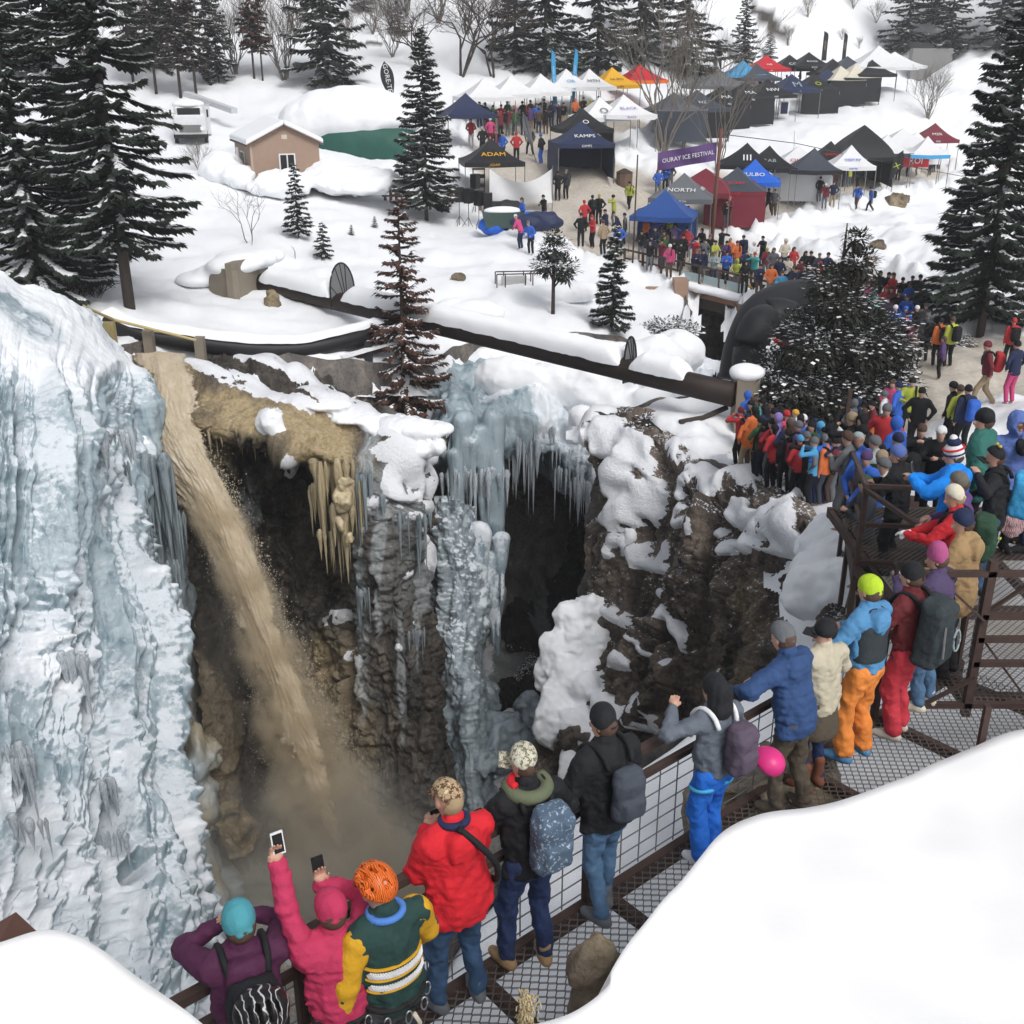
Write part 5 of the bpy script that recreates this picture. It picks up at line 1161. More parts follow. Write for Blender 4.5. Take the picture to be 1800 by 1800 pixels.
# background forest: prototypes copied
bgA = conifer('spruce', GR(575, 150), 15, 4.2, 14, 'dark broad spruce behind the snow covered green dome', 'conifers along the foot of the hillside', nb=130, ns=60, sp=.66, clear=.04, snow=.30, pw=.75, ragged=.3)
bgB = conifer('spruce', GR(958, 132), 17, 4.8, 15, 'dark spruce behind the white tents left of its two neighbours', 'conifers along the foot of the hillside', nb=140, ns=60, sp=.70, clear=.03, snow=.28, pw=.7, ragged=.45)
for (px, py, src, sc, lab) in [(1050, 128, bgB, (1.0, 1.0, 1.05), 'dark spruce rising behind the yellow tent'), (1130, 118, bgA, (1.15, 1.15, 1.1), 'broad spruce rising behind the red tent'), (1205, 135, bgB, (1.05, 1.05, 1.0), 'wide spruce left of the black and blue teardrop banner'),
   (905, 118, bgA, (.7, .7, .8), 'narrower spruce between the bare tree and the white tents'), (1306, 112, bgA, (.52, .52, .52), 'small slim spruce above the blue and red tents'), (1590, 92, bgB, (.85, .85, .75), 'snowy spruce above the two white tents on the hill'),
   (1665, 96, bgA, (.9, .9, .8), 'snowy spruce second from the right above the tents'), (1750, 88, bgB, (.8, .8, .7), 'spruce in the top right corner behind the large ones'), (1640, 40, bgA, (.7, .7, .6), 'spruce at the top edge above the white hill tents'), (1800, 60, bgA, (.8, .8, .9), 'spruce touching the right edge at the top'),
   (20, 130, bgA, (.9, .9, .9), 'hazy spruce in the top left corner'), (280, 120, bgB, (.55, .55, .75), 'narrow dull spruce left of the bare aspens'), (385, 145, bgA, (.45, .45, .6), 'small spruce low on the slope behind the white truck'), (640, 20, bgA, (.35, .35, .35), 'small shrubby spruce high on the open slope'),
   (1352, 108, bgB, (.25, .25, .2), 'dark shrub under the rock outcrop above the red tent'), (700, 60, bgA, (.3, .3, .2), 'low dark shrub on the slope behind the black banner')]:
    place_copy(src, GR(px, py, 60), px * .37, sc, lab, 'conifers along the foot of the hillside')
dd_ = conifer('dead_spruce', GR(447, 138), 8.5, 1.35, 16, 'thin reddish dead spruce on the slope above the shed', 'dead conifers on the slope', nb=70, ns=30, sp=.42, clear=.28, snow=.1, mat='dead', ragged=.5, pw=.5)
place_copy(dd_, GR(462, 142), 2, (.8, .8, .9), 'second reddish dead spruce just right of the first', 'dead conifers on the slope')
dg = conifer('larch', GR(318, 172), 11, 1.6, 17, 'grey brown leafless larch behind the white truck', 'leafless larches on the left slope', nb=90, ns=36, sp=.5, clear=.2, snow=.25, mat='deadgrey', ragged=.5, pw=.5)
for i, (px, py, s_, lab) in enumerate([(275, 165, .95, 'leafless larch left of the larch pair'), (345, 168, .9, 'leafless larch right of the tall one'), (235, 150, 1.0, 'leafless larch next to the tall left spruce'), (370, 150, .75, 'shorter leafless larch at the foot of the slope'), (300, 120, 1.0, 'leafless larch further up the slope')]):
    place_copy(dg, GR(px, py, 60), i * 1.3, s_, lab, 'leafless larches on the left slope')
def bare_data(H, seed, spread=.55, depth=5, r0=.07, n0=3, snowy=0):
    rs = np.random.RandomState(seed); m = MB()
    def go(p, d, L, r, k):
        q = p + d * L * .5 + rs.normal(size=3) * L * .05; e = q + (d + rs.normal(size=3) * .12) * L * .5
        m.tube([p, q, e], [r, r * .85, r * .68], 5 if k > 3 else 3, False)
        if k <= 0: return
        for j in range(2 if rs.rand() < .55 else 3):
            nd = d + rs.normal(size=3) * spread * np.array([1, 1, .5]) + np.array([0, 0, .12]); nd /= np.linalg.norm(nd); go(p + (e - p) * (.55 + .45 * rs.rand()) if j else e, nd, L * (.62 + .25 * rs.rand()), r * .62, k - 1)
    for j in range(n0):
        d = np.array([rs.normal() * .28, rs.normal() * .2, 1]); d /= np.linalg.norm(d); go(np.array([rs.normal() * .12, rs.normal() * .12, -.3]), d, H * .36, r0, depth)
    return m
def bare(name, base, H, seed, label, group=None, mat='greybark', cat='tree', **kw):
    root = empty(name, base, 0, label, cat, group); bare_data(H, seed, **kw).build('branches', M[mat], root); return root
b1 = bare('bare_tree', GR(812, 132), 8.5, 3, 'wide leafless tree with twisted limbs behind the black banner', spread=.6, depth=6, r0=.13, n0=3, mat='deadgrey')
place_copy(b1, GR(740, 128, 60), 2.2, .8, 'leafless tree between the green dome and the twisted one'); place_copy(b1, GR(868, 135, 60), 4.0, .85, 'leafless tree touching the left end of the white tents')
b2 = bare('bare_tree', GR(1165, 268), 10.5, 8, 'clump of pale leafless aspens above the festival banner', spread=.34, depth=5, r0=.10, n0=6)
place_copy(b2, GR(1202, 262, 60), 1.5, (.6, .6, .85), 'thin leaning aspen right of the aspen clump')
place_copy(b2, GR(1262, 300, 60), 3.5, (.5, .5, .75), 'thin bare sapling beside the brown utility pole')
b3 = bare('bare_tree', GR(442, 428), 3.1, 12, 'small bare tree on the snow left of the young spruce', spread=.5, depth=4, r0=.035, n0=2)
bare('bare_stick', GR(507, 452), 1.7, 5, 'thin bare stick in the snow below the young spruce', depth=1, r0=.02, n0=1, cat='sapling')
b4 = bare('bare_bush', GR(1630, 208), 4.6, 15, 'grey leafless bush on the snow right of the tent terrace', spread=.32, depth=5, r0=.05, n0=9, cat='bush')
for i, (px, py, sc, lab) in enumerate([(655, 60, .8, 'bare shrub on the slope above the black banner'), (500, 140, 1.3, 'bare whippy tree right of the dead spruces'), (415, 130, 1.2, 'bare whippy tree left of the dead spruces'), (690, 100, .9, 'bare shrub just above the black banner'), (340, 60, 1.6, 'bare tree high in the top left'), (520, 60, 1.2, 'bare tree above the whippy one at the top'),
    (1480, 70, .25, 'tuft of twigs on the slope left of the black flags'), (1510, 85, .25, 'tuft of twigs on the slope between the black flags and white tent'), (350, 300, .35, 'twiggy shrub left of the shed'), (715, 20, 1.3, 'bare tree at the top edge right of the open slope'), (770, 40, 1.3, 'bare tree at the top edge above the twisted tree'), (560, 20, 1.1, 'bare tree high up behind the broad dome spruce'), (610, 90, .7, 'bare shrub left of the open slope'), (680, 30, .9, 'bare shrub in the middle of the open slope'), (240, 110, 1.3, 'bare tree behind the left larches'),
    (1420, 30, .5, 'twiggy shrub on the top slope left of the flags'), (1540, 40, .5, 'twiggy shrub high above the white hill tents'), (1385, 80, .45, 'twiggy shrub behind the bright red tent'), (1500, 15, .5, 'twiggy shrub at the very top of the open hill'), (820, 60, 1.2, 'bare tree behind the wide twisted one'), (880, 90, 1.0, 'bare tree left of the dark background spruces'), (450, 60, 1.4, 'bare tree high above the dead spruces'), (150, 130, 1.3, 'bare tree showing between the big left spruces')]):
    place_copy(b4, GR(px, py, 50), i * 1.9, sc, lab)
# ---------------------------------------------------------------- festival: tents, flags, buildings
def GRH(px, py, h, d0=20., d1=245.):
    """ground point under a spot seen at (px, py) that is h above the ground"""
    r = ray(px, py); t = d0; prev = d0
    while t < d1:
        p = r * (t / r[1])
        if gz(p[0], p[1]) + h > p[2]: break
        prev = t; t *= 1.004
    p = r * (t / r[1]); return np.array([p[0], p[1], gz(p[0], p[1])])
_text = {}
def text_obj(body, size, mat, parent, loc, rot, name='lettering', align='CENTER', extrude=.004, sx=1.0):
    c = bpy.data.curves.new(name, 'FONT'); c.body = body; c.size = size; c.align_x = align; c.align_y = 'CENTER'; c.extrude = extrude; c.resolution_u = 2
    c.materials.append(mat); t_ = bpy.data.objects.new(name, c); COL.objects.link(t_); bpy.context.view_layer.update()
    me = bpy.data.meshes.new_from_object(t_); bpy.data.objects.remove(t_); me.materials.clear(); me.materials.append(mat)
    o = bpy.data.objects.new(name, me); link(o, parent); o.location = loc; o.rotation_euler = rot; o.scale = (sx, 1, 1); return o
COLS = dict(r=(.50, .02, .03), m=(.17, .02, .035), k=(.013, .014, .017), n=(.018, .028, .075), b=(.015, .12, .58), l=(.05, .33, .62), t=(.02, .36, .34), g=(.035, .11, .04), y=(.44, .50, .04), o=(.70, .15, .02),
   p=(.10, .05, .17), q=(.60, .05, .20), w=(.72, .73, .75), s=(.13, .14, .155), e=(.34, .25, .15), u=(.09, .055, .04), c=(.62, .58, .48), d=(.05, .06, .08), f=(.03, .14, .12), v=(.25, .18, .50), h=(.30, .38, .40), a=(.70, .38, .02))
CN = dict(r='red', m='maroon', k='black', n='navy', b='bright blue', l='light blue', t='teal', g='dark green', y='lime yellow', o='orange', p='purple', q='pink', w='white', s='grey', e='tan', u='brown', c='cream', d='charcoal', f='dark green', v='violet', h='pale grey blue', a='mustard')
_tm = {}
def tmat(k):
    if k not in _tm: _tm[k] = simple('canopy_' + CN[k].replace(' ', '_'), tuple(x * 1.0 for x in COLS[k]), .6, 0, .08, 2)
    return _tm[k]
def quad_s(A, B, C, sag, n=8):
    return None
def tent(px, py, col, label, w=3.0, rz=.35, val=None, walls='', text=None, tcol='w', peak=3.35, eave=2.15, tsz=.42, dome=False, group='pop-up canopy tents of the festival', snow=False, dep=None):
    w *= (1.30 if py < 175 and px > 1180 else 1.14); peak *= 1.06; eave *= 1.04; tsz *= 1.2; b = GRH(px, py, peak); t = empty('canopy_tent', b, rz, label, 'tent', group); r = w / 2; n = 8; V = []; F = []
    for k in range(4):
        a0 = [(-1, -1), (1, -1), (1, 1), (-1, 1)][k]; a1 = [(-1, -1), (1, -1), (1, 1), (-1, 1)][(k + 1) % 4]; i0 = len(V)
        for i in range(n + 1):
            f = i / n; z = eave + (peak - eave) * ((1 - f) ** (1.35 if not dome else .7)); m = max(1, i)
            for j in range(i + 1):
                g = j / i if i else 0; x = (a0[0] * (1 - g) + a1[0] * g) * r * f; y = (a0[1] * (1 - g) + a1[1] * g) * r * f
                V.append((x, y, z - .07 * f * (1 - f) * 4 * .5 - .05 * math.sin(math.pi * g) * f))
        def ix(i, j): return i0 + i * (i + 1) // 2 + j
        for i in range(n):
            for j in range(i + 1):
                F.append((ix(i, j), ix(i + 1, j), ix(i + 1, j + 1)))
                if j < i: F.append((ix(i, j), ix(i + 1, j + 1), ix(i, j + 1)))
    mesh_obj('canopy', V, F, tmat(col), t, True)
    vm = MB(); c = [(-r, -r), (r, -r), (r, r), (-r, r)]
    for k in range(4):
        a, e = c[k], c[(k + 1) % 4]; m_ = ((a[0] + e[0]) / 2, (a[1] + e[1]) / 2)
        vm.add([(*a, eave), (*m_, eave - .05), (*e, eave), (*e, eave - .28), (*m_, eave - .33), (*a, eave - .28)], [(0, 1, 4, 5), (1, 2, 3, 4)])
    vm.build('valance', tmat(val or col), t)
    for (x, y) in c: MB().bar((x * .985, y * .985, -.3), (x * .985, y * .985, eave), .05, .05, up=(0, 1, 0)).build('leg', M['galv'], t)
    for ch in walls:
        k = 'fr b l'.replace(' ', '').find(ch) if ch != 'f' else 0
        k = {'f': 0, 'r': 1, 'b': 2, 'l': 3}[ch]; a, e = c[k], c[(k + 1) % 4]
        V = []; nn = 10
        for i in range(nn + 1):
            g = i / nn; V += [(a[0] * (1 - g) + e[0] * g, a[1] * (1 - g) + e[1] * g, z) for z in (.0, eave * .5, eave - .1)]
        V = np.array(V); V[:, :2] *= 1 + .02 * np.sin(np.arange(len(V)) * 2.1)[:, None]
        F = [(i * 3 + q, i * 3 + 3 + q, i * 3 + 4 + q, i * 3 + 1 + q) for i in range(nn) for q in (0, 1)]
        mesh_obj('side_wall', V, F, tmat(val or ('k' if col in 'kdsnmy' else col)), t, True)
    if text:
        sl = math.atan2(peak - eave, r); f = .62
        text_obj(text, tsz, tmat(tcol), t, (0, -r * f, eave + (peak - eave) * (1 - f) ** 1.35 + .06), (sl * .92, 0, 0))
        text_obj(text, tsz * .8, tmat(tcol), t, (r * f, 0, eave + (peak - eave) * (1 - f) ** 1.35 + .06), (sl * .92, 0, math.pi / 2))
        text_obj(text, .22, tmat(tcol), t, (0, -r - .02, eave - .16), (math.pi / 2, 0, 0))
    if snow:
        s_ = MB(); s_.ell((0, 0, peak - .55), (r * .6, r * .6, .35), 12, 6); s_.build('snow_patch', M['pillow'], t, True)
    return t
T = [(850,137,'w','plain white tent at the left end of the white tent row',3.4,.30,{}),(898,132,'w','plain white tent second in the white tent row',3.4,.30,{}),(950,130,'w','off white tent third in the row with a pale valance',3.4,.30,{}),(995,122,'w','white tent behind the pair of blue feather flags',3.4,.30,{'text':'OR','tcol':'l'}),
 (1036,121,'w','white tent with a dark mountain logo left of the yellow tent',3.0,.30,{'text':'MTN','tcol':'s'}),(1076,118,'a','mustard yellow tent right of the white tent row',3.2,.30,{'text':'LA SPO','tcol':'k','tsz':.3}),(1125,112,'r','red orange tent beyond the yellow tent',3.4,.30,{'val':'o'}),
 (818,163,'n','dark navy tent tucked behind the middle spruce',3,.30,{}),(863,243,'k','black tent with yellow lettering beside the middle spruce',3.3,.15,{'text':'ADAM','tcol':'a','tsz':.45}),
 (1096,166,'w','white tent printed with purple mountains',3.4,.25,{'text':'BLACK','tcol':'v','tsz':.35,'walls':'l'}),(1054,172,'w','white tent printed with a round grey logo',3.2,.25,{'text':'O','tcol':'s','tsz':.7}),
 (1023,190,'k','black tent with white round logo behind the oval logo tent',3.2,.2,{'text':'O','tsz':.5,'walls':'r'}),(1022,212,'n','dark navy tent with a white oval logo in front',3.3,.15,{'walls':'blr','text':'KAMPS','tsz':.38,'val':'n'}),
 (1170,334,'n','plain dark blue tent nearest the bridge',3.1,-.25,{'val':'n','walls':'b','col2':'b'}),(1203,305,'s','grey tent with NORTH lettering behind the dark blue tent',3.3,-.25,{'text':'NORTH','tsz':.4}),(1241,296,'m','maroon tent with a white lattice emblem',2.8,-.2,{'text':'(#)','tsz':.6,'dome':True}),
 (1297,293,'d','charcoal and maroon tent with a black side wall',3.3,-.2,{'val':'m','walls':'fr','text':'SCARP','tcol':'r','tsz':.3}),(1328,282,'b','bright blue tent with white lettering',3.0,-.2,{'text':'JULBO','tsz':.4}),(1314,251,'k','black tent marked with three white strokes',3.3,-.15,{'text':'III','tsz':.75}),
 (1353,258,'k','black tent right of the three stroke tent',3.2,-.15,{'text':'RAB','tcol':'h','tsz':.4}),(1405,256,'w','large white tent behind the white flagpole',3.9,-.15,{'walls':'f','text':'OK C','tcol':'r','tsz':.45}),(1461,248,'k','black tent with a red logo right of the large white tent',3,-.1,{'text':'SMITH','tcol':'r','tsz':.3}),
 (1497,256,'w','white tent with blue lettering before the star dome',2.8,-.1,{'text':'osprey','tcol':'b','tsz':.35}),(1520,221,'k','black peaked dome tent edged with yellow bands',3.8,-.1,{'text':'X','tcol':'y','tsz':.8,'peak':4.2,'dome':True,'walls':'br'}),(1588,226,'w','wide white tent right of the star dome',4.6,-.1,{}),
 (1631,243,'w','white tent with a pale blue valance near the right spruces',2.7,-.1,{'val':'l'}),(1560,238,'w','small white tent squeezed behind the wide white tent',3.2,-.1,{'val':'d'}),(1432,262,'d','charcoal tent squeezed right of the large white tent',3,-.1,{'val':'k','walls':'b'}),(1612,232,'w','white tent behind the pale blue valance tent',3.2,-.1,{}),(1490,99,'d','charcoal tent between the two black flags at the back',3.2,.1,{}),(1330,112,'d','charcoal tent between the light blue and red tents',3.2,.1,{}),(1185,163,'s','grey tent left of the terrace row behind the aspens',3.2,.2,{'walls':'f','val':'d'}),(1644,219,'m','dark red tent at the right end of the lower row',3.2,-.1,{'text':'MSR','tsz':.4}),
 (1262,124,'s','long grey awning tent left of the light blue one',4.2,.1,{}),(1306,107,'l','light blue tent below the small slim spruce',3,.1,{}),(1347,98,'r','bright red tent in the rear upper row',3.2,.1,{'text':'rab','tsz':.4}),(1388,97,'k','black tent with white logo right of the bright red tent',3.2,.1,{'text':'CG','tsz':.5}),
 (1422,93,'k','black tent second right of the bright red tent',3.2,.1,{'text':'ROCK','tsz':.35}),(1464,103,'k','black tent left of the second black flag',3,.1,{}),(1533,106,'k','small black tent behind the pair of white terrace tents',3,.1,{}),(1545,80,'w','large white tent high on the hillside',5,.0,{'peak':4}),(1573,91,'w','white tent on the hill to the right of the large one',4,.0,{}),
 (1226,160,'d','charcoal tent at the left end of the terrace row',3.2,.22,{'walls':'fl','text':'NZ'}),(1268,152,'k','black terrace tent with white triangles second from the left',3.2,.22,{'walls':'f','text':'MA','tsz':.6}),(1310,144,'k','black terrace tent with white triangles third from the left',3.2,.22,{'text':'MA','tsz':.6,'walls':'f'}),(1350,139,'k','black terrace tent with white triangles fourth from the left',3.2,.22,{'text':'NW','tsz':.6,'walls':'l'}),
 (1392,130,'n','navy terrace tent with a large pale blue emblem',3.2,.22,{'text':'M','tcol':'h','tsz':1.0}),(1430,130,'k','black terrace tent with a yellow ring logo',3.0,.22,{'text':'O','tcol':'y','walls':'f','tsz':.7}),(1478,116,'c','cream terrace tent left of its twin',3,.22,{'walls':'f','val':'k'}),(1504,113,'c','cream terrace tent at the right end of the terrace',3,.22,{'walls':'f','val':'k'}),(1455,122,'n','navy terrace tent with dark walls beside the cream pair',3.0,.22,{'walls':'f','val':'d'})]
for (px, py, c, lab, w, rz, kw) in T:
    if kw.pop('col2', None): _tm['n2'] = simple('canopy_dark_blue', (.02, .07, .26), .6); _k = 'n2'; CN['n2'] = 'dark blue'; kw['val'] = 'n2'; c = 'n2'
    tent(px, py, c, lab, w, rz, **kw)
def feather(px, py, H, col, label, tilt=0.0, wide=.34, tear=False, text=None, tcol='w', tsz=.5, rz=0.0):
    b = GRH(px, py, H * math.cos(tilt)); f = empty('feather_flag', b, rz, label, 'flag', 'feather flags of the exhibitors'); f.rotation_euler = (0, tilt, rz)
    MB().tube([(0, 0, -.2), (0, 0, H * .8), (.04, 0, H)], .022, 6).build('pole', M['black'], f)
    n = 16; prof = []
    for i in range(n + 1):
        t = i / n; z = H * (.22 + .78 * t)
        wd = (wide * 2.2 * (math.sin(math.pi * min(1, .08 + t * .95)) ** .7) * (.25 + .9 * t)) if tear else wide * 2 * (1 if t < .82 else math.sqrt(max(0, 1 - ((t - .82) / .18) ** 2)))
        prof.append((wd, z))
    V = []; F = []
    for i, (wd, z) in enumerate(prof):
        o = -.5 * wd if tear else 0
        for q in range(4): V.append((o + wd * q / 3, .03 * math.sin(q * 1.4 + i * .5), z))
    for i in range(n):
        for q in range(3): F.append((i * 4 + q, i * 4 + q + 1, i * 4 + q + 5, i * 4 + q + 4))
    mesh_obj('banner', V, F, tmat(col), f, True)
    if text: text_obj(text, tsz, tmat(tcol), f, ((0 if tear else wide), -.06, H * .62), (math.pi / 2, -math.pi / 2 * -1, 0))
    return f
feather(690, 108, 3.6, 'k', 'black teardrop banner with white GORE-TEX lettering left of the middle spruce', -.18, .62, True, 'GORE-TEX', 'w', .50)
feather(975, 86, 5.2, 'l', 'light blue feather flag left of its twin', -.06, .17, text='outdoor research', tsz=.2); feather(1003, 84, 5.2, 'l', 'light blue feather flag right of its twin', .06, .17, text='outdoor research', tsz=.2)
feather(953, 112, 3.4, 'k', 'slim black and white flag before the white tents', 0, .15, text='M', tsz=.3); feather(943, 200, 3.3, 's', 'grey leaning teardrop banner on the plaza', -.28, .30, True)
feather(1449, 56, 3.9, 'k', 'tall black feather flag left of its twin on the terrace', 0, .26, text='carhart', tcol='e', tsz=.35); feather(1485, 57, 3.7, 'k', 'tall black feather flag right of its twin on the terrace', 0, .20, text='carhart', tcol='e', tsz=.3)
feather(1272, 74, 3.6, 'k', 'black teardrop banner with a blue print above the grey awning', -.15, .38, True, 'N', 'v', .6); feather(1565, 268, 3.0, 'k', 'black and yellow teardrop banner beside the star dome', .32, .45, True, 'X', 'y', .6)
feather(1256, 92, 2.4, 's', 'short grey flag left of the blue print banner', 0, .2)
# festival banner on two poles
def span_banner(pa, pb, h, col, label, text=None, tcol='w', tsz=.6, z0=1.0, sag=.0, cat='banner'):
    a, b = pa, pb; e = empty('banner', (0, 0, 0), 0, label, cat); d = b - a; L = np.linalg.norm(d[:2]); u = np.array([d[0], d[1], 0]) / L; nn = 14; V = []; F = []
    for q in (a, b): MB().bar(q + [0, 0, -.3], q + [0, 0, z0 + h + .15], .05, .05, up=(0, 1, 0)).build('pole', M['galv'], e)
    nv = 7
    for i in range(nn + 1):
        t = i / nn
        for j in range(nv + 1):
            s_ = j / nv; zt = z0 + h * s_ - sag * 4 * t * (1 - t) * s_; V.append(a + d * t + np.array([u[1] * .08 * math.sin(t * 9 + s_ * 2), -u[0] * .12 * math.sin(t * 9 + s_ * 3) - sag * .6 * math.sin(math.pi * t) * s_, zt]))
    for i in range(nn):
        for j in range(nv): F.append((i * (nv + 1) + j, (i + 1) * (nv + 1) + j, (i + 1) * (nv + 1) + j + 1, i * (nv + 1) + j + 1))
    mesh_obj('sheet', V, F, tmat(col), e, True)
    if text:
        c = (a + b) / 2; rz = math.atan2(u[1], u[0]); text_obj(text, tsz, tmat(tcol), e, tuple(c + np.array([u[1] * .15, -u[0] * .15 - .05, z0 + h * .5])), (math.pi / 2, -math.atan2(d[2], L), rz))
    return e
ba, bb = GRH(1157, 272, 2.4), GRH(1236, 248, 2.4); bb = np.array([bb[0], ba[1] + 1.0, bb[2]])
bb[2] = at(1236, 250, bb[1])[2] - 2.4; ba[2] = at(1157, 268, ba[1])[2] - 2.4
span_banner(ba, bb, 1.15, 'p', 'dark purple OURAY ICE FESTIVAL banner strung above the tents', 'OURAY ICE FESTIVAL', 'w', .39, 1.25)
sa, sb = GRH(860, 290, 3.0), GRH(972, 297, 2.6); sb = np.array([sb[0], sa[1] + .2, sa[2]])
span_banner(sa, sb, 2.0, 'w', 'sagging white sheet screen on the plaza edge', None, 'w', .5, .75, .75, 'screen')

# ---------------------------------------------------------------- tan shed
sh_ = GR(455, 318); e = empty('shed', GR(452, 322) + [0, 0, .0], 0, 'tan wooden shed with a snow covered gable roof', 'shed')
A_ = at(445, 322, 66.0); Bq = at(564, 312, 67.5); Cq = at(374, 285, 71.2)
zb = min(A_[2], Bq[2]) - .4; u1 = Bq - A_; u1[2] = 0; W1 = np.linalg.norm(u1); u1 /= W1; u2 = Cq - A_; u2[2] = 0; W2 = np.linalg.norm(u2); u2 = np.array([-u1[1], u1[0], 0]) * (1 if np.dot(u2, [-u1[1], u1[0], 0]) > 0 else -1); W2 = W2 * .95
e.location = (0, 0, 0); HH = 2.55; RZ = math.atan2(u1[1], u1[0]); tan_ = simple('tan_siding', (.33, .235, .18), .8, 0, .08, 3)
def SP_(a, b, z): return A_ * [1, 1, 0] + u1 * a + u2 * b + np.array([0, 0, zb + z])
def prism(m, a0, a1, b0, b1, z0, z1):
    V = [SP_(a, b, z) for a in (a0, a1) for b in (b0, b1) for z in (z0, z1)]; m.add(V, [(0, 1, 3, 2), (4, 6, 7, 5), (0, 4, 5, 1), (2, 3, 7, 6), (0, 2, 6, 4), (1, 5, 7, 3)]); return m
prism(MB(), 0, W1, 0, .08, 0, HH).build('front_wall', tan_, e); prism(MB(), 0, .08, .08, W2, 0, HH).build('side_wall', tan_, e); prism(MB(), W1 - .08, W1, .08, W2, 0, HH).build('side_wall', tan_, e); prism(MB(), .08, W1 - .08, W2 - .08, W2, 0, HH).build('back_wall', tan_, e)
GH = W1 * .24
m = MB(); m.add([SP_(0, 0, HH), SP_(W1, 0, HH), SP_(W1 / 2, 0, HH + GH), SP_(0, .08, HH), SP_(W1, .08, HH), SP_(W1 / 2, .08, HH + GH)], [(0, 1, 2), (5, 4, 3), (0, 2, 5, 3), (1, 4, 5, 2)]); m.build('gable', tan_, e)
def slope(m, s_, t0, t1, o=.25):
    x0 = -o if s_ < 0 else W1 + o; zz = HH - o * GH / (W1 / 2)
    V = [SP_(x0, -.25, zz + t0), SP_(W1 / 2, -.25, HH + GH + t0), SP_(W1 / 2, W2 + .25, HH + GH + t0), SP_(x0, W2 + .25, zz + t0)]; V += [v + np.array([0, 0, t1 - t0]) for v in V]
    m.add(V, [(3, 2, 1, 0), (4, 5, 6, 7), (0, 1, 5, 4), (1, 2, 6, 5), (2, 3, 7, 6), (3, 0, 4, 7)]); return m
for s_ in (-1, 1):
    slope(MB(), s_, 0, .07).build('roof', M['wood'], e); o = slope(MB(), s_, .075, .38).build('roof_snow', M['pillow'], e)
    bv = o.modifiers.new('b', 'BEVEL'); bv.width = .11; bv.segments = 3
prism(MB(), .25, .33, -.02, 0, 0, HH).build('corner_board', tan_, e)
for x in (.0,): prism(MB(), -.02, .10, -.03, 0.0, 0, HH).build('corner_board', simple('pale_trim', (.42, .33, .27), .8), e)
wf = prism(MB(), W1 * .40, W1 * .64, -.05, -.0, 1.0, 2.0).build('window', M['white'], e); prism(MB(), W1 * .42, W1 * .51, -.07, -.052, 1.07, 1.93).build('pane', M['black'], wf); prism(MB(), W1 * .53, W1 * .62, -.07, -.052, 1.07, 1.93).build('pane', M['black'], wf)
wf = prism(MB(), -.05, 0, W2 * .38, W2 * .62, 1.0, 2.0).build('window', M['white'], e); prism(MB(), -.07, -.052, W2 * .40, W2 * .49, 1.07, 1.93).build('pane', M['black'], wf); prism(MB(), -.07, -.052, W2 * .51, W2 * .60, 1.07, 1.93).build('pane', M['black'], wf)
prism(MB(), -.04, 0, W2 * .75, W2 * .92, .1, 2.1).build('door', M['white'], e); prism(MB(), W1 * .46, W1 * .54, -.03, 0, HH + .25, HH + .5).build('vent', simple('pale_vent', (.55, .48, .42), .8), e)
for k in range(1, int(W1 / .5)): prism(MB(), k * .5 - .012, k * .5 + .012, -.008, 0.0, 0, HH).build('batten', tan_, e)
c = at(500, 310, 65.4); pillows('snow_drift', [(500,322,65.3,1.5,.8,.8),(470,330,65,1.2,.8,.45),(390,300,67.5,1.3,1.5,1.1),(420,312,66.2,1.0,1.0,.8),(560,316,66.5,1.2,1,.4),(600,312,67.5,1.6,1.3,.7),(640,312,68,1.6,1.3,.6),(570,300,68,1.2,1,.6),(670,318,67,1.5,1.2,.5),(620,330,66,1.8,1.2,.35)], .14, .7, .16)
# snow heaped dark green dome
c = GR(628, 262); e = empty('tarp_dome', c, 0, 'dark green tarp dome buried under a thick dome of snow', 'shelter')
s = SDF((-5.5, -2.5, -1.5), (5.5, 5, 4), .16); s.ell((0, 1.2, .2), (4.2, 2.9, 2.3), .2); s.ell((2.4, .2, -.2), (2.0, 1.8, 2.0), .5); s.rough(.10, .6, o=2); s.obj('tarp', simple('green_tarp', (.015, .085, .065), .6, 0, .2, 2), e)
s = SDF((-7, -3.5, -1.5), (6, 6, 5.5), .16); s.ell((-.5, 1.4, 2.0), (4.6, 3.1, 2.0), .3); s.ell((-3.2, 1, 1.3), (2.2, 2.4, 1.6), .5); s.ell((2.6, .8, 1.8), (2.0, 2.0, .9), .4); s.rough(.14, .7, o=3); s.obj('snow_cover', M['pillow'], e)
# white truck and trailer half buried behind the shed
b = GR(338, 252); e = empty('truck', b, .25, 'white truck with a snow topped cab parked behind the shed', 'truck')
wp = simple('white_truck_paint', (.62, .64, .66), .35)
s = SDF((-1.4, -1.4, 0), (1.4, 2.4, 3), .07); s.box((0, 0, 1.15), (1.05, .9, .75), .18); s.box((0, 0, 1.95), (.95, .7, .42), .2, .06); s.obj('cab', wp, e)
MB().box((0, -.80, 2.0), (.72, .06, .24)).build('windscreen', M['black'], e); MB().box((0, -.93, .98), (.7, .03, .22)).build('grille', M['galv'], e); MB().box((0, -.95, .5), (1.1, .08, .12)).build('bumper', M['black'], e)
for x in (-.78, .78): MB().box((x, -.93, .98), (.14, .04, .11)).build('headlight', M['white'], e); MB().box((x * 1.5, -.6, 1.9), (.06, .05, .24)).build('mirror', M['black'], e)
MB().box((.2, 3.2, 1.4), (1.1, 2.2, .9)).build('box_body', wp, e); s = SDF((-1.5, -1.2, 2), (1.6, 1.4, 3.2), .08); s.ell((0, 0, 2.45), (1.05, .85, .32), .1); s.obj('snow_cap', M['pillow'], e)
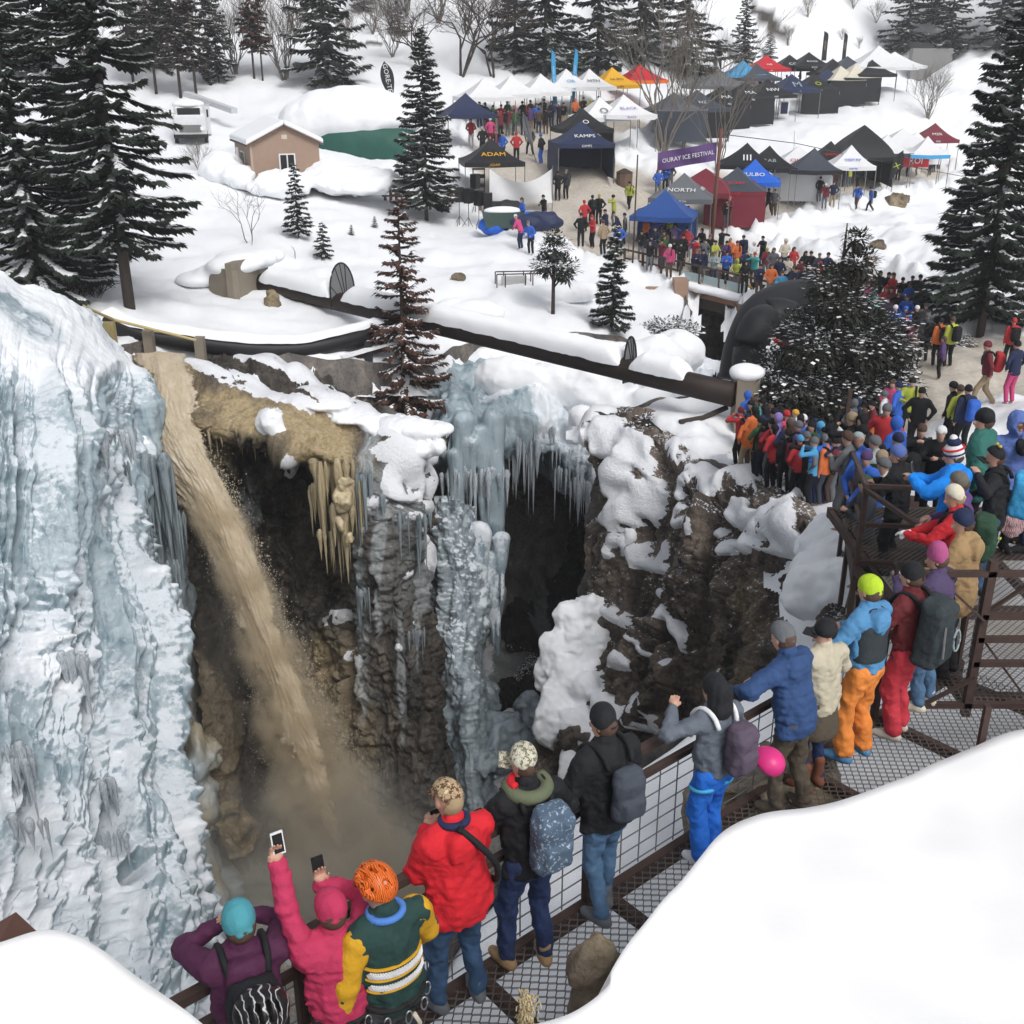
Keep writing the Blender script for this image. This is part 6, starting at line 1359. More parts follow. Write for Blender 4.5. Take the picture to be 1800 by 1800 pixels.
for x in (-.95, .95):
    for y in (-.2, 3.6): MB().tube([(x - .12, y, .42), (x + .12, y, .42)], .42, 14).build('wheel', M['black'], e, True)
q1, q2 = at(328, 165, 84), at(412, 195, 80); tag(MB().bar(q1, q2, .5, .35).build('ramp', simple('white_rail', (.55, .57, .6), .5)), 'long white slatted ramp sloping down behind the shed', 'ramp')
# speakers on stands, rack, bins, boxes
sp0 = None
for i, (px, py) in enumerate([(808, 396), (824, 398), (842, 402), (858, 406), (836, 372)]):
    b = GR(px, py)
    if sp0 is None:
        sp0 = empty('loudspeaker', b, .2, '', 'loudspeaker', 'loudspeakers on tripod stands'); MB().box((0, 0, 1.75), (.26, .2, .42)).build('cabinet', M['black'], sp0); MB().tube([(0, 0, 0), (0, 0, 1.35)], .025, 6).build('pole', M['galv'], sp0)
        for k in range(3): a = k * 2.1; MB().tube([(0, 0, .55), (math.cos(a) * .4, math.sin(a) * .4, 0)], .02, 5).build('leg', M['galv'], sp0)
        o = sp0
    else: o = copy_tree(sp0); o.location = tuple(b); o.rotation_euler = (0, 0, .2 + i)
    o['label'] = ['black loudspeaker on a tripod, leftmost of the group', 'black loudspeaker on a tripod second from the left', 'black loudspeaker on a tripod third from the left', 'black loudspeaker on a tripod nearest the green bin', 'black loudspeaker on a tripod behind the others'][i]
b = GR(842, 352); r_ = empty('gear_rack', b, 0, 'tall black equipment rack left of the white sheet screen', 'rack')
for x in (-.35, .35):
    for y in (-.25, .25): MB().bar((x, y, 0), (x, y, 1.9), .05, .05, up=(0, 1, 0)).build('upright', M['black'], r_)
for z in (.3, .9, 1.45, 1.88): MB().box((0, 0, z), (.40, .30, .10 if z < 1.8 else .03)).build('shelf', M['black'], r_)
b = GR(884, 402); e = empty('dumpster', b, .1, 'dull green snow topped bin at the plaza edge', 'bin'); m = MB(); V = [(-1, -.5, .1), (1, -.5, .1), (1, .5, .1), (-1, .5, .1), (-1.15, -.6, .95), (1.15, -.6, .95), (1.15, .6, .95), (-1.15, .6, .95)]
m.add(V, [(3, 2, 1, 0), (4, 5, 6, 7), (0, 1, 5, 4), (1, 2, 6, 5), (2, 3, 7, 6), (3, 0, 4, 7)]).build('bin_body', simple('green_bin', (.05, .085, .075), .6), e); s = SDF((-1.4, -.9, .6), (1.4, .9, 1.6), .07); s.ell((0, 0, .98), (1.1, .55, .25), .05); s.obj('snow_cap', M['pillow'], e)
for (px, py, w, c_, lab) in [(886, 378, 1.3, 'k', 'black tarp covered stack beside the white sheet screen'), (868, 408, .9, 'b', 'blue bin bag below the dull green bin'), (943, 402, 1.5, 'n', 'navy tarp bundle at the plaza edge'), (918, 400, 1.0, 'b', 'blue tarp bundle left of the navy one')]:
    b = GR(px, py); s = SDF(b - [w + .3, 1, .3], b + [w + .3, 1, 1.4], .09); s.ell(b + [0, 0, .35], (w, .6, .5), .1); s.box(b + [w * .3, 0, .5], (w * .4, .4, .35), .1, .15); s.rough(.10, 1.8, o=3); tag(s.obj('tarp_bundle', tmat(c_)), lab, 'tarp')
b = GR(1097, 325); e = empty('fire_pit', b, 0, 'round dark grey fire pit bin on the plaza', 'fire pit'); MB().tube([(0, 0, -.1), (0, 0, .8)], .55, 10).build('barrel', M['wood'], e); MB().tube([(0, 0, .8), (0, 0, 1.05)], [.6, .1], 10).build('lid', M['bark'], e)
b = GR(770, 366); e = empty('fence_panel', b, 0, 'weathered red brown picket fence behind the middle spruce', 'fence')
for i in range(20): MB().box((-3.2 + i * .34, .0, .42), (.09, .02, .55)).build('picket', simple('picket_red', (.16, .075, .06), .9) if i == 0 else bpy.data.materials['picket_red'], e)
MB().box((0, .04, .72), (3.4, .02, .05)).build('rail', bpy.data.materials['picket_red'], e)
# poles and wires
def pole(pt, pb, r, label, mat, cat='pole', name='pole'):
    b = GR(*pb); d = b[1]; t = at(pt[0], pt[1], d); return tag(MB().tube([b + [0, 0, -.3], t], [r, r * .8], 8).build(name, mat, None, True), label, cat), t
_, tp = pole((1268, 226), (1250, 432), .13, 'rust brown utility pole among the right tents', simple('rust_pole', (.14, .06, .045), .8), name='utility_pole')
_, _ = pole((1121, 272), (1112, 462), .045, 'thin dark steel mast left of the dark blue tent', M['rust'], name='mast')
_, _ = pole((1398, 230), (1393, 345), .09, 'white flagpole before the large white tent', M['white'], name='flagpole')
tag(MB().tube([tp + [0, 0, -.3], at(1400, 252, tp[1] + 8), at(1520, 278, tp[1] + 18), at(1800, 330, tp[1] + 30)], .025, 5).build('cable', M['black']), 'sagging cable running right from the brown utility pole', 'cable')
for (px, py, lab) in [(1350, 196, 'white framed poster in the opening of a black terrace tent'), (1376, 190, 'second white framed poster right of the first')]:
    b = GRH(px, py, .9); e = empty('poster', b + [0, -.6, 0], .15, lab, 'poster'); MB().box((0, 0, .9), (.45, .02, .62)).build('frame', M['white'], e); MB().box((0, -.025, .9), (.34, .01, .5)).build('print', tmat('n'), e)
b = GR(1605, 318); e = empty('sign_panel', b, 0, 'red and white sponsor panels by the wide white tent', 'sign'); MB().box((0, 0, 1.6), (1.1, .04, .5)).build('panel', tmat('r'), e); text_obj('ROI', .7, tmat('w'), e, (0, -.06, 1.6), (math.pi / 2, 0, 0)); MB().box((2.0, .3, 1.9), (.8, .04, .6)).build('panel', tmat('w'), e)
b = GR(1632, 128, 60); tag(MB().box(b + [0, 0, .9], (2.3, .6, 1.7)).build('grey_screen', simple('grey_cloth', (.22, .22, .22), .9)), 'blurred grey boxy structure beyond the right end of the terrace', 'structure')
# wire kiosk frame
b = GR(912, 545); e = empty('kiosk_frame', at(905, 536, 51), .12, 'rusty open kiosk frame standing in the snow by the slender pine', 'frame'); mm_ = simple('haze_mesh', (.45, .45, .46), .8)
for x in (-.85, .85, -.45, .5):
    for y in (0, .7): MB().bar((x, y, -1.2 if x > .8 else -.3), (x, y, 1.45), .05, .05, up=(0, 1, 0)).build('post', M['rust'], e)
for z in (1.45, .15):
    for y in (0, .7): MB().bar((-.85, y, z), (.9 + (.35 if z > 1 else 0), y, z), .05, .05).build('rail', M['rust'], e)
MB().box((0, .35, .8), (.6, .01, .5)).build('panel', mm_, e)
for (a, b2, lab, r) in [((838, 512, 52), (882, 532, 51), 'dark length of pipe in the snow left of the kiosk frame', .11), ((925, 540, 50), (1050, 520, 52), 'snow topped dark pipe right of the kiosk frame', .22), ((1195, 742, 33), (1278, 716, 33.6), 'fallen dark rail on the snow left of the concrete pier', .09)]:
    A2, B2 = at(*a), at(*b2); o = MB().tube([A2, (A2 + B2) / 2 + [0, 0, -.1], B2], r, 8).build('pipe_length', M['bark'], None, True); tag(o, lab, 'pipe')
pillows('snow_roll', [(940 + k * 15, 522 - k * 1.6, 50.6, .55, .5, .42) for k in range(7)], .09, .3)
pillows('snow_roll', [(800,545,46.5,1.0,.7,.5),(835,548,46,.9,.6,.5),(860,552,46,.7,.6,.4),(790,560,45.5,.8,.6,.4)], .09, .3)
rock('boulder', at(482, 535, 44.6), (.30, .3, .5), 'dark rock poking from the snow under the left end of the pipe', 41, M['wetcliff'], .05)
for i, (px, py, r, lab) in enumerate([(1540, 436, .5, 'dark boulder in a snow hollow right of the bridge crowd'), (1530, 462, .35, 'small dark boulder below the hollow boulder'), (1570, 355, .9, 'long dark rock on the snowy slope above the lower crowd'), (805, 490, .35, 'small rock in the snow above the kiosk frame')]):
    rock('boulder', GR(px, py) + [0, 0, .1], (r, r * .8, r * .6), lab, 50 + i, M['wetcliff'], .08)

# ---------------------------------------------------------------- bridge over the upstream channel
e = empty('bridge', (0, 0, 0), 0, 'low bridge with tan concrete abutment and a rail lined with spectators', 'bridge')
BA, BB = at(1098, 470, 59.2), at(1345, 528, 54.5); brick = simple('tan_abutment', (.30, .15, .10), .85, 0, .2, 1.0); tanc = simple('concrete_tan', (.33, .22, .16), .85, 0, .2, 1.2)
du = (BB - BA); L_ = np.linalg.norm(du); 
def BP(t, dz, off=0.): u = du / L_; return BA + du * t + np.array([0, 0, dz]) + np.array([u[1], -u[0], 0]) * off
MB().bar(BP(0, -.35), BP(1.15, -.35), .5, .5).build('deck_edge', brick, e); MB().bar(BP(.38, -.85), BP(1.15, -.85), .4, .55).build('girder', M['bark'], e)
for z in (.95, .5): MB().bar(BP(0, z), BP(1.1, z), .09, .09).build('rail', M['rust'], e)
for k in range(9): MB().bar(BP(k / 8 * 1.1, -.35, .05), BP(k / 8 * 1.1, 1.02, .05), .12, .12, up=(0, 1, 0)).build('post', M['rust'], e)
for k in range(3): MB().bar(BP(.42 + k * .16, .35, .08), BP(.56 + k * .16, .35, .08), .03, .42).build('panel', tmat('h'), e)
bn = MB().bar(BP(.90, .38, .10), BP(1.10, .38, .10), .03, .8).build('banner', tmat('k'), e)
text_obj('Outdoor', .52, tmat('a'), e, tuple(BP(.985, .40, .22)), (math.pi / 2, -du[2] / L_, math.atan2(du[1], du[0])), sx=.9)
s = SDF(np.minimum(BA, BB) - [1, 1, 1], np.maximum(BA, BB) + [2, 1, 1], .10)
for k in range(26): s.ell(BP(k / 25 * 1.08, -.08, .35), (.42, .28, .20), .15)
s.rough(.05, 1.2); s.obj('snow_ledge', M['pillow'], e)
for (px, py, d, w, hgt) in [(1155, 545, 56.4, 1.25, 1.2), (1193, 548, 55.8, .35, 1.7)]:
    q = at(px, py, d); MB().box(q, (w, .5, hgt)).build('abutment', tanc, e)
q = at(1250, 570, 60); MB().box(q + [0, 1, 0], (3.2, .2, 2.6)).build('back_wall', M['dark'], e)  # dark panel added behind the opening; shade under the bridge put in as colour
q = at(1300, 585, 54); MB().box(q, (.3, .5, 1.5)).build('pier', M['wood'], e)
# black inflatable arch behind the pine
e = empty('inflatable_arch', (0, 0, 0), 0, 'giant black inflatable arch with a red round logo behind the dark pine', 'arch'); bm_ = simple('black_nylon', (.014, .016, .019), .6, 0, .1, 2)
pts = _cat(np.array([at(1298, 668, 37.5), at(1312, 600, 38), at(1345, 545, 39), at(1420, 525, 41), at(1500, 560, 42), at(1540, 660, 41)]), 24)
MB().tube(list(pts), .72, 20).build('arch_tube', bm_, e, True)
pts2 = _cat(np.array([at(1310, 680, 36.6), at(1318, 620, 36.9), at(1330, 575, 37.2), at(1345, 560, 38)]), 12)
MB().tube(list(pts2), [.50 + .12 * math.sin(i / 11 * 3) for i in range(12)], 16).build('front_leg', bm_, e, True)
q = at(1378, 580, 38.2); lg = MB()
for k in range(16):
    a0, a1 = k / 16 * 5.2 + .7, (k + 1) / 16 * 5.2 + .7; lg.bar(q + [math.cos(a0) * .42, -.02, math.sin(a0) * .5], q + [math.cos(a1) * .42, -.02, math.sin(a1) * .5], .14, .22, up=(0, 1, 0))
lg.build('logo', tmat('r'), e); MB().tube(list(_cat(np.array([at(1345, 560, 38.4), at(1380, 560, 38.6), at(1400, 600, 38.6), at(1395, 660, 38.2)]), 10)), .7, 16).build('side_bulge', bm_, e, True)
# ---------------------------------------------------------------- people
def unit(v): v = np.array(v, float); return v / (np.linalg.norm(v) + 1e-9)
def ik(S_, H_, l1, l2, hint):
    S_ = np.array(S_, float); H_ = np.array(H_, float); d = H_ - S_; L = np.linalg.norm(d)
    if L > (l1 + l2) * .995: H_ = S_ + d / L * (l1 + l2) * .995; d = H_ - S_; L = np.linalg.norm(d)
    a = (l1 * l1 - l2 * l2 + L * L) / (2 * L); h = math.sqrt(max(0, l1 * l1 - a * a)); u = d / L
    n = np.array(hint, float); n = n - u * np.dot(n, u); n = unit(n); return S_ + u * a + n * h, H_
def skel(p):
    """joints of a 1.78 m person; origin between the feet, facing +y"""
    J = {}; le = math.radians(p.get('lean', 4)); hip = np.array([p.get('hx', 0), p.get('hy', 0), p.get('hz', .94)])
    def T(x, y, z):
        y0, z0 = y, z - .94; return hip + np.array([x, y0 * math.cos(le) + z0 * math.sin(le), z0 * math.cos(le) - y0 * math.sin(le)])
    J['hip'] = hip; J['waist'] = T(0, 0, 1.08); J['chest'] = T(0, .01, 1.30); J['neck'] = T(0, -.005, 1.50); J['up'] = unit(T(0, 0, 2) - T(0, 0, 1))
    J['T'] = T
    hd = p.get('nod', 8); hx = p.get('htilt', 0); J['head'] = J['neck'] + np.array([math.sin(math.radians(hx)) * .16, math.sin(math.radians(hd + p.get('lean', 4))) * .15, .155])
    ft = p.get('feet', [(-.11, .02), (.11, .0)])
    for s, k in ((-1, 0), (1, 1)):
        J['sh%d' % k] = T(s * .185, 0, 1.43); J['ank%d' % k] = np.array([ft[k][0], ft[k][1], .09 + (ft[k][2] if len(ft[k]) > 2 else 0)]); J['hj%d' % k] = hip + np.array([s * .09, 0, -.03])
        J['knee%d' % k], _ = ik(J['hj%d' % k], J['ank%d' % k], .418, .418, (s * .12, 1, 0))
        hd_ = p['hands'][k]; hint = p.get('elb', [(-1, -.5, -.6), (1, -.5, -.6)])[k]
        J['elb%d' % k], J['wr%d' % k] = ik(J['sh%d' % k], hd_, .29, .265, hint)
    return J
def bounds(J, m=.30):
    P = np.array([v for k, v in J.items() if isinstance(v, np.ndarray) and k != 'up']); return P.min(0) - m, P.max(0) + m
def head_frame(p, J):
    yw = math.radians(p.get('yaw', 0)); pt = math.radians(p.get('nod', 8) + p.get('lean', 4) * .5)
    return Matrix.Rotation(yw, 3, 'Z') @ Matrix.Rotation(-pt, 3, 'X') @ Matrix.Rotation(math.radians(p.get('htilt', 0)), 3, 'Y')
def hv(Mh, c, v): return np.array(c) + np.array(Mh @ Vector(v))
def hand_sdf(s, w, d, k_, side, curl=.5, glove=0.):
    """palm, four fingers and a thumb, pointing along d"""
    d = unit(d); up = np.array([0, 0, 1.0]) if abs(d[2]) < .8 else np.array([0, 1., 0]); x = unit(np.cross(d, up)) * side; n = unit(np.cross(x, d)) * side; g = 1 + glove
    s.cap(w, w + d * .05, .024 * g, .030 * g, .012, (1, 1, 1)); c = w + d * .065; s.cap(c - x * .022, c + x * .022, .021 * g, None, .012)
    for i, (o, L) in enumerate([(-.030, .062), (-.010, .074), (.011, .070), (.030, .055)]):
        a = w + d * .085 + x * o; dd = unit(d - n * curl * .55); b = a + dd * L * .5; d2 = unit(d - n * curl * 1.6); s.cap(a, b, .0095 * g, .009 * g, .006); s.cap(b, b + d2 * L * .5, .009 * g, .0075 * g, .004)
    a = w + d * .03 - x * .026; b = a - x * .022 + d * .030 - n * .01; s.cap(a, b, .012 * g, .010 * g, .008); s.cap(b, b + unit(d - n * curl) * .03, .010 * g, .008 * g, .004)
def build_person(root, p, h, hero=True):
    J = skel(p); T = J['T']; lo, hi = bounds(J); lo[2] = -.03; bk = p.get('bulk', 1.0); Mh = head_frame(p, J); hc = J['head']; parts = {}
    # body: head with face, neck, arms, legs in one surface
    s = SDF(lo, hi, h * (.8 if hero else 1))
    s.ell(hc + np.array([0, 0, .015]), (.077, .095, .112), .02, Mh.transposed()); s.ell(hv(Mh, hc, (0, .03, -.055)), (.055, .062, .065), .03, Mh.transposed())
    s.cap(J['neck'] - J['up'] * .05, hc - np.array([0, 0, .05]), .056, .052, .03)
    if hero:
        s.ell(hv(Mh, hc, (0, .100, -.02)), (.013, .020, .024), .012)
        for q in (-1, 1): s.ell(hv(Mh, hc, (q * .078, -.005, -.015)), (.012, .022, .034), .006); s.ell(hv(Mh, hc, (q * .032, .092, .012)), (.014, .012, .010), .006, op='s')
        s.ell(hv(Mh, hc, (0, .088, -.062)), (.024, .014, .008), .006)
    s.cap(J['hip'], J['chest'], .085, .095, .03, (1.15, .75, 1)); s.cap(J['sh0'], J['sh1'], .05, None, .05)
    for k in (0, 1):
        s.cap(J['sh%d' % k], J['elb%d' % k], .034, .026, .02); s.cap(J['elb%d' % k], J['wr%d' % k], .026, .024, .02)
        s.cap(J['hj%d' % k], J['knee%d' % k], .058, .038, .02); s.cap(J['knee%d' % k], J['ank%d' % k], .036, .028, .02); s.cap(J['ank%d' % k] - [0, 0, .03], J['ank%d' % k] + [0, .10, -.05], .035, .028, .02)
        if not hero: hd = unit(J['wr%d' % k] - J['elb%d' % k]); s.cap(J['wr%d' % k] + hd * .02, J['wr%d' % k] + hd * .09, .036, .028, .01)
    V, F = s.mesh(); Vs, Fs = [V], [F]; n0 = len(V)
    if hero:
        for k in (0, 1):
            w = J['wr%d' % k]; d = unit(w - J['elb%d' % k]); hd = p.get('hdir', [None, None])[k]; d = unit(hd) if hd is not None else d
            s2 = SDF(w - .15, w + .15, .0065); hand_sdf(s2, w - d * .01, d, k, -1 if k == 0 else 1, p.get('curl', .6), .25 if p.get('gloves') else 0); v, f = s2.mesh()
            if p.get('gloves'):
                g = mesh_obj('glove', v, f, cloth(COLS[p['gloves']]), root)
            else: Vs.append(v); Fs.append(f + n0); n0 += len(v)
    o = mesh_obj('body', np.concatenate(Vs), np.concatenate(Fs), M['skin'] if hero else M['cskin'], root)
    if hero and p.get('face'):
        m = MB()
        for q in (-1, 1): m.ell(hv(Mh, hc, (q * .032, .088, .012)), (.011, .008, .007), 8, 6)
        m.build('eyes', M['black'], root, True)
        MB().tube([hv(Mh, hc, (x, .098 - abs(x) * .5, -.062)) for x in (-.02, -.01, 0, .01, .02)], .0035, 5).build('mouth', simple('lips', (.35, .12, .10), .6) if 'lips' not in bpy.data.materials else bpy.data.materials['lips'], root)
    def cl(key, default): return cloth(COLS[p.get(key, default)]) if hero else M['fabric']
    def add(name, s, key, default, mat=None):
        V, F = s.mesh(); o = mesh_obj(name, V, F, mat or cl(key, default), root); o.color = (*COLS[p.get(key, default)], 1); parts[name] = o; return o
    # trousers
    pb = p.get('pbulk', 1.0); s = SDF(lo, hi, h); s.ell(J['hip'] + [0, -.005, -.03], (.150 * pb, .108 * pb, .13), .03)
    for k in (0, 1):
        kn, an, hj = J['knee%d' % k], J['ank%d' % k], J['hj%d' % k]; s.cap(hj, kn, .098 * pb, .072 * pb, .035); s.cap(kn, an + [0, 0, .03], .072 * pb, .062 * pb * (p.get('flare', 1.0)), .03)
    s.cutz(.06); s.rough(.022 if hero else .0, 9, (1, 1, .8), 3); add('trousers', s, 'pants', 'k')
    # boots
    if hero or p.get('boots'):
        s = SDF(lo, hi, h)
        for k in (0, 1):
            an = J['ank%d' % k]; fd = unit(p.get('toe', [(-.25, 1, 0), (.25, 1, 0)])[k]); s.cap(an + [0, 0, .06 + p.get('boot_h', 0)], an + [0, 0, -.03], .052, .048, .02); s.cap(an - fd * .05 + [0, 0, -.045], an + fd * .15 + [0, 0, -.052], .042, .038, .03); s.cap(an + [0, 0, -.02], an + fd * .09 + [0, 0, -.04], .05, .045, .03)
        s.cutz(.0); add('boots', s, 'boots', 'u')
    # jacket
    s = SDF(lo, hi, h); hem = p.get('hem', .84); ab = .057 * bk
    s.cap(J['hip'] + [0, 0, -.06], T(0, 0, 1.10), .156 * bk * p.get('hemw', 1.0), .140 * bk, .04, (1.12, .80, 1)); s.cap(T(0, 0, 1.08), T(0, .0, 1.33), .139 * bk, .148 * bk, .04, (1.18, .78, 1))
    s.cap(T(-.12, -.005, 1.435), T(.12, -.005, 1.435), .072 * bk, None, .05); s.cap(T(0, -.01, 1.47), T(0, 0, 1.535), .075, .062, .03)
    for k in (0, 1):
        sh, el, wr = J['sh%d' % k], J['elb%d' % k], J['wr%d' % k]; s.cap(sh, el, ab * 1.12, ab * .92, .045); s.cap(el, wr - unit(wr - el) * .005, ab * .92, ab * .70, .03)
    hs_ = p.get('hood')
    if hs_ == 'down': s.cap(T(-.07, -.10, 1.46), T(.07, -.10, 1.46), .055, None, .03); s.ell(T(0, -.11, 1.41), (.13, .055, .10), .03)
    if hs_ == 'up': s.ell(hc + np.array([0, 0, .02]), (.108, .122, .142), .04, Mh.transposed()); s.ell(hv(Mh, hc, (0, .125, -.01)), (.068, .085, .092), .01, Mh.transposed(), 's')
    hz = hem; 
    s.cutz(hz)
    if hero:
        q = p.get('quilt')
        if q: G = s.grid(); m_ = s.f < .06; s.f[m_] += .007 * np.abs(np.sin(G[m_][:, 2] * math.pi / q)) * -1
        s.rough(.022, 5.5, (1, 1, .75), 2); m_ = s.f < .1; G = s.grid()[m_]; s.f[m_] -= .009 * ridged(G * 7 + np.array([0, 0, 3]) + .5 * fbm(G * 3, 2)[:, None], 2); s.rough(.008, 20, (1, 1, 1.3), 2)
    add('jacket', s, 'jacket', 'k')
    if p.get('skirt'):
        s = SDF(lo, hi, h); s.cap(J['hip'], J['hip'] - [0, 0, .26], .15, .19, .02, (1.1, .85, 1)); s.cutz(.62); add('skirt', s, 'skirt', 's')
    # headwear
    ht = p.get('hat', 'beanie'); s = SDF(hc - .24, hc + .30, h * .7); Mt = Mh.transposed(); up = Mh @ Vector((0, 0, 1))
    if ht in ('beanie', 'bobble'):
        s.ell(hv(Mh, hc, (0, -.012, .040)), (.092, .108, .098 + .012 * (p.get('slouch', 0))), .02, Mt)
        if p.get('slouch'): s.ell(hv(Mh, hc, (0, -.03, .12)), (.06, .07, .06), .05)
        if ht == 'bobble': s.ell(hv(Mh, hc, (0, -.02, .185)), (.042, .042, .040), .004)
        s.cap(hv(Mh, hc, (-.0, -.016, .0)), hv(Mh, hc, (0, -.010, .012)), .089, None, .01, (1.0, 1.15, .42)); s.box(hv(Mh, hc, (0, 0, -.188)), (.2, .2, .155), .01, 0, Mt, 's')
        if hero: s.rough(.004, 16, (1, 1, .4), 2)
    elif ht == 'cap':
        s.ell(hv(Mh, hc, (0, -.012, .030)), (.096, .114, .100), .02, Mt); s.box(hv(Mh, hc, (0, 0, -.172)), (.2, .2, .16), .01, 0, Mt, 's'); s.box(hv(Mh, hc, (0, .125, .015)), (.066, .066, .008), .006, .015, Mt)
    elif ht == 'helmet':
        s.ell(hv(Mh, hc, (0, -.008, .035)), (.118, .138, .122), .02, Mt); s.box(hv(Mh, hc, (0, 0, -.175)), (.2, .2, .16), .02, 0, Mt, 's')
        for a in (-.055, 0, .055):
            for y in (-.06, .04): s.box(hv(Mh, hc, (a, y, .14)), (.011, .034, .05), .008, 0, Mt, 's')
        for q in (-1, 1): s.box(hv(Mh, hc, (q * .11, -.03, .06)), (.03, .035, .012), .006, 0, Mt, 's'); s.box(hv(Mh, hc, (q * .05, -.13, .05)), (.018, .04, .025), .006, 0, Mt, 's')
    elif ht == 'hair':
        s.ell(hv(Mh, hc, (0, -.018, .035)), (.092, .108, .108), .02, Mt); s.box(hv(Mh, hc, (0, .13, -.06)), (.2, .09, .10), .01, .02, Mt, 's')
        if p.get('long'): s.ell(hv(Mh, hc, (0, -.055, -.07)), (.105, .075, .15), .04, Mt); s.ell(hv(Mh, hc, (0, -.07, -.17)), (.095, .055, .09), .04)
        if hero: s.rough(.008, 14, (1, 1, .2), 3)
    if ht != 'none' and not (hs_ == 'up'): add('hair' if ht == 'hair' else ('helmet' if ht == 'helmet' else 'hat'), s, 'hatc', 'k', p.get('hatmat') if hero else None)
    if hero and ht in ('cap', 'beanie', 'bobble') and p.get('hair', True) and not hs_ == 'up':
        s = SDF(hc - .2, hc + .2, h * .7); s.ell(hv(Mh, hc, (0, -.020, -.012)), (.086, .098, .098), .02, Mt); s.box(hv(Mh, hc, (0, .12, -.02)), (.2, .10, .2), .01, 0, Mt, 's'); add('hair', s, 'hairc', 'u')
    pk = p.get('pack')
    if pk:
        pw, phh, pdz = [x * (.9 if hero else 1) for x in p.get('pack_size', (.15, .24, .10))]; s = SDF(lo - [0, .25, 0], hi + [0, 0, .2], h); Mp = Matrix.Rotation(math.radians(p.get('lean', 4)), 3, 'X')
        c = T(p.get('pack_x', 0), -.15 * bk - pdz, 1.20 + p.get('pack_z', 0)); s.box(c, (pw, pdz, phh), .06, 0, Mp); s.box(c + [0, -pdz * .8, -phh * .35], (pw * .75, .05, phh * .45), .04, .02, Mp); s.box(c + [0, .01, phh * .92], (pw * .85, pdz * .9, .06), .045, .02, Mp)
        if hero: s.rough(.014, 8, o=3)
        add('backpack', s, 'packc', 'k', p.get('packmat') if hero else None)
        for q in (-1, 1):
            m = MB(); pts = [T(q * .10, -.14 * bk, 1.40), T(q * .115, -.09 * bk, 1.50), T(q * .12, .03, 1.525), T(q * .125, .14 * bk, 1.42), T(q * .13, .15 * bk, 1.22)]
            m.tube([np.array(x) for x in _cat(np.array(pts), 12)], .021 if hero else .028, 6); o = m.build('strap', cl('strapc', 'k'), root, True); o.color = (*COLS[p.get('strapc', 'k')], 1)
            if not hero: break
    return J, Mh, parts
M['cskin'] = simple('far_skin', (.42, .26, .20), .7)
H_DOWN = [(-.25, .02, .86), (.25, .02, .86)]; H_POCKET = [(-.22, .10, 1.0), (.22, .10, 1.0)]; H_CAM = [(-.06, .30, 1.50), (.07, .30, 1.50)]; H_RAIL = [(-.20, .38, 1.12), (.20, .38, 1.12)]; H_PHONE = [(-.05, .30, 1.28), (.06, .32, 1.26)]
ELB_OUT = [(-1, -.2, -.5), (1, -.2, -.5)]
FACE = math.atan2(.646, .763)
def hero(px, py, label, p, rz=FACE, sc=1.0, z=ZD, cat='person'):
    b = atz(px, py, z) if not isinstance(px, np.ndarray) else px
    root = empty('person', b, rz, label, cat); J, Mh, parts = build_person(root, p, .0128); root.scale = (sc, sc, sc); return root, J, Mh, parts
def phone(root, c, mat='black', rot=(0, 0, 0), case=None):
    ph = empty('phone', (0, 0, 0), 0); 
    return ph
def held(root, J, Mh, kind, k, label, cat, off=(0, .03, .06), sc=1.0, casec=None):
    bpy.context.view_layer.update(); w = root.matrix_world @ Vector(tuple(J['wr%d' % k])); o3 = root.matrix_world.to_3x3() @ Vector(off)
    c = np.array(w + o3); rz = root.rotation_euler[2]
    if kind == 'phone':
        m = MB().box((0, 0, 0), (.034, .005, .064)); e = m.build('phone', cloth(COLS[casec or 'k'], .4)); e.location = tuple(c); e.rotation_euler = (-.25, 0, rz); MB().box((0, -.0065, 0), (.027, .0015, .053)).build('screen', M['black'], e); tag(e, label, cat)
    return e
camo = simple('camo_cloth', (.36, .27, .17), .9); _nt = camo.node_tree; _n = noise_node(_nt, 26, 3, .7); _r = ramp(_nt, _n.outputs[0], [(.38, (.10, .06, .035)), (.46, (.45, .33, .20)), (.56, (.24, .17, .09)), (.62, (.62, .50, .34))]); _r.color_ramp.interpolation = 'CONSTANT'; _nt.links.new(_r.outputs[0], _nt.nodes['Principled BSDF'].inputs['Base Color'])
camo2 = simple('pale_camo_cloth', (.5, .5, .4), .9); _nt = camo2.node_tree; _n = noise_node(_nt, 34, 3, .7); _r = ramp(_nt, _n.outputs[0], [(.40, (.18, .17, .11)), (.47, (.60, .58, .48)), (.56, (.30, .29, .20)), (.6, (.66, .64, .55))]); _r.color_ramp.interpolation = 'CONSTANT'; _nt.links.new(_r.outputs[0], _nt.nodes['Principled BSDF'].inputs['Base Color'])
dot = simple('speckled_pack', (.10, .15, .21), .8); _nt = dot.node_tree; _n = noise_node(_nt, 45, 2, .6); _r = ramp(_nt, _n.outputs[0], [(.56, (.075, .115, .17)), (.66, (.32, .40, .48))]); _nt.links.new(_r.outputs[0], _nt.nodes['Principled BSDF'].inputs['Base Color'])
def helm_mat(name, c, d, th=.78):
    m = simple(name, c, .4); nt = m.node_tree; n = noise_node(nt, 16, 2, .5); v = N(nt, 'ShaderNodeTexWave'); v.inputs['Scale'].default_value = 7 if th < .8 else 2.2; v.inputs['Distortion'].default_value = 9; v.inputs['Detail'].default_value = 2
    r = ramp(nt, v.outputs['Fac'], [(th, 0), (th + .06, 1)]); nt.links.new(mixc(nt, r.outputs[0], c, d), nt.nodes['Principled BSDF'].inputs['Base Color']); return m
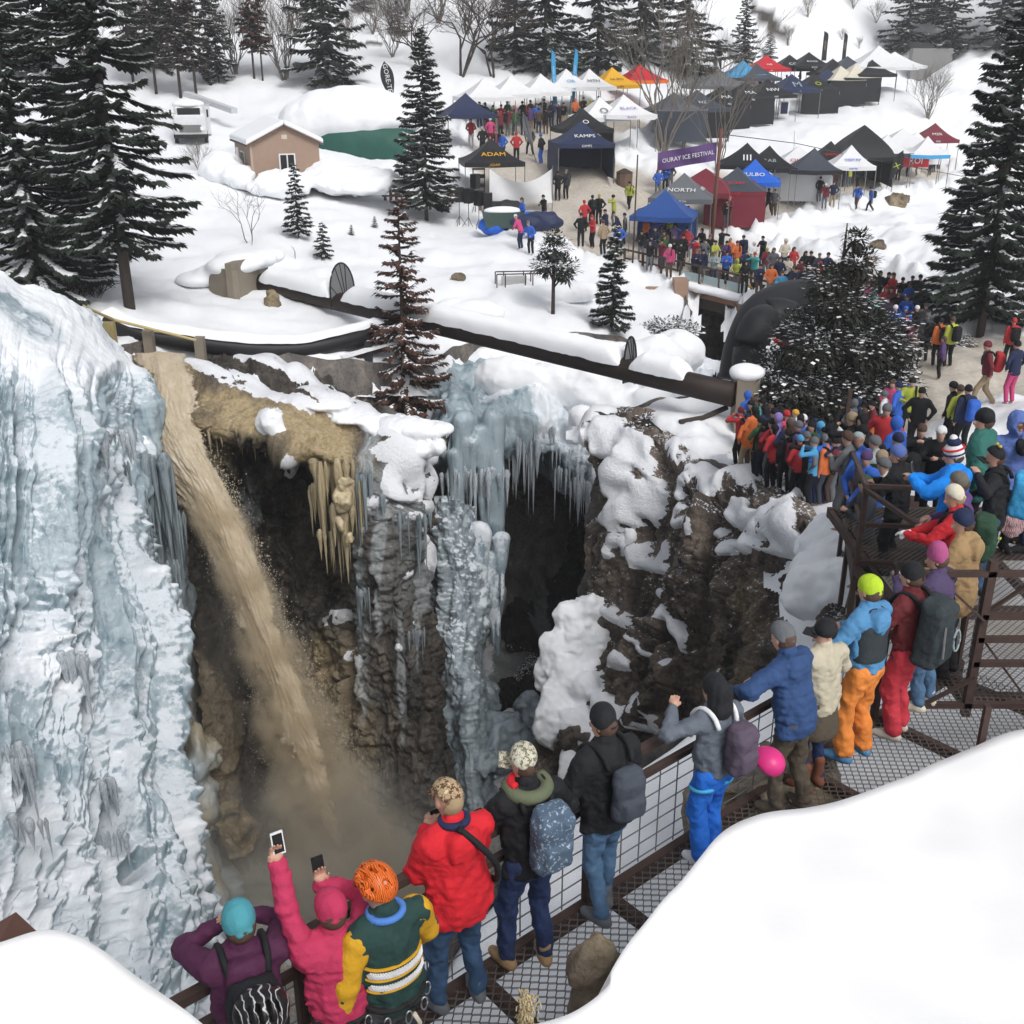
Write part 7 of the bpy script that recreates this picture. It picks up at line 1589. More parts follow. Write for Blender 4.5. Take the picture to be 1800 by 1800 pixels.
COLS.update(MG=(.46, .035, .10), RD=(.60, .018, .030), PU=(.075, .018, .055), TB=(.07, .30, .36), NV=(.018, .032, .09), JN=(.035, .075, .15), LJ=(.075, .15, .26), BP=(.02, .15, .62), MV=(.085, .065, .095), GJ=(.11, .13, .16), PB=(.028, .065, .17), GB=(.12, .13, .14), OL=(.085, .07, .05), CR=(.46, .42, .32), OR_=(.72, .24, .05), LM=(.42, .60, .03), SB=(.08, .24, .45), DK=(.03, .04, .045), MR=(.12, .018, .022), CO=(.50, .04, .06), DP=(.07, .05, .115), PH=(.38, .08, .21), TN=(.33, .22, .11), BB=(.01, .24, .80), WB=(.5, .48, .42), GG=(.02, .055, .05), YS=(.62, .34, .02), OG=(.75, .12, .015), BR=(.16, .06, .035), CM=(.66, .62, .50), BN=(.14, .13, .11), BV=(.10, .16, .42), DG=(.022, .06, .035), BT=(.06, .065, .07))
HR = {}
HR['purple'] = hero(470, 2010, 'person in a dark purple jacket and teal beanie with both elbows raised, lowest on left', dict(jacket='PU', hatc='TB', pants='BT', hands=[(-.05, .28, 1.50), (.05, .28, 1.50)], elb=ELB_OUT, hood='down', pack=True, pack_size=(.17, .23, .12), packc='k', bulk=1.05, yaw=10, boots='k'), FACE - .25, .95)
HR['magenta'] = hero(618, 1968, 'person in a magenta jacket and red beanie lifting a phone overhead with the left arm', dict(jacket='MG', hatc='MG', pants='k', hands=[(-.22, .30, 1.93), (.05, .34, 1.60)], elb=[(-1, -.4, -.2), (1, -.3, -.6)], hdir=[(0, .2, 1), (0, .2, 1)], hem=.92, bulk=1.04, quilt=.07, yaw=-12, slouch=0, boots='k'), FACE - .15, .92)
HR['orange'] = hero(703, 1945, 'person with an orange helmet, dark green vest back and yellow sleeves', dict(jacket='GG', hat='helmet', hatmat=helm_mat('orange_helmet', (.80, .16, .02), (.03, .01, .008)), hatc='OG', pants='BT', hands=[(-.33, .06, .86), (.24, .28, .98)], elb=[(-1, -.3, 0), (1, -.9, .1)], hem=.90, bulk=1.04, nod=16, yaw=-14, htilt=-8, hair=False, boots='k'), FACE - .05, .96)
HR['red'] = hero(812, 1768, 'person in a long bright red jacket and camouflage cap with a black shoulder strap', dict(jacket='RD', hat='cap', hatmat=camo, pants='JN', hands=[(-.06, .28, 1.32), (.08, .28, 1.32)], elb=[(-.6, -.1, -1), (.6, -.1, -1)], hem=.80, hemw=1.05, bulk=1.16, hood='down', nod=26, yaw=-8, feet=[(-.15, .06), (.13, .0)], boots='s', hairc='e'), FACE - .08, .96)
HR['camo'] = hero(930, 1690, 'person in a black jacket and pale camouflage cap wearing a speckled blue backpack', dict(jacket='k', hat='cap', hatmat=camo2, pants='NV', hands=[(-.20, .36, 1.12), (.24, .30, 1.10)], hood=None, pack=True, pack_size=(.16, .25, .10), packmat=dot, packc='d', packz=-.05, nod=22, yaw=28, feet=[(-.16, .04), (.10, -.05)], boots='TN', pack_x=.04), FACE - .2, .96)
HR['black'] = hero(1060, 1612, 'person in a black jacket, black beanie and black backpack with blue jeans', dict(jacket='k', hatc='k', pants='LJ', hands=[(-.26, .22, .98), (.20, .36, 1.12)], pack=True, pack_size=(.14, .20, .07), packc='d', bulk=1.1, nod=16, yaw=26, feet=[(-.06, -.05), (.10, .10)], boots='s', hem=.88, pbulk=.88), FACE - .1, .98)
HR['blue'] = hero(1242, 1512, 'person with long black hair, grey jacket, mauve backpack and bright blue trousers', dict(jacket='GJ', hat='hair', long=True, hatc='k', pants='BP', hands=[(-.28, .24, 1.50), (.18, .30, 1.12)], elb=[(-1, -.5, -.5), (1, -.5, -.5)], pack=True, pack_size=(.14, .22, .10), packc='MV', strapc='w', pack_x=.05, hem=.95, nod=14, yaw=6, pbulk=1.08, flare=1.25, boots='w', feet=[(-.09, -.02), (.10, .05)]), FACE - .1, .91)
HR['navy'] = hero(1382, 1425, 'person in a quilted navy blue jacket and grey beanie leaning on the railing', dict(jacket='PB', hatc='GB', pants='OL', hands=[(-.34, .40, 1.15), (.05, .45, 1.10)], elb=[(-1, -.3, .1), (1, -.6, 0)], lean=16, hood='down', quilt=.08, bulk=1.08, nod=12, yaw=-4, boots='OL', boot_h=.12, feet=[(-.12, .04), (.12, -.08)]), FACE + .05, .95)
HR['cream'] = hero(1425, 1385, 'person in a cream fleece, black cap and sunglasses turned towards a neighbour', dict(jacket='CR', hat='cap', hatc='k', hairc='k', pants='NV', skirt='OL', hands=[(-.12, .40, 1.12), (.26, .30, 1.05)], nod=6, yaw=62, pbulk=.78, boots='BR', boot_h=.12, face=True, feet=[(-.10, .0), (.10, .02)]), FACE - .15, .90)
HR['lime'] = hero(1500, 1330, 'person with a lime green beanie, blue sleeves and orange trousers', dict(jacket='SB', hatc='LM', pants='OR_', hands=[(-.20, .34, 1.12), (.16, .36, 1.14)], hem=.96, nod=10, yaw=0, pbulk=1.12, flare=1.15, boots='SB', bulk=1.0, slouch=0, hood='down', feet=[(-.15, .02), (.10, -.02)]), FACE, .99)
HR['bigpack'] = hero(1572, 1292, 'person in maroon jacket and coral red trousers with a big dark hiking backpack', dict(jacket='MR', hatc='k', pants='CO', hands=[(-.16, .36, 1.14), (.24, .30, 1.08)], pack=True, pack_size=(.18, .34, .13), packc='DK', nod=10, yaw=4, pbulk=1.1, flare=1.1, boots='WB', hem=.90, pack_x=-.07, feet=[(-.10, -.02), (.12, .02)]), FACE + .05, .97)
HR['plum'] = hero(1622, 1245, 'person in a dark plum coat and pink knitted hat holding up a phone', dict(jacket='DP', hatc='PH', hairc='u', pants='LJ', hands=[(-.14, .40, 1.38), (.08, .34, 1.12)], hem=.78, hemw=1.05, bulk=1.14, nod=14, yaw=24, boots='CM', lean=6, slouch=1), FACE + .10, .94)
HR['tan'] = hero(1662, 1185, 'person in a long tan coat and navy beanie behind the plum coat', dict(jacket='TN', hatc='n', hairc='u', pants='k', hands=[(-.20, .36, 1.10), (.20, .30, 1.05)], hem=.66, hemw=1.15, bulk=1.1, nod=16, yaw=34, hood='down', boots='k'), FACE + .2, 1.0)
HR['creamhat'] = hero(1652, 1122, 'person in a red and white jacket with a cream beanie and dark green backpack', dict(jacket='r', hatc='CM', hairc='e', pants='k', hands=[(-.22, .46, 1.22), (.02, .46, 1.16)], pack=True, pack_size=(.17, .25, .12), packc='DG', nod=20, yaw=30, boots='k', pack_x=.1, gloves='w'), FACE + .3, .98)
HR['greyhat'] = hero(1660, 1088, 'person in plaid with a brown grey beanie between the blue jacket and cream beanie', dict(jacket='p', hatc='BN', pants='k', hands=[(-.16, .34, 1.14), (.16, .34, 1.14)], nod=18, yaw=26, boots='k'), FACE + .3, .97)
HR['bright'] = hero(1648, 1046, 'person in a vivid blue jacket and striped bobble hat holding a phone', dict(jacket='BB', hat='bobble', hatc='w', pants='k', hands=[(-.20, .42, 1.38), (-.05, .42, 1.34)], hood='down', hem=.80, bulk=1.18, nod=12, yaw=26, boots='k'), FACE + .35, 1.04)
HR['bluepack'] = hero(1722, 1040, 'person in black with goggles on a black cap and a turquoise backpack', dict(jacket='k', hatc='k', hat='cap', pants='JN', hands=[(-.30, .20, 1.52), (.20, .30, 1.1)], pack=True, pack_size=(.18, .26, .14), packc='l', nod=20, yaw=30, boots='k', pack_x=.12), FACE + .3, 1.0)
HR['bigman'] = hero(1697, 985, 'large person in a dark green jacket and black beanie at the head of the stairs', dict(jacket='f', hatc='k', pants='k', hands=H_POCKET, bulk=1.32, nod=6, yaw=30, boots='k', hem=.8), FACE + .3, 1.10)
HR['hood'] = hero(1745, 965, 'person with a violet blue hood and sunglasses facing the camera', dict(jacket='BV', hood='up', hat='none', pants='k', hands=H_POCKET, nod=8, yaw=10, face=True, boots='k'), 3.0, 1.02)
HR['edge'] = hero(1800, 965, 'person in black jacket and dark jeans at the right edge of the platform', dict(jacket='k', hatc='k', pants='NV', hands=[(-.10, .34, 1.48), (.1, .34, 1.48)], elb=ELB_OUT, nod=6, yaw=10, boots='k', face=True), FACE + .6, 1.04)
HR['navycap'] = hero(1560, 1008, 'person in a black jacket and dark blue beanie at the top of the stairs', dict(jacket='k', hatc='BV', pants='k', hands=[(-.10, .36, 1.2), (.1, .36, 1.2)], nod=16, yaw=20, boots='k', bulk=1.12), FACE + .2, .97, z=ZD - .35)
# extras on the front row
def attach(root, m, name, mat, smooth=False):
    return m.build(name, mat, root, smooth)
r_, J, Mh, pt = HR['orange']; T = J['T']
for k in (0, 1):   # yellow sleeves over the green vest
    s = SDF(*bounds(J), .014); sh, el, wr = J['sh%d' % k], J['elb%d' % k], J['wr%d' % k]; s.cap(sh + unit(el - sh) * .03, el, .090, .083, .03); s.cap(el, wr, .083, .064, .02); s.rough(.015, 6, o=3); s.obj('sleeve', cloth(COLS['YS']), r_)
m = MB(); band = []
for i in range(26):
    a = -1.15 + i / 25 * 2.3; 
    for (z, w_, h_) in ((1.20, .018, .020), (1.115, .016, .018)):
        c = T(math.sin(a) * .188, -math.cos(a) * .135 - .012, z); m.box(c, (w_ * .8, .005, h_), Matrix.Rotation(a, 3, 'Z') @ Matrix.Rotation(.78, 3, 'Y'))
m.build('white_pattern', cloth(COLS['w']), r_)
for z in (1.235, 1.160, 1.08):
    MB().tube([T(math.sin(a) * .186, -math.cos(a) * .133 - .004, z) for a in np.linspace(-1.35, 1.35, 24)], .010, 6).build('yellow_stripe', cloth(COLS['YS']), r_)
MB().tube([T(math.sin(a) * .10, -math.cos(a) * .09, 1.515) for a in np.linspace(-2.6, 2.6, 20)], .022, 7).build('scarf', cloth((.08, .22, .60)), r_, True)
def harness(root, J, col, metal=True, belt=True, n=3):
    T = J['T']
    if belt: MB().tube([J['hip'] + np.array([math.sin(a) * .185, -math.cos(a) * .14, .015]) for a in np.linspace(0, 6.28, 28)], .020, 6).build('harness_belt', cloth(col), root, True)
    for k in (0, 1):
        c = J['hj%d' % k] * .72 + J['knee%d' % k] * .28; MB().tube([c + np.array([math.sin(a) * .104, -math.cos(a) * .104, .02 * math.cos(a)]) for a in np.linspace(0, 6.28, 22)], .018, 6).build('leg_loop', cloth(col), root, True)
    rs = np.random.RandomState(int(abs(J['hip'][0]) * 100) + n)
    for i in range(n if metal else 0):
        a = -1.6 + 3.2 * (i + .5) / n; c = J['hip'] + np.array([math.sin(a) * .21, -math.cos(a) * .165, -.06]); MB().tube([c + np.array([math.cos(b) * .022, 0, math.sin(b) * .048]) for b in np.linspace(0, 6.28, 12)], .0055, 5).build('carabiner', M['steel'], root, True)
M['steel'] = simple('bright_steel', (.55, .56, .58), .3, .8)
harness(r_, J, (.02, .02, .02), n=5); MB().tube([J['hip'] + np.array([.02, -.19, -.02]), J['hip'] + np.array([.05, -.20, -.10]), J['hip'] + np.array([.03, -.2, -.19])], .014, 6).build('sling', cloth(COLS['CM']), r_, True)
r_, J, Mh, pt = HR['magenta']; harness(r_, J, (.02, .02, .022), n=6); held(*HR['magenta'][:3], 'phone', 0, 'white cased phone held high by the magenta jacket person', 'phone', (.02, .02, .13), casec='w'); held(*HR['magenta'][:3], 'phone', 1, 'black phone held up in front of the red beanie', 'phone', (.0, .03, .12))
MB().tube([J['wr0'] - unit(J['wr0'] - J['elb0']) * t for t in (-.01, .03, .08)], [.040, .044, .050], 10).build('wrist_cuff', cloth(COLS['PU']), r_, True)
r_, J, Mh, pt = HR['purple']; T = J['T']
s = SDF(T(0, -.42, 1.40) - .22, T(0, -.42, 1.40) + .22, .011); s.ell(T(0, -.40, 1.40), (.150, .13, .125), .01)
for a in (-.075, -.025, .025, .075): s.box(T(a, -.50, 1.45), (.010, .06, .05), .006, op='s')
o = s.obj('pack_helmet', helm_mat('black_helmet', (.012, .012, .013), (.50, .50, .52), .91), r_); o['label'] = 'black climbing helmet strapped on the backpack'
s = SDF(T(0, -.5, 1.05) - .35, T(0, -.3, 1.05) + .3, .014); s.box(T(0, -.40, 1.06), (.12, .10, .22), .06); s.obj('pack_panel', cloth((.035, .10, .28)), r_)
for q in (-1, 1):
    MB().tube([T(q * .12, -.47, 1.30), T(q * .11, -.52, 1.24), T(q * .115, -.52, 1.12)], .020, 7).build('tool_grip', simple('orange_grip', (.50, .27, .12), .7) if q < 0 else bpy.data.materials['orange_grip'], r_, True); MB().tube([T(q * .115, -.52, 1.12), T(q * .14, -.51, .88)], .014, 6).build('tool_shaft', M['steel'], r_, True)
r_, J, Mh, pt = HR['red']; T = J['T']
MB().tube(list(_cat(np.array([T(-.04, -.11, 1.55), T(.06, -.205, 1.42), T(.16, -.215, 1.25), T(.22, -.12, 1.05), T(.24, .02, .98)]), 14)), .022, 6).build('camera_strap', cloth(COLS['k']), r_, True)
MB().tube([T(math.sin(a) * .085, -math.cos(a) * .08, 1.535) for a in np.linspace(0, 6.28, 20)], .026, 7).build('collar', cloth(COLS['n']), r_, True)
held(*HR['red'][:3], 'phone', 0, 'dark camera held at chest height by the red jacket person', 'camera', (.10, .05, .02))
r_, J, Mh, pt = HR['camo']; T = J['T']; m = MB()
for q, c_ in ((0, (.12, .14, .085)),): MB().tube([T(math.sin(a) * .13, -math.cos(a) * .12 + .0, 1.50 - .02 * math.cos(a)) for a in np.linspace(-2.2, 2.0, 22)], [.05 + .0 * i for i in range(22)], 8).build('olive_hood', cloth(c_), r_, True)
MB().tube([T(math.sin(a) * .115, -math.cos(a) * .10, 1.545) for a in np.linspace(-2.8, -1.2, 12)], .03, 7).build('red_lining', cloth(COLS['RD']), r_, True)
r_, J, Mh, pt = HR['blue']; harness(r_, J, (.06, .38, .62), False, False); T = J['T']
s = SDF(T(.36, -.3, .95) - .22, T(.36, -.3, .95) + .22, .011); s.ell(T(.34, -.26, 1.0), (.135, .15, .12), .01); s.ell(T(.30, -.24, .95), (.11, .12, .11), .0, op='s'); s.obj('pink_helmet', simple('pink_shell', (.62, .035, .20), .35), r_)
r_, J, Mh, pt = HR['cream']; MB().box(hv(Mh, J['head'], (0, .105, .015)), (.062, .010, .016), Mh).build('sunglasses', M['black'], r_)
r_, J, Mh, pt = HR['lime']; T = J['T']; s = SDF(T(-.3, -.3, .9), T(.3, .35, 1.6), .014); s.cap(T(0, -.01, 1.05), T(0, -.01, 1.36), .164, .168, .03, (1.12, .82, 1)); s.box(T(0, 0, .99), (.3, .3, .05), 0, op='s'); s.obj('black_vest', cloth(COLS['DK']), r_)
r_, J, Mh, pt = HR['bigpack']; T = J['T']; MB().tube([T(.0 - .07 + math.cos(a) * .06, -.47, 1.20 + math.sin(a) * .10) for a in np.linspace(0, 6.28, 20)], .010, 5).build('cord_loop', cloth((.25, .30, .32)), r_, True)
for q in (-1, 1): MB().bar(T(q * .13 - .07, -.42, 1.05), T(q * .13 - .06, -.42, 1.35), .012, .012).build('trekking_pole', M['steel'], r_)
held(*HR['plum'][:3], 'phone', 0, 'black phone held by the plum coat person', 'phone', (.0, .03, .10)); held(*HR['bright'][:3], 'phone', 0, 'grey phone held by the vivid blue jacket person', 'phone', (.08, .03, .10), casec='s')
r_, J, Mh, pt = HR['bright']; hc = J['head']
for (z, c_) in ((.075, 'RD'), (.020, 'n')): MB().tube([hv(Mh, hc, (math.sin(a) * .101 * (1 - (z - .02) * .7), -.012 - math.cos(a) * .112 * (1 - (z - .02) * .7), z)) for a in np.linspace(0, 6.28, 24)], .011, 6).build('hat_stripe', cloth(COLS[c_]), r_, True)
MB().ell(hv(Mh, hc, (0, -.02, .14)), (.07, .075, .06), 14, 8).build('hat_crown', cloth(COLS['n']), r_, True)
r_, J, Mh, pt = HR['bluepack']; T = J['T']; hc = J['head']
for i, c_ in enumerate([(.45, .10, .06), (.30, .32, .34), (.03, .30, .55), (.5, .5, .5), (.35, .16, .45)]): MB().bar(T(.0 + i * .06, -.44, 1.42), T(-.02 + i * .065, -.42, .92), .022, .022).build('strap_tool', cloth(c_), r_)
for q in (-1, 1): MB().ell(hv(Mh, hc, (q * .045, -.07, .125)), (.03, .022, .02), 10, 6).build('goggle_lens', simple('amber_lens', (.42, .36, .08), .2) if q < 0 else bpy.data.materials['amber_lens'], r_, True)
r_, J, Mh, pt = HR['hood']; MB().box(hv(Mh, J['head'], (0, .100, .015)), (.065, .012, .018), Mh).build('sunglasses', simple('brown_lens', (.16, .06, .03), .2), r_)
r_, J, Mh, pt = HR['creamhat']; MB().ell(J['T'](-.34, -.3, 0.0 + 0.9) * 0 + J['T'](.12, -.42, 1.22), (.05, .012, .008), 10, 4).build('pack_badge', cloth(COLS['y']), r_)
q = atz(1765, 985, ZD) + np.array([0, 0, .55]); s = SDF(q - .35, q + .35, .014); s.ell(q, (.17, .10, .22), .01); s.ell(q + [.16, .02, .05], (.16, .09, .18), .02); s.rough(.03, 7); o = s.obj('spare_pack', helm_mat('pink_pattern', (.55, .35, .36), (.03, .02, .02))); tag(o, 'pink and black patterned bag strapped low by the right edge person', 'bag')

# ---------------------------------------------------------------- the crowd: eight figures, then copied one by one
PROT = [dict(hands=H_POCKET), dict(hands=H_PHONE, nod=16), dict(hands=H_CAM, elb=ELB_OUT), dict(hands=[(-.24, .05, .88), (.1, .34, 1.2)], pack=True, yaw=20), dict(hands=H_DOWN, feet=[(-.12, .30), (.11, -.28)], hy=.0, hz=.88, lean=8, pack=True),
        dict(hands=[(-.1, .26, 1.12), (.12, .26, 1.1)], hood='up', hat='none', bulk=1.08), dict(hands=[(-.2, .38, 1.0), (.18, .40, 1.0)], lean=24, nod=20, yaw=-20), dict(hands=[(-.15, .2, 1.05), (.15, .2, 1.05)], hat='hair', long=True, yaw=30, hem=.78)]
protos = []
for i, p in enumerate(PROT):
    r = empty('person', (0, 0, 0), 0); build_person(r, dict(p, bulk=p.get('bulk', 1.08)), .034, False); protos.append(r)
_used = [False] * 8; CROWD = []
def crowd_person(b, rz, sc, pi, jk, ht, pn, pkc, zone, group):
    CROWD.append([b, rz, sc, pi, jk, ht, pn, pkc, zone, group])
rsC = np.random.RandomState(42)
JK = list('kkknnnrrmbbldsgyoptqewvuhkk'); HT = list('kkkknsswwrbuuegoc'); PN = list('kkkknnssued')
def row(p0, p1, n, zone, group, face, hgt=1.78, jit=5, h0=1.0, d0=14., cols=None, pis=(0, 1, 2, 3, 5, 7), fn=None):
    for i in range(n):
        t = (i + .5) / n; px = p0[0] + (p1[0] - p0[0]) * t + rsC.normal() * jit * .5; py = p0[1] + (p1[1] - p0[1]) * t + rsC.normal() * jit; b = (fn or GRH)(px, py, hgt * h0, d0)
        c = cols[i % len(cols)] if cols else rsC.choice(JK)
        crowd_person(b, face + rsC.normal() * .35, h0 * (.93 + .12 * rsC.rand()), int(rsC.choice(pis)), c[0], c[1] if len(c) > 1 else rsC.choice(HT), c[2] if len(c) > 2 else rsC.choice(PN), rsC.choice(list('kkmbgo')), zone, group)
def one(px, py, code, pi, face, zone, group, pk='k', sc=1.0, fn=None, d0=14.):
    b = (fn or GRH)(px, py, 1.78 * sc, d0); crowd_person(b, face, sc, pi, code[0], code[1], code[2], pk, zone, group)
G1, G2, G3, G4, G5, G6 = 'spectators lined along the bridge', 'visitors around the festival tents', 'people walking on the plaza', 'spectators on the rim above the buttress', 'people queuing on and above the stairs', 'spectators near the big right spruce'
CAMF = math.pi
row((1132, 422), (1500, 492), 19, 'bridge front row', G1, CAMF - .3, cols=['kk', 'mk', 'qw', 'kk', 'ns', 'nk', 'hs', 'bk', 'yw', 'kk', 'nk', 'oo', 'lv', 'ku', 'nk', 'dk', 'ks', 'ns', 'kk'])
row((1120, 404), (1490, 462), 20, 'bridge second row', G1, CAMF - .2, cols=['kk', 'nk', 'gw', 'ku', 'kk', 'rk', 'sk', 'yk', 'pk', 'om', 'nn', 'tr', 'my', 'nv', 'ck', 'mk', 'kk', 'rr', 'kk', 'nk'])
row((1225, 402), (1465, 444), 13, 'bridge back row', G1, CAMF - .2, cols=['kk', 'ks', 'ku', 'oe', 'nn', 'wr', 'kk', 'ss', 'cc', 'ru', 'kk', 'ds', 'nk'])
row((1128, 382), (1215, 372), 6, 'under dark blue tent', G2, 2.6, cols=['on', 'bk', 'pk', 'yo', 'lk', 'rk'])
row((1140, 405), (1215, 392), 4, 'beside dark blue tent', G2, 2.6, cols=['nk', 'gk', 'vk', 'rk'])
row((1150, 292), (1190, 290), 3, 'behind dark blue tent', G2, 2.9, cols=['bb', 'bn', 'sk'])
for (px, py, c, pi, f, pk) in [(1046, 340, 'rk', 'u', 0, 0), (1066, 338, 'dk', 'k', 1, 0), (1080, 342, 'kk', 'k', 0, 1)]: pass
for (px, py, c, pi, f) in [(1028, 354, 'rrk', 0, .4), (1042, 344, 'kkk', 3, .2), (1054, 342, 'kyk', 0, 2.8), (1080, 343, 'yks', 2, 1.5), (1108, 318, 'ykk', 4, 2.6), (1022, 379, 'knk', 0, 3), (1043, 379, 'rrk', 1, 2.2), (1062, 390, 'euk', 0, .6), (1066, 370, 'nkk', 1, 2), (1090, 372, 'nkk', 6, 1.4),
    (1100, 376, 'snk', 0, 1.5), (1090, 396, 'bkk', 7, 3), (981, 302, 'kkk', 0, .1), (996, 298, 'dsk', 3, 2.6), (957, 344, 'kks', 1, 2.2), (919, 352, 'bwk', 7, 2), (916, 377, 'qwn', 6, 1), (934, 385, 'bsk', 6, 2.6)]:
    one(px, py, c, pi, f, 'on the open plaza', G3, sc=1.03)
for (px, py, c, pi, f) in [(908, 232, 'rrk', 0, .1), (932, 222, 'suk', 4, .3), (952, 235, 'kbb', 0, 1), (848, 222, 'kwk', 0, .5), (872, 228, 'mrm', 3, 2), (884, 232, 'bkn', 0, 2.4), (828, 208, 'rww', 7, 2.8), (862, 208, 'qwm', 0, .3)]:
    one(px, py, c, pi, f, 'before the white tents', G3, sc=1.12, d0=40)
row((836, 184), (1000, 176), 13, 'under white tent row', G2, 2.8, h0=1.1, jit=3, cols=['kk', 'kw', 'nk', 'rk', 'gk', 'qq', 'kk', 'mk', 'by', 'ku', 'nk', 'nw', 'kk'])
row((850, 194), (965, 190), 9, 'front of white tent row', G2, .2, h0=1.1, jit=3, cols=['kk', 'gw', 'mr', 'mk', 'gk', 'kk', 'pk', 'uk', 'kk'])
row((1005, 172), (1060, 168), 4, 'behind blue feather flags', G2, 2.8, h0=1.1, jit=2, cols=['oo', 'kk', 'yy', 'sk'])
row((1505, 472), (1618, 492), 9, 'upper line by right spruce', G6, 2.8, cols=['mm', 'ss', 'kk', 'ku', 'kk', 'rr', 'kk', 'bs', 'kk'], jit=3)
row((1520, 500), (1632, 520), 8, 'middle line by right spruce', G6, 2.8, cols=['qq', 'tt', 'rr', 'mk', 'kk', 'bb', 'nk', 'kk'], jit=4)
row((1530, 526), (1640, 532), 6, 'lower line by right spruce', G6, 2.7, cols=['tt', 'pr', 'bw', 'bb', 'kw', 'ss'], jit=4)
for (px, py, c, pi, f, s_) in [(1606, 562, 'qqk', 6, .4, 1.0), (1633, 554, 'dsk', 3, .1, 1.02), (1657, 562, 'okk', 3, .2, 1.0), (1678, 560, 'yuk', 3, .3, 1.03), (1662, 592, 'ppk', 7, 1.2, .86), (1746, 598, 'mme', 4, 1.4, 1.08), (1793, 600, 'nkq', 0, .5, 1.0), (1785, 562, 'rrk', 3, 0, .98)]:
    one(px, py, c, pi, f, 'on the packed path', G3, 'r' if c[0] == 'm' else 'k', s_)
row((1308, 696), (1470, 742), 11, 'back line on the rim', G4, .9, jit=4, cols=['bk', 'gu', 'tk', 'ku', 'kk', 'qr', 'wa', 'pw', 'bn', 'sk', 'kk'], d0=24.)
row((1302, 716), (1480, 775), 11, 'middle line on the rim', G4, .8, jit=4, cols=['rm', 'ok', 'gk', 'rk', 'vp', 'nb', 'ps', 'ks', 'su', 'bs', 'kk'], d0=24.)
row((1308, 724), (1490, 792), 8, 'front line on the rim', G4, .6, jit=3, cols=['on', 'kk', 'rk', 'kk', 'rl', 'ls', 'ok', 'nk'], d0=24.)
ZS = T0
def on_steps(px, py, hgt, d0):
    p = at(px, py, float(np.interp(py, [705, 850], [19.5, 13.2]))); return np.array([p[0], p[1], p[2] - hgt])
for (px, py, c, pi, f) in [(1543, 822, 'bbk', 1, 2.0), (1528, 790, 'bpk', 0, 2.4), (1524, 748, 'kkk', 3, 1), (1522, 728, 'khk', 5, 2.0), (1548, 768, 'hsk', 1, .8), (1556, 790, 'gee', 0, 2.2), (1566, 806, 'csk', 1, 1.2), (1586, 762, 'nnk', 3, .7), (1562, 708, 'rsk', 0, 2.6), (1583, 735, 'bnk', 5, .6), (1534, 836, 'dgk', 1, 1.6), (1500, 760, 'sus', 1, .9), (1505, 726, 'kek', 2, .9), (1540, 765, 'bhk', 6, .6)]:
    one(px, py, c, pi, f, 'queuing on the stairs', G5, fn=on_steps, d0=11)
for (px, py, c, pi, f, s_) in [(1622, 745, 'kuk', 2, 2.8, 1.0), (1657, 752, 'kwk', 1, 2.6, 1.0), (1572, 668, 'qwk', 7, 2.4, 1), (1585, 672, 'bnk', 0, .8, 1.05), (1605, 665, 'ykk', 3, 2.8, 1.05), (1622, 680, 'kkk', 0, 2.8, 1.05), (1682, 672, 'kkk', 0, .8, 1.05), (1706, 680, 'nkk', 3, .2, 1.0), (1693, 678, 'yuk', 0, .4, .98), (1560, 688, 'wsk', 0, 1, 1.0)]:
    one(px, py, c, pi, f, 'gathered above the stairs', G5, 'b', s_, d0=17.)
row((1408, 308), (1470, 312), 6, 'before large white tent', G2, 2.6, jit=4, cols=['kk', 'kk', 'yg', 'kk', 'mw', 'nu'])
row((1412, 296), (1520, 286), 8, 'left of star dome tent', G2, .6, jit=4, cols=['mk', 'kk', 'gy', 'nk', 'mk', 'kk', 'yk', 'kk'])
for (px, py, c, pi, f) in [(1510, 324, 'bku', 4, 2.4), (1534, 327, 'bnk', 4, 1.6), (1582, 280, 'dsk', 0, 2.8), (1600, 276, 'csk', 0, .6), (1616, 272, 'nks', 0, 1.2), (1638, 274, 'muk', 3, .5), (1645, 270, 'bnk', 0, .4), (1354, 330, 'kgk', 4, .4), (1364, 332, 'ssu', 0, 2.4), (1340, 336, 'kkk', 0, 1), (1654, 262, 'okk', 0, 2)]:
    one(px, py, c, pi, f, 'on the upper right snow path', G3)
row((1264, 346), (1290, 350), 3, 'in the maroon tent opening', G2, 2.8, jit=2, cols=['mw', 'kk', 'mq'])
row((1420, 124), (1300, 138), 5, 'among the terrace tents', G2, 1, jit=3, cols=['kk', 'nk', 'rk', 'kk', 'su'])
row((1490, 455), (1520, 462), 2, 'right end of bridge', G1, CAMF, cols=['kk', 'mk'])
row((1390, 462), (1500, 478), 6, 'bridge third row', G1, CAMF - .2, cols=['nk', 'kk', 'rk', 'gk', 'sk', 'kk'], jit=4)
row((1600, 478), (1640, 505), 4, 'at left skirt of spruce', G6, 2.8, cols=['kk', 'dk', 'mk', 'ns'], jit=3)
row((1480, 690), (1560, 720), 6, 'beside the dark pine', G4, .9, jit=6, cols=['kk', 'sk', 'nk', 'gu', 'mk', 'ds'], d0=22.)
row((1320, 706), (1490, 758), 10, 'inner line on the rim', G4, .9, jit=4, cols=['kk', 'nk', 'dk', 'uk', 'rs', 'kk', 'gk', 'lk', 'kk', 'sw'], d0=24.)
print('CROWD', len(CROWD))
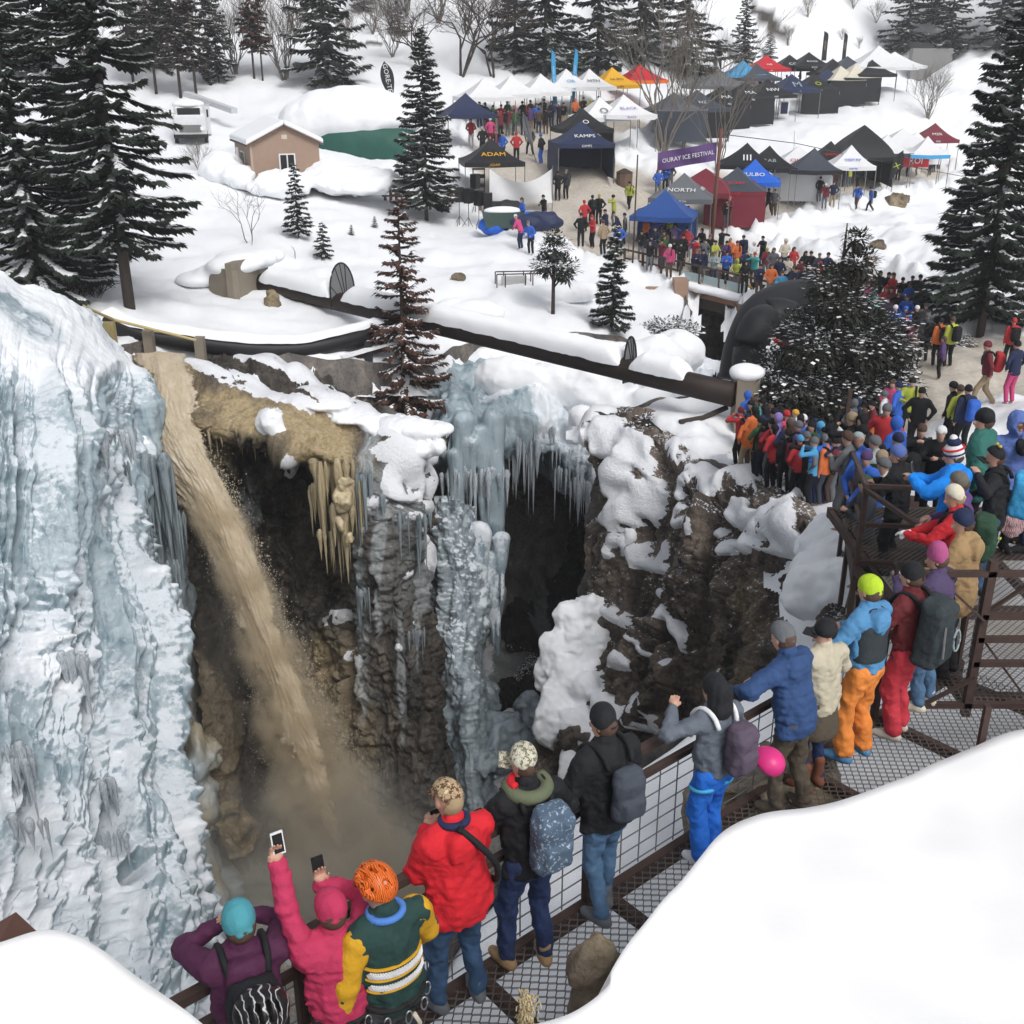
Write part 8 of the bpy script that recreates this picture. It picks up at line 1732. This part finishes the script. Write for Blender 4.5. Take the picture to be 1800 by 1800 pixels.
# write them out, each with a label of its own
from collections import defaultdict
_by = defaultdict(list)
def _sx(b): return 900 + FP * b[0] / (b[1] * CP - b[2] * SP)
def _hat(c):
    nm = PROT[c[3]]; ht = c[5]
    return 'hood up' if nm.get('hood') == 'up' else ({'k': 'black', 'e': 'fair'}.get(ht, 'brown') + ' hair' if nm.get('hat') == 'hair' else CN[ht] + ' hat')
for c in CROWD: _by[(c[4], _hat(c), c[8])].append(c)
ORD = 'first second third fourth fifth sixth seventh eighth ninth tenth eleventh twelfth'.split()
for (jk_, hat, zone), L in _by.items():
    L.sort(key=lambda c: _sx(c[0]))
    for i, c in enumerate(L):
        b, rz, sc, pi, jk, ht, pn, pkc, zone, grp = c; src = protos[pi]
        lab = 'person in %s jacket, %s, %s' % (CN[jk], hat, zone)
        if len(L) > 1: lab = 'person, %s %s jacket from left with %s, %s' % (ORD[i], CN[jk], hat, zone)
        o = copy_tree(src); o.location = tuple(map(float, b)); o.rotation_euler = (0, 0, rz); o.scale = (sc, sc, sc)
        tag(o, lab, 'person', grp)
        for ch in o.children:
            n = ch.name.split('.')[0]; K = {'jacket': jk, 'trousers': pn, 'hat': ht, 'hair': {'k': 'k', 'e': 'e'}.get(ht, 'u'), 'backpack': pkc, 'strap': 'k'}.get(n, 'w')
            v = np.array(COLS[K]); v = v * .8 + v.mean() * .1; ch.color = (*map(float, v), 1)
for r in protos:
    for ch in list(r.children): bpy.data.objects.remove(ch)
    bpy.data.objects.remove(r)
# people's extra gear in the far view
# ---------------------------------------------------------------- tidy: masses of small pieces are stuff
for o in COL.objects:
    n = o.name.split('.')[0]
    if n in ('crown', 'branches', 'snow_load', 'white_pattern') and o.parent: o['kind'] = 'stuff'
# ---------------------------------------------------------------- thin winter haze filling the valley
hz = mesh_obj('haze', [(x, y, z) for x in (-330, 330) for y in (-12, 262) for z in (-34, 128)], [(0, 1, 3, 2), (4, 6, 7, 5), (0, 4, 5, 1), (2, 3, 7, 6), (0, 2, 6, 4), (1, 5, 7, 3)], None, None, False)
hm = bpy.data.materials.new('haze'); hm.use_nodes = True; _t = hm.node_tree; _t.nodes.remove(_t.nodes['Principled BSDF']); _v = N(_t, 'ShaderNodeVolumePrincipled'); _v.inputs['Color'].default_value = (.93, .95, .98, 1); _v.inputs['Density'].default_value = .0005
_t.links.new(_v.outputs[0], _t.nodes['Material Output'].inputs['Volume']); hz.data.materials.clear(); hz.data.materials.append(hm); tag(hz, kind='stuff')
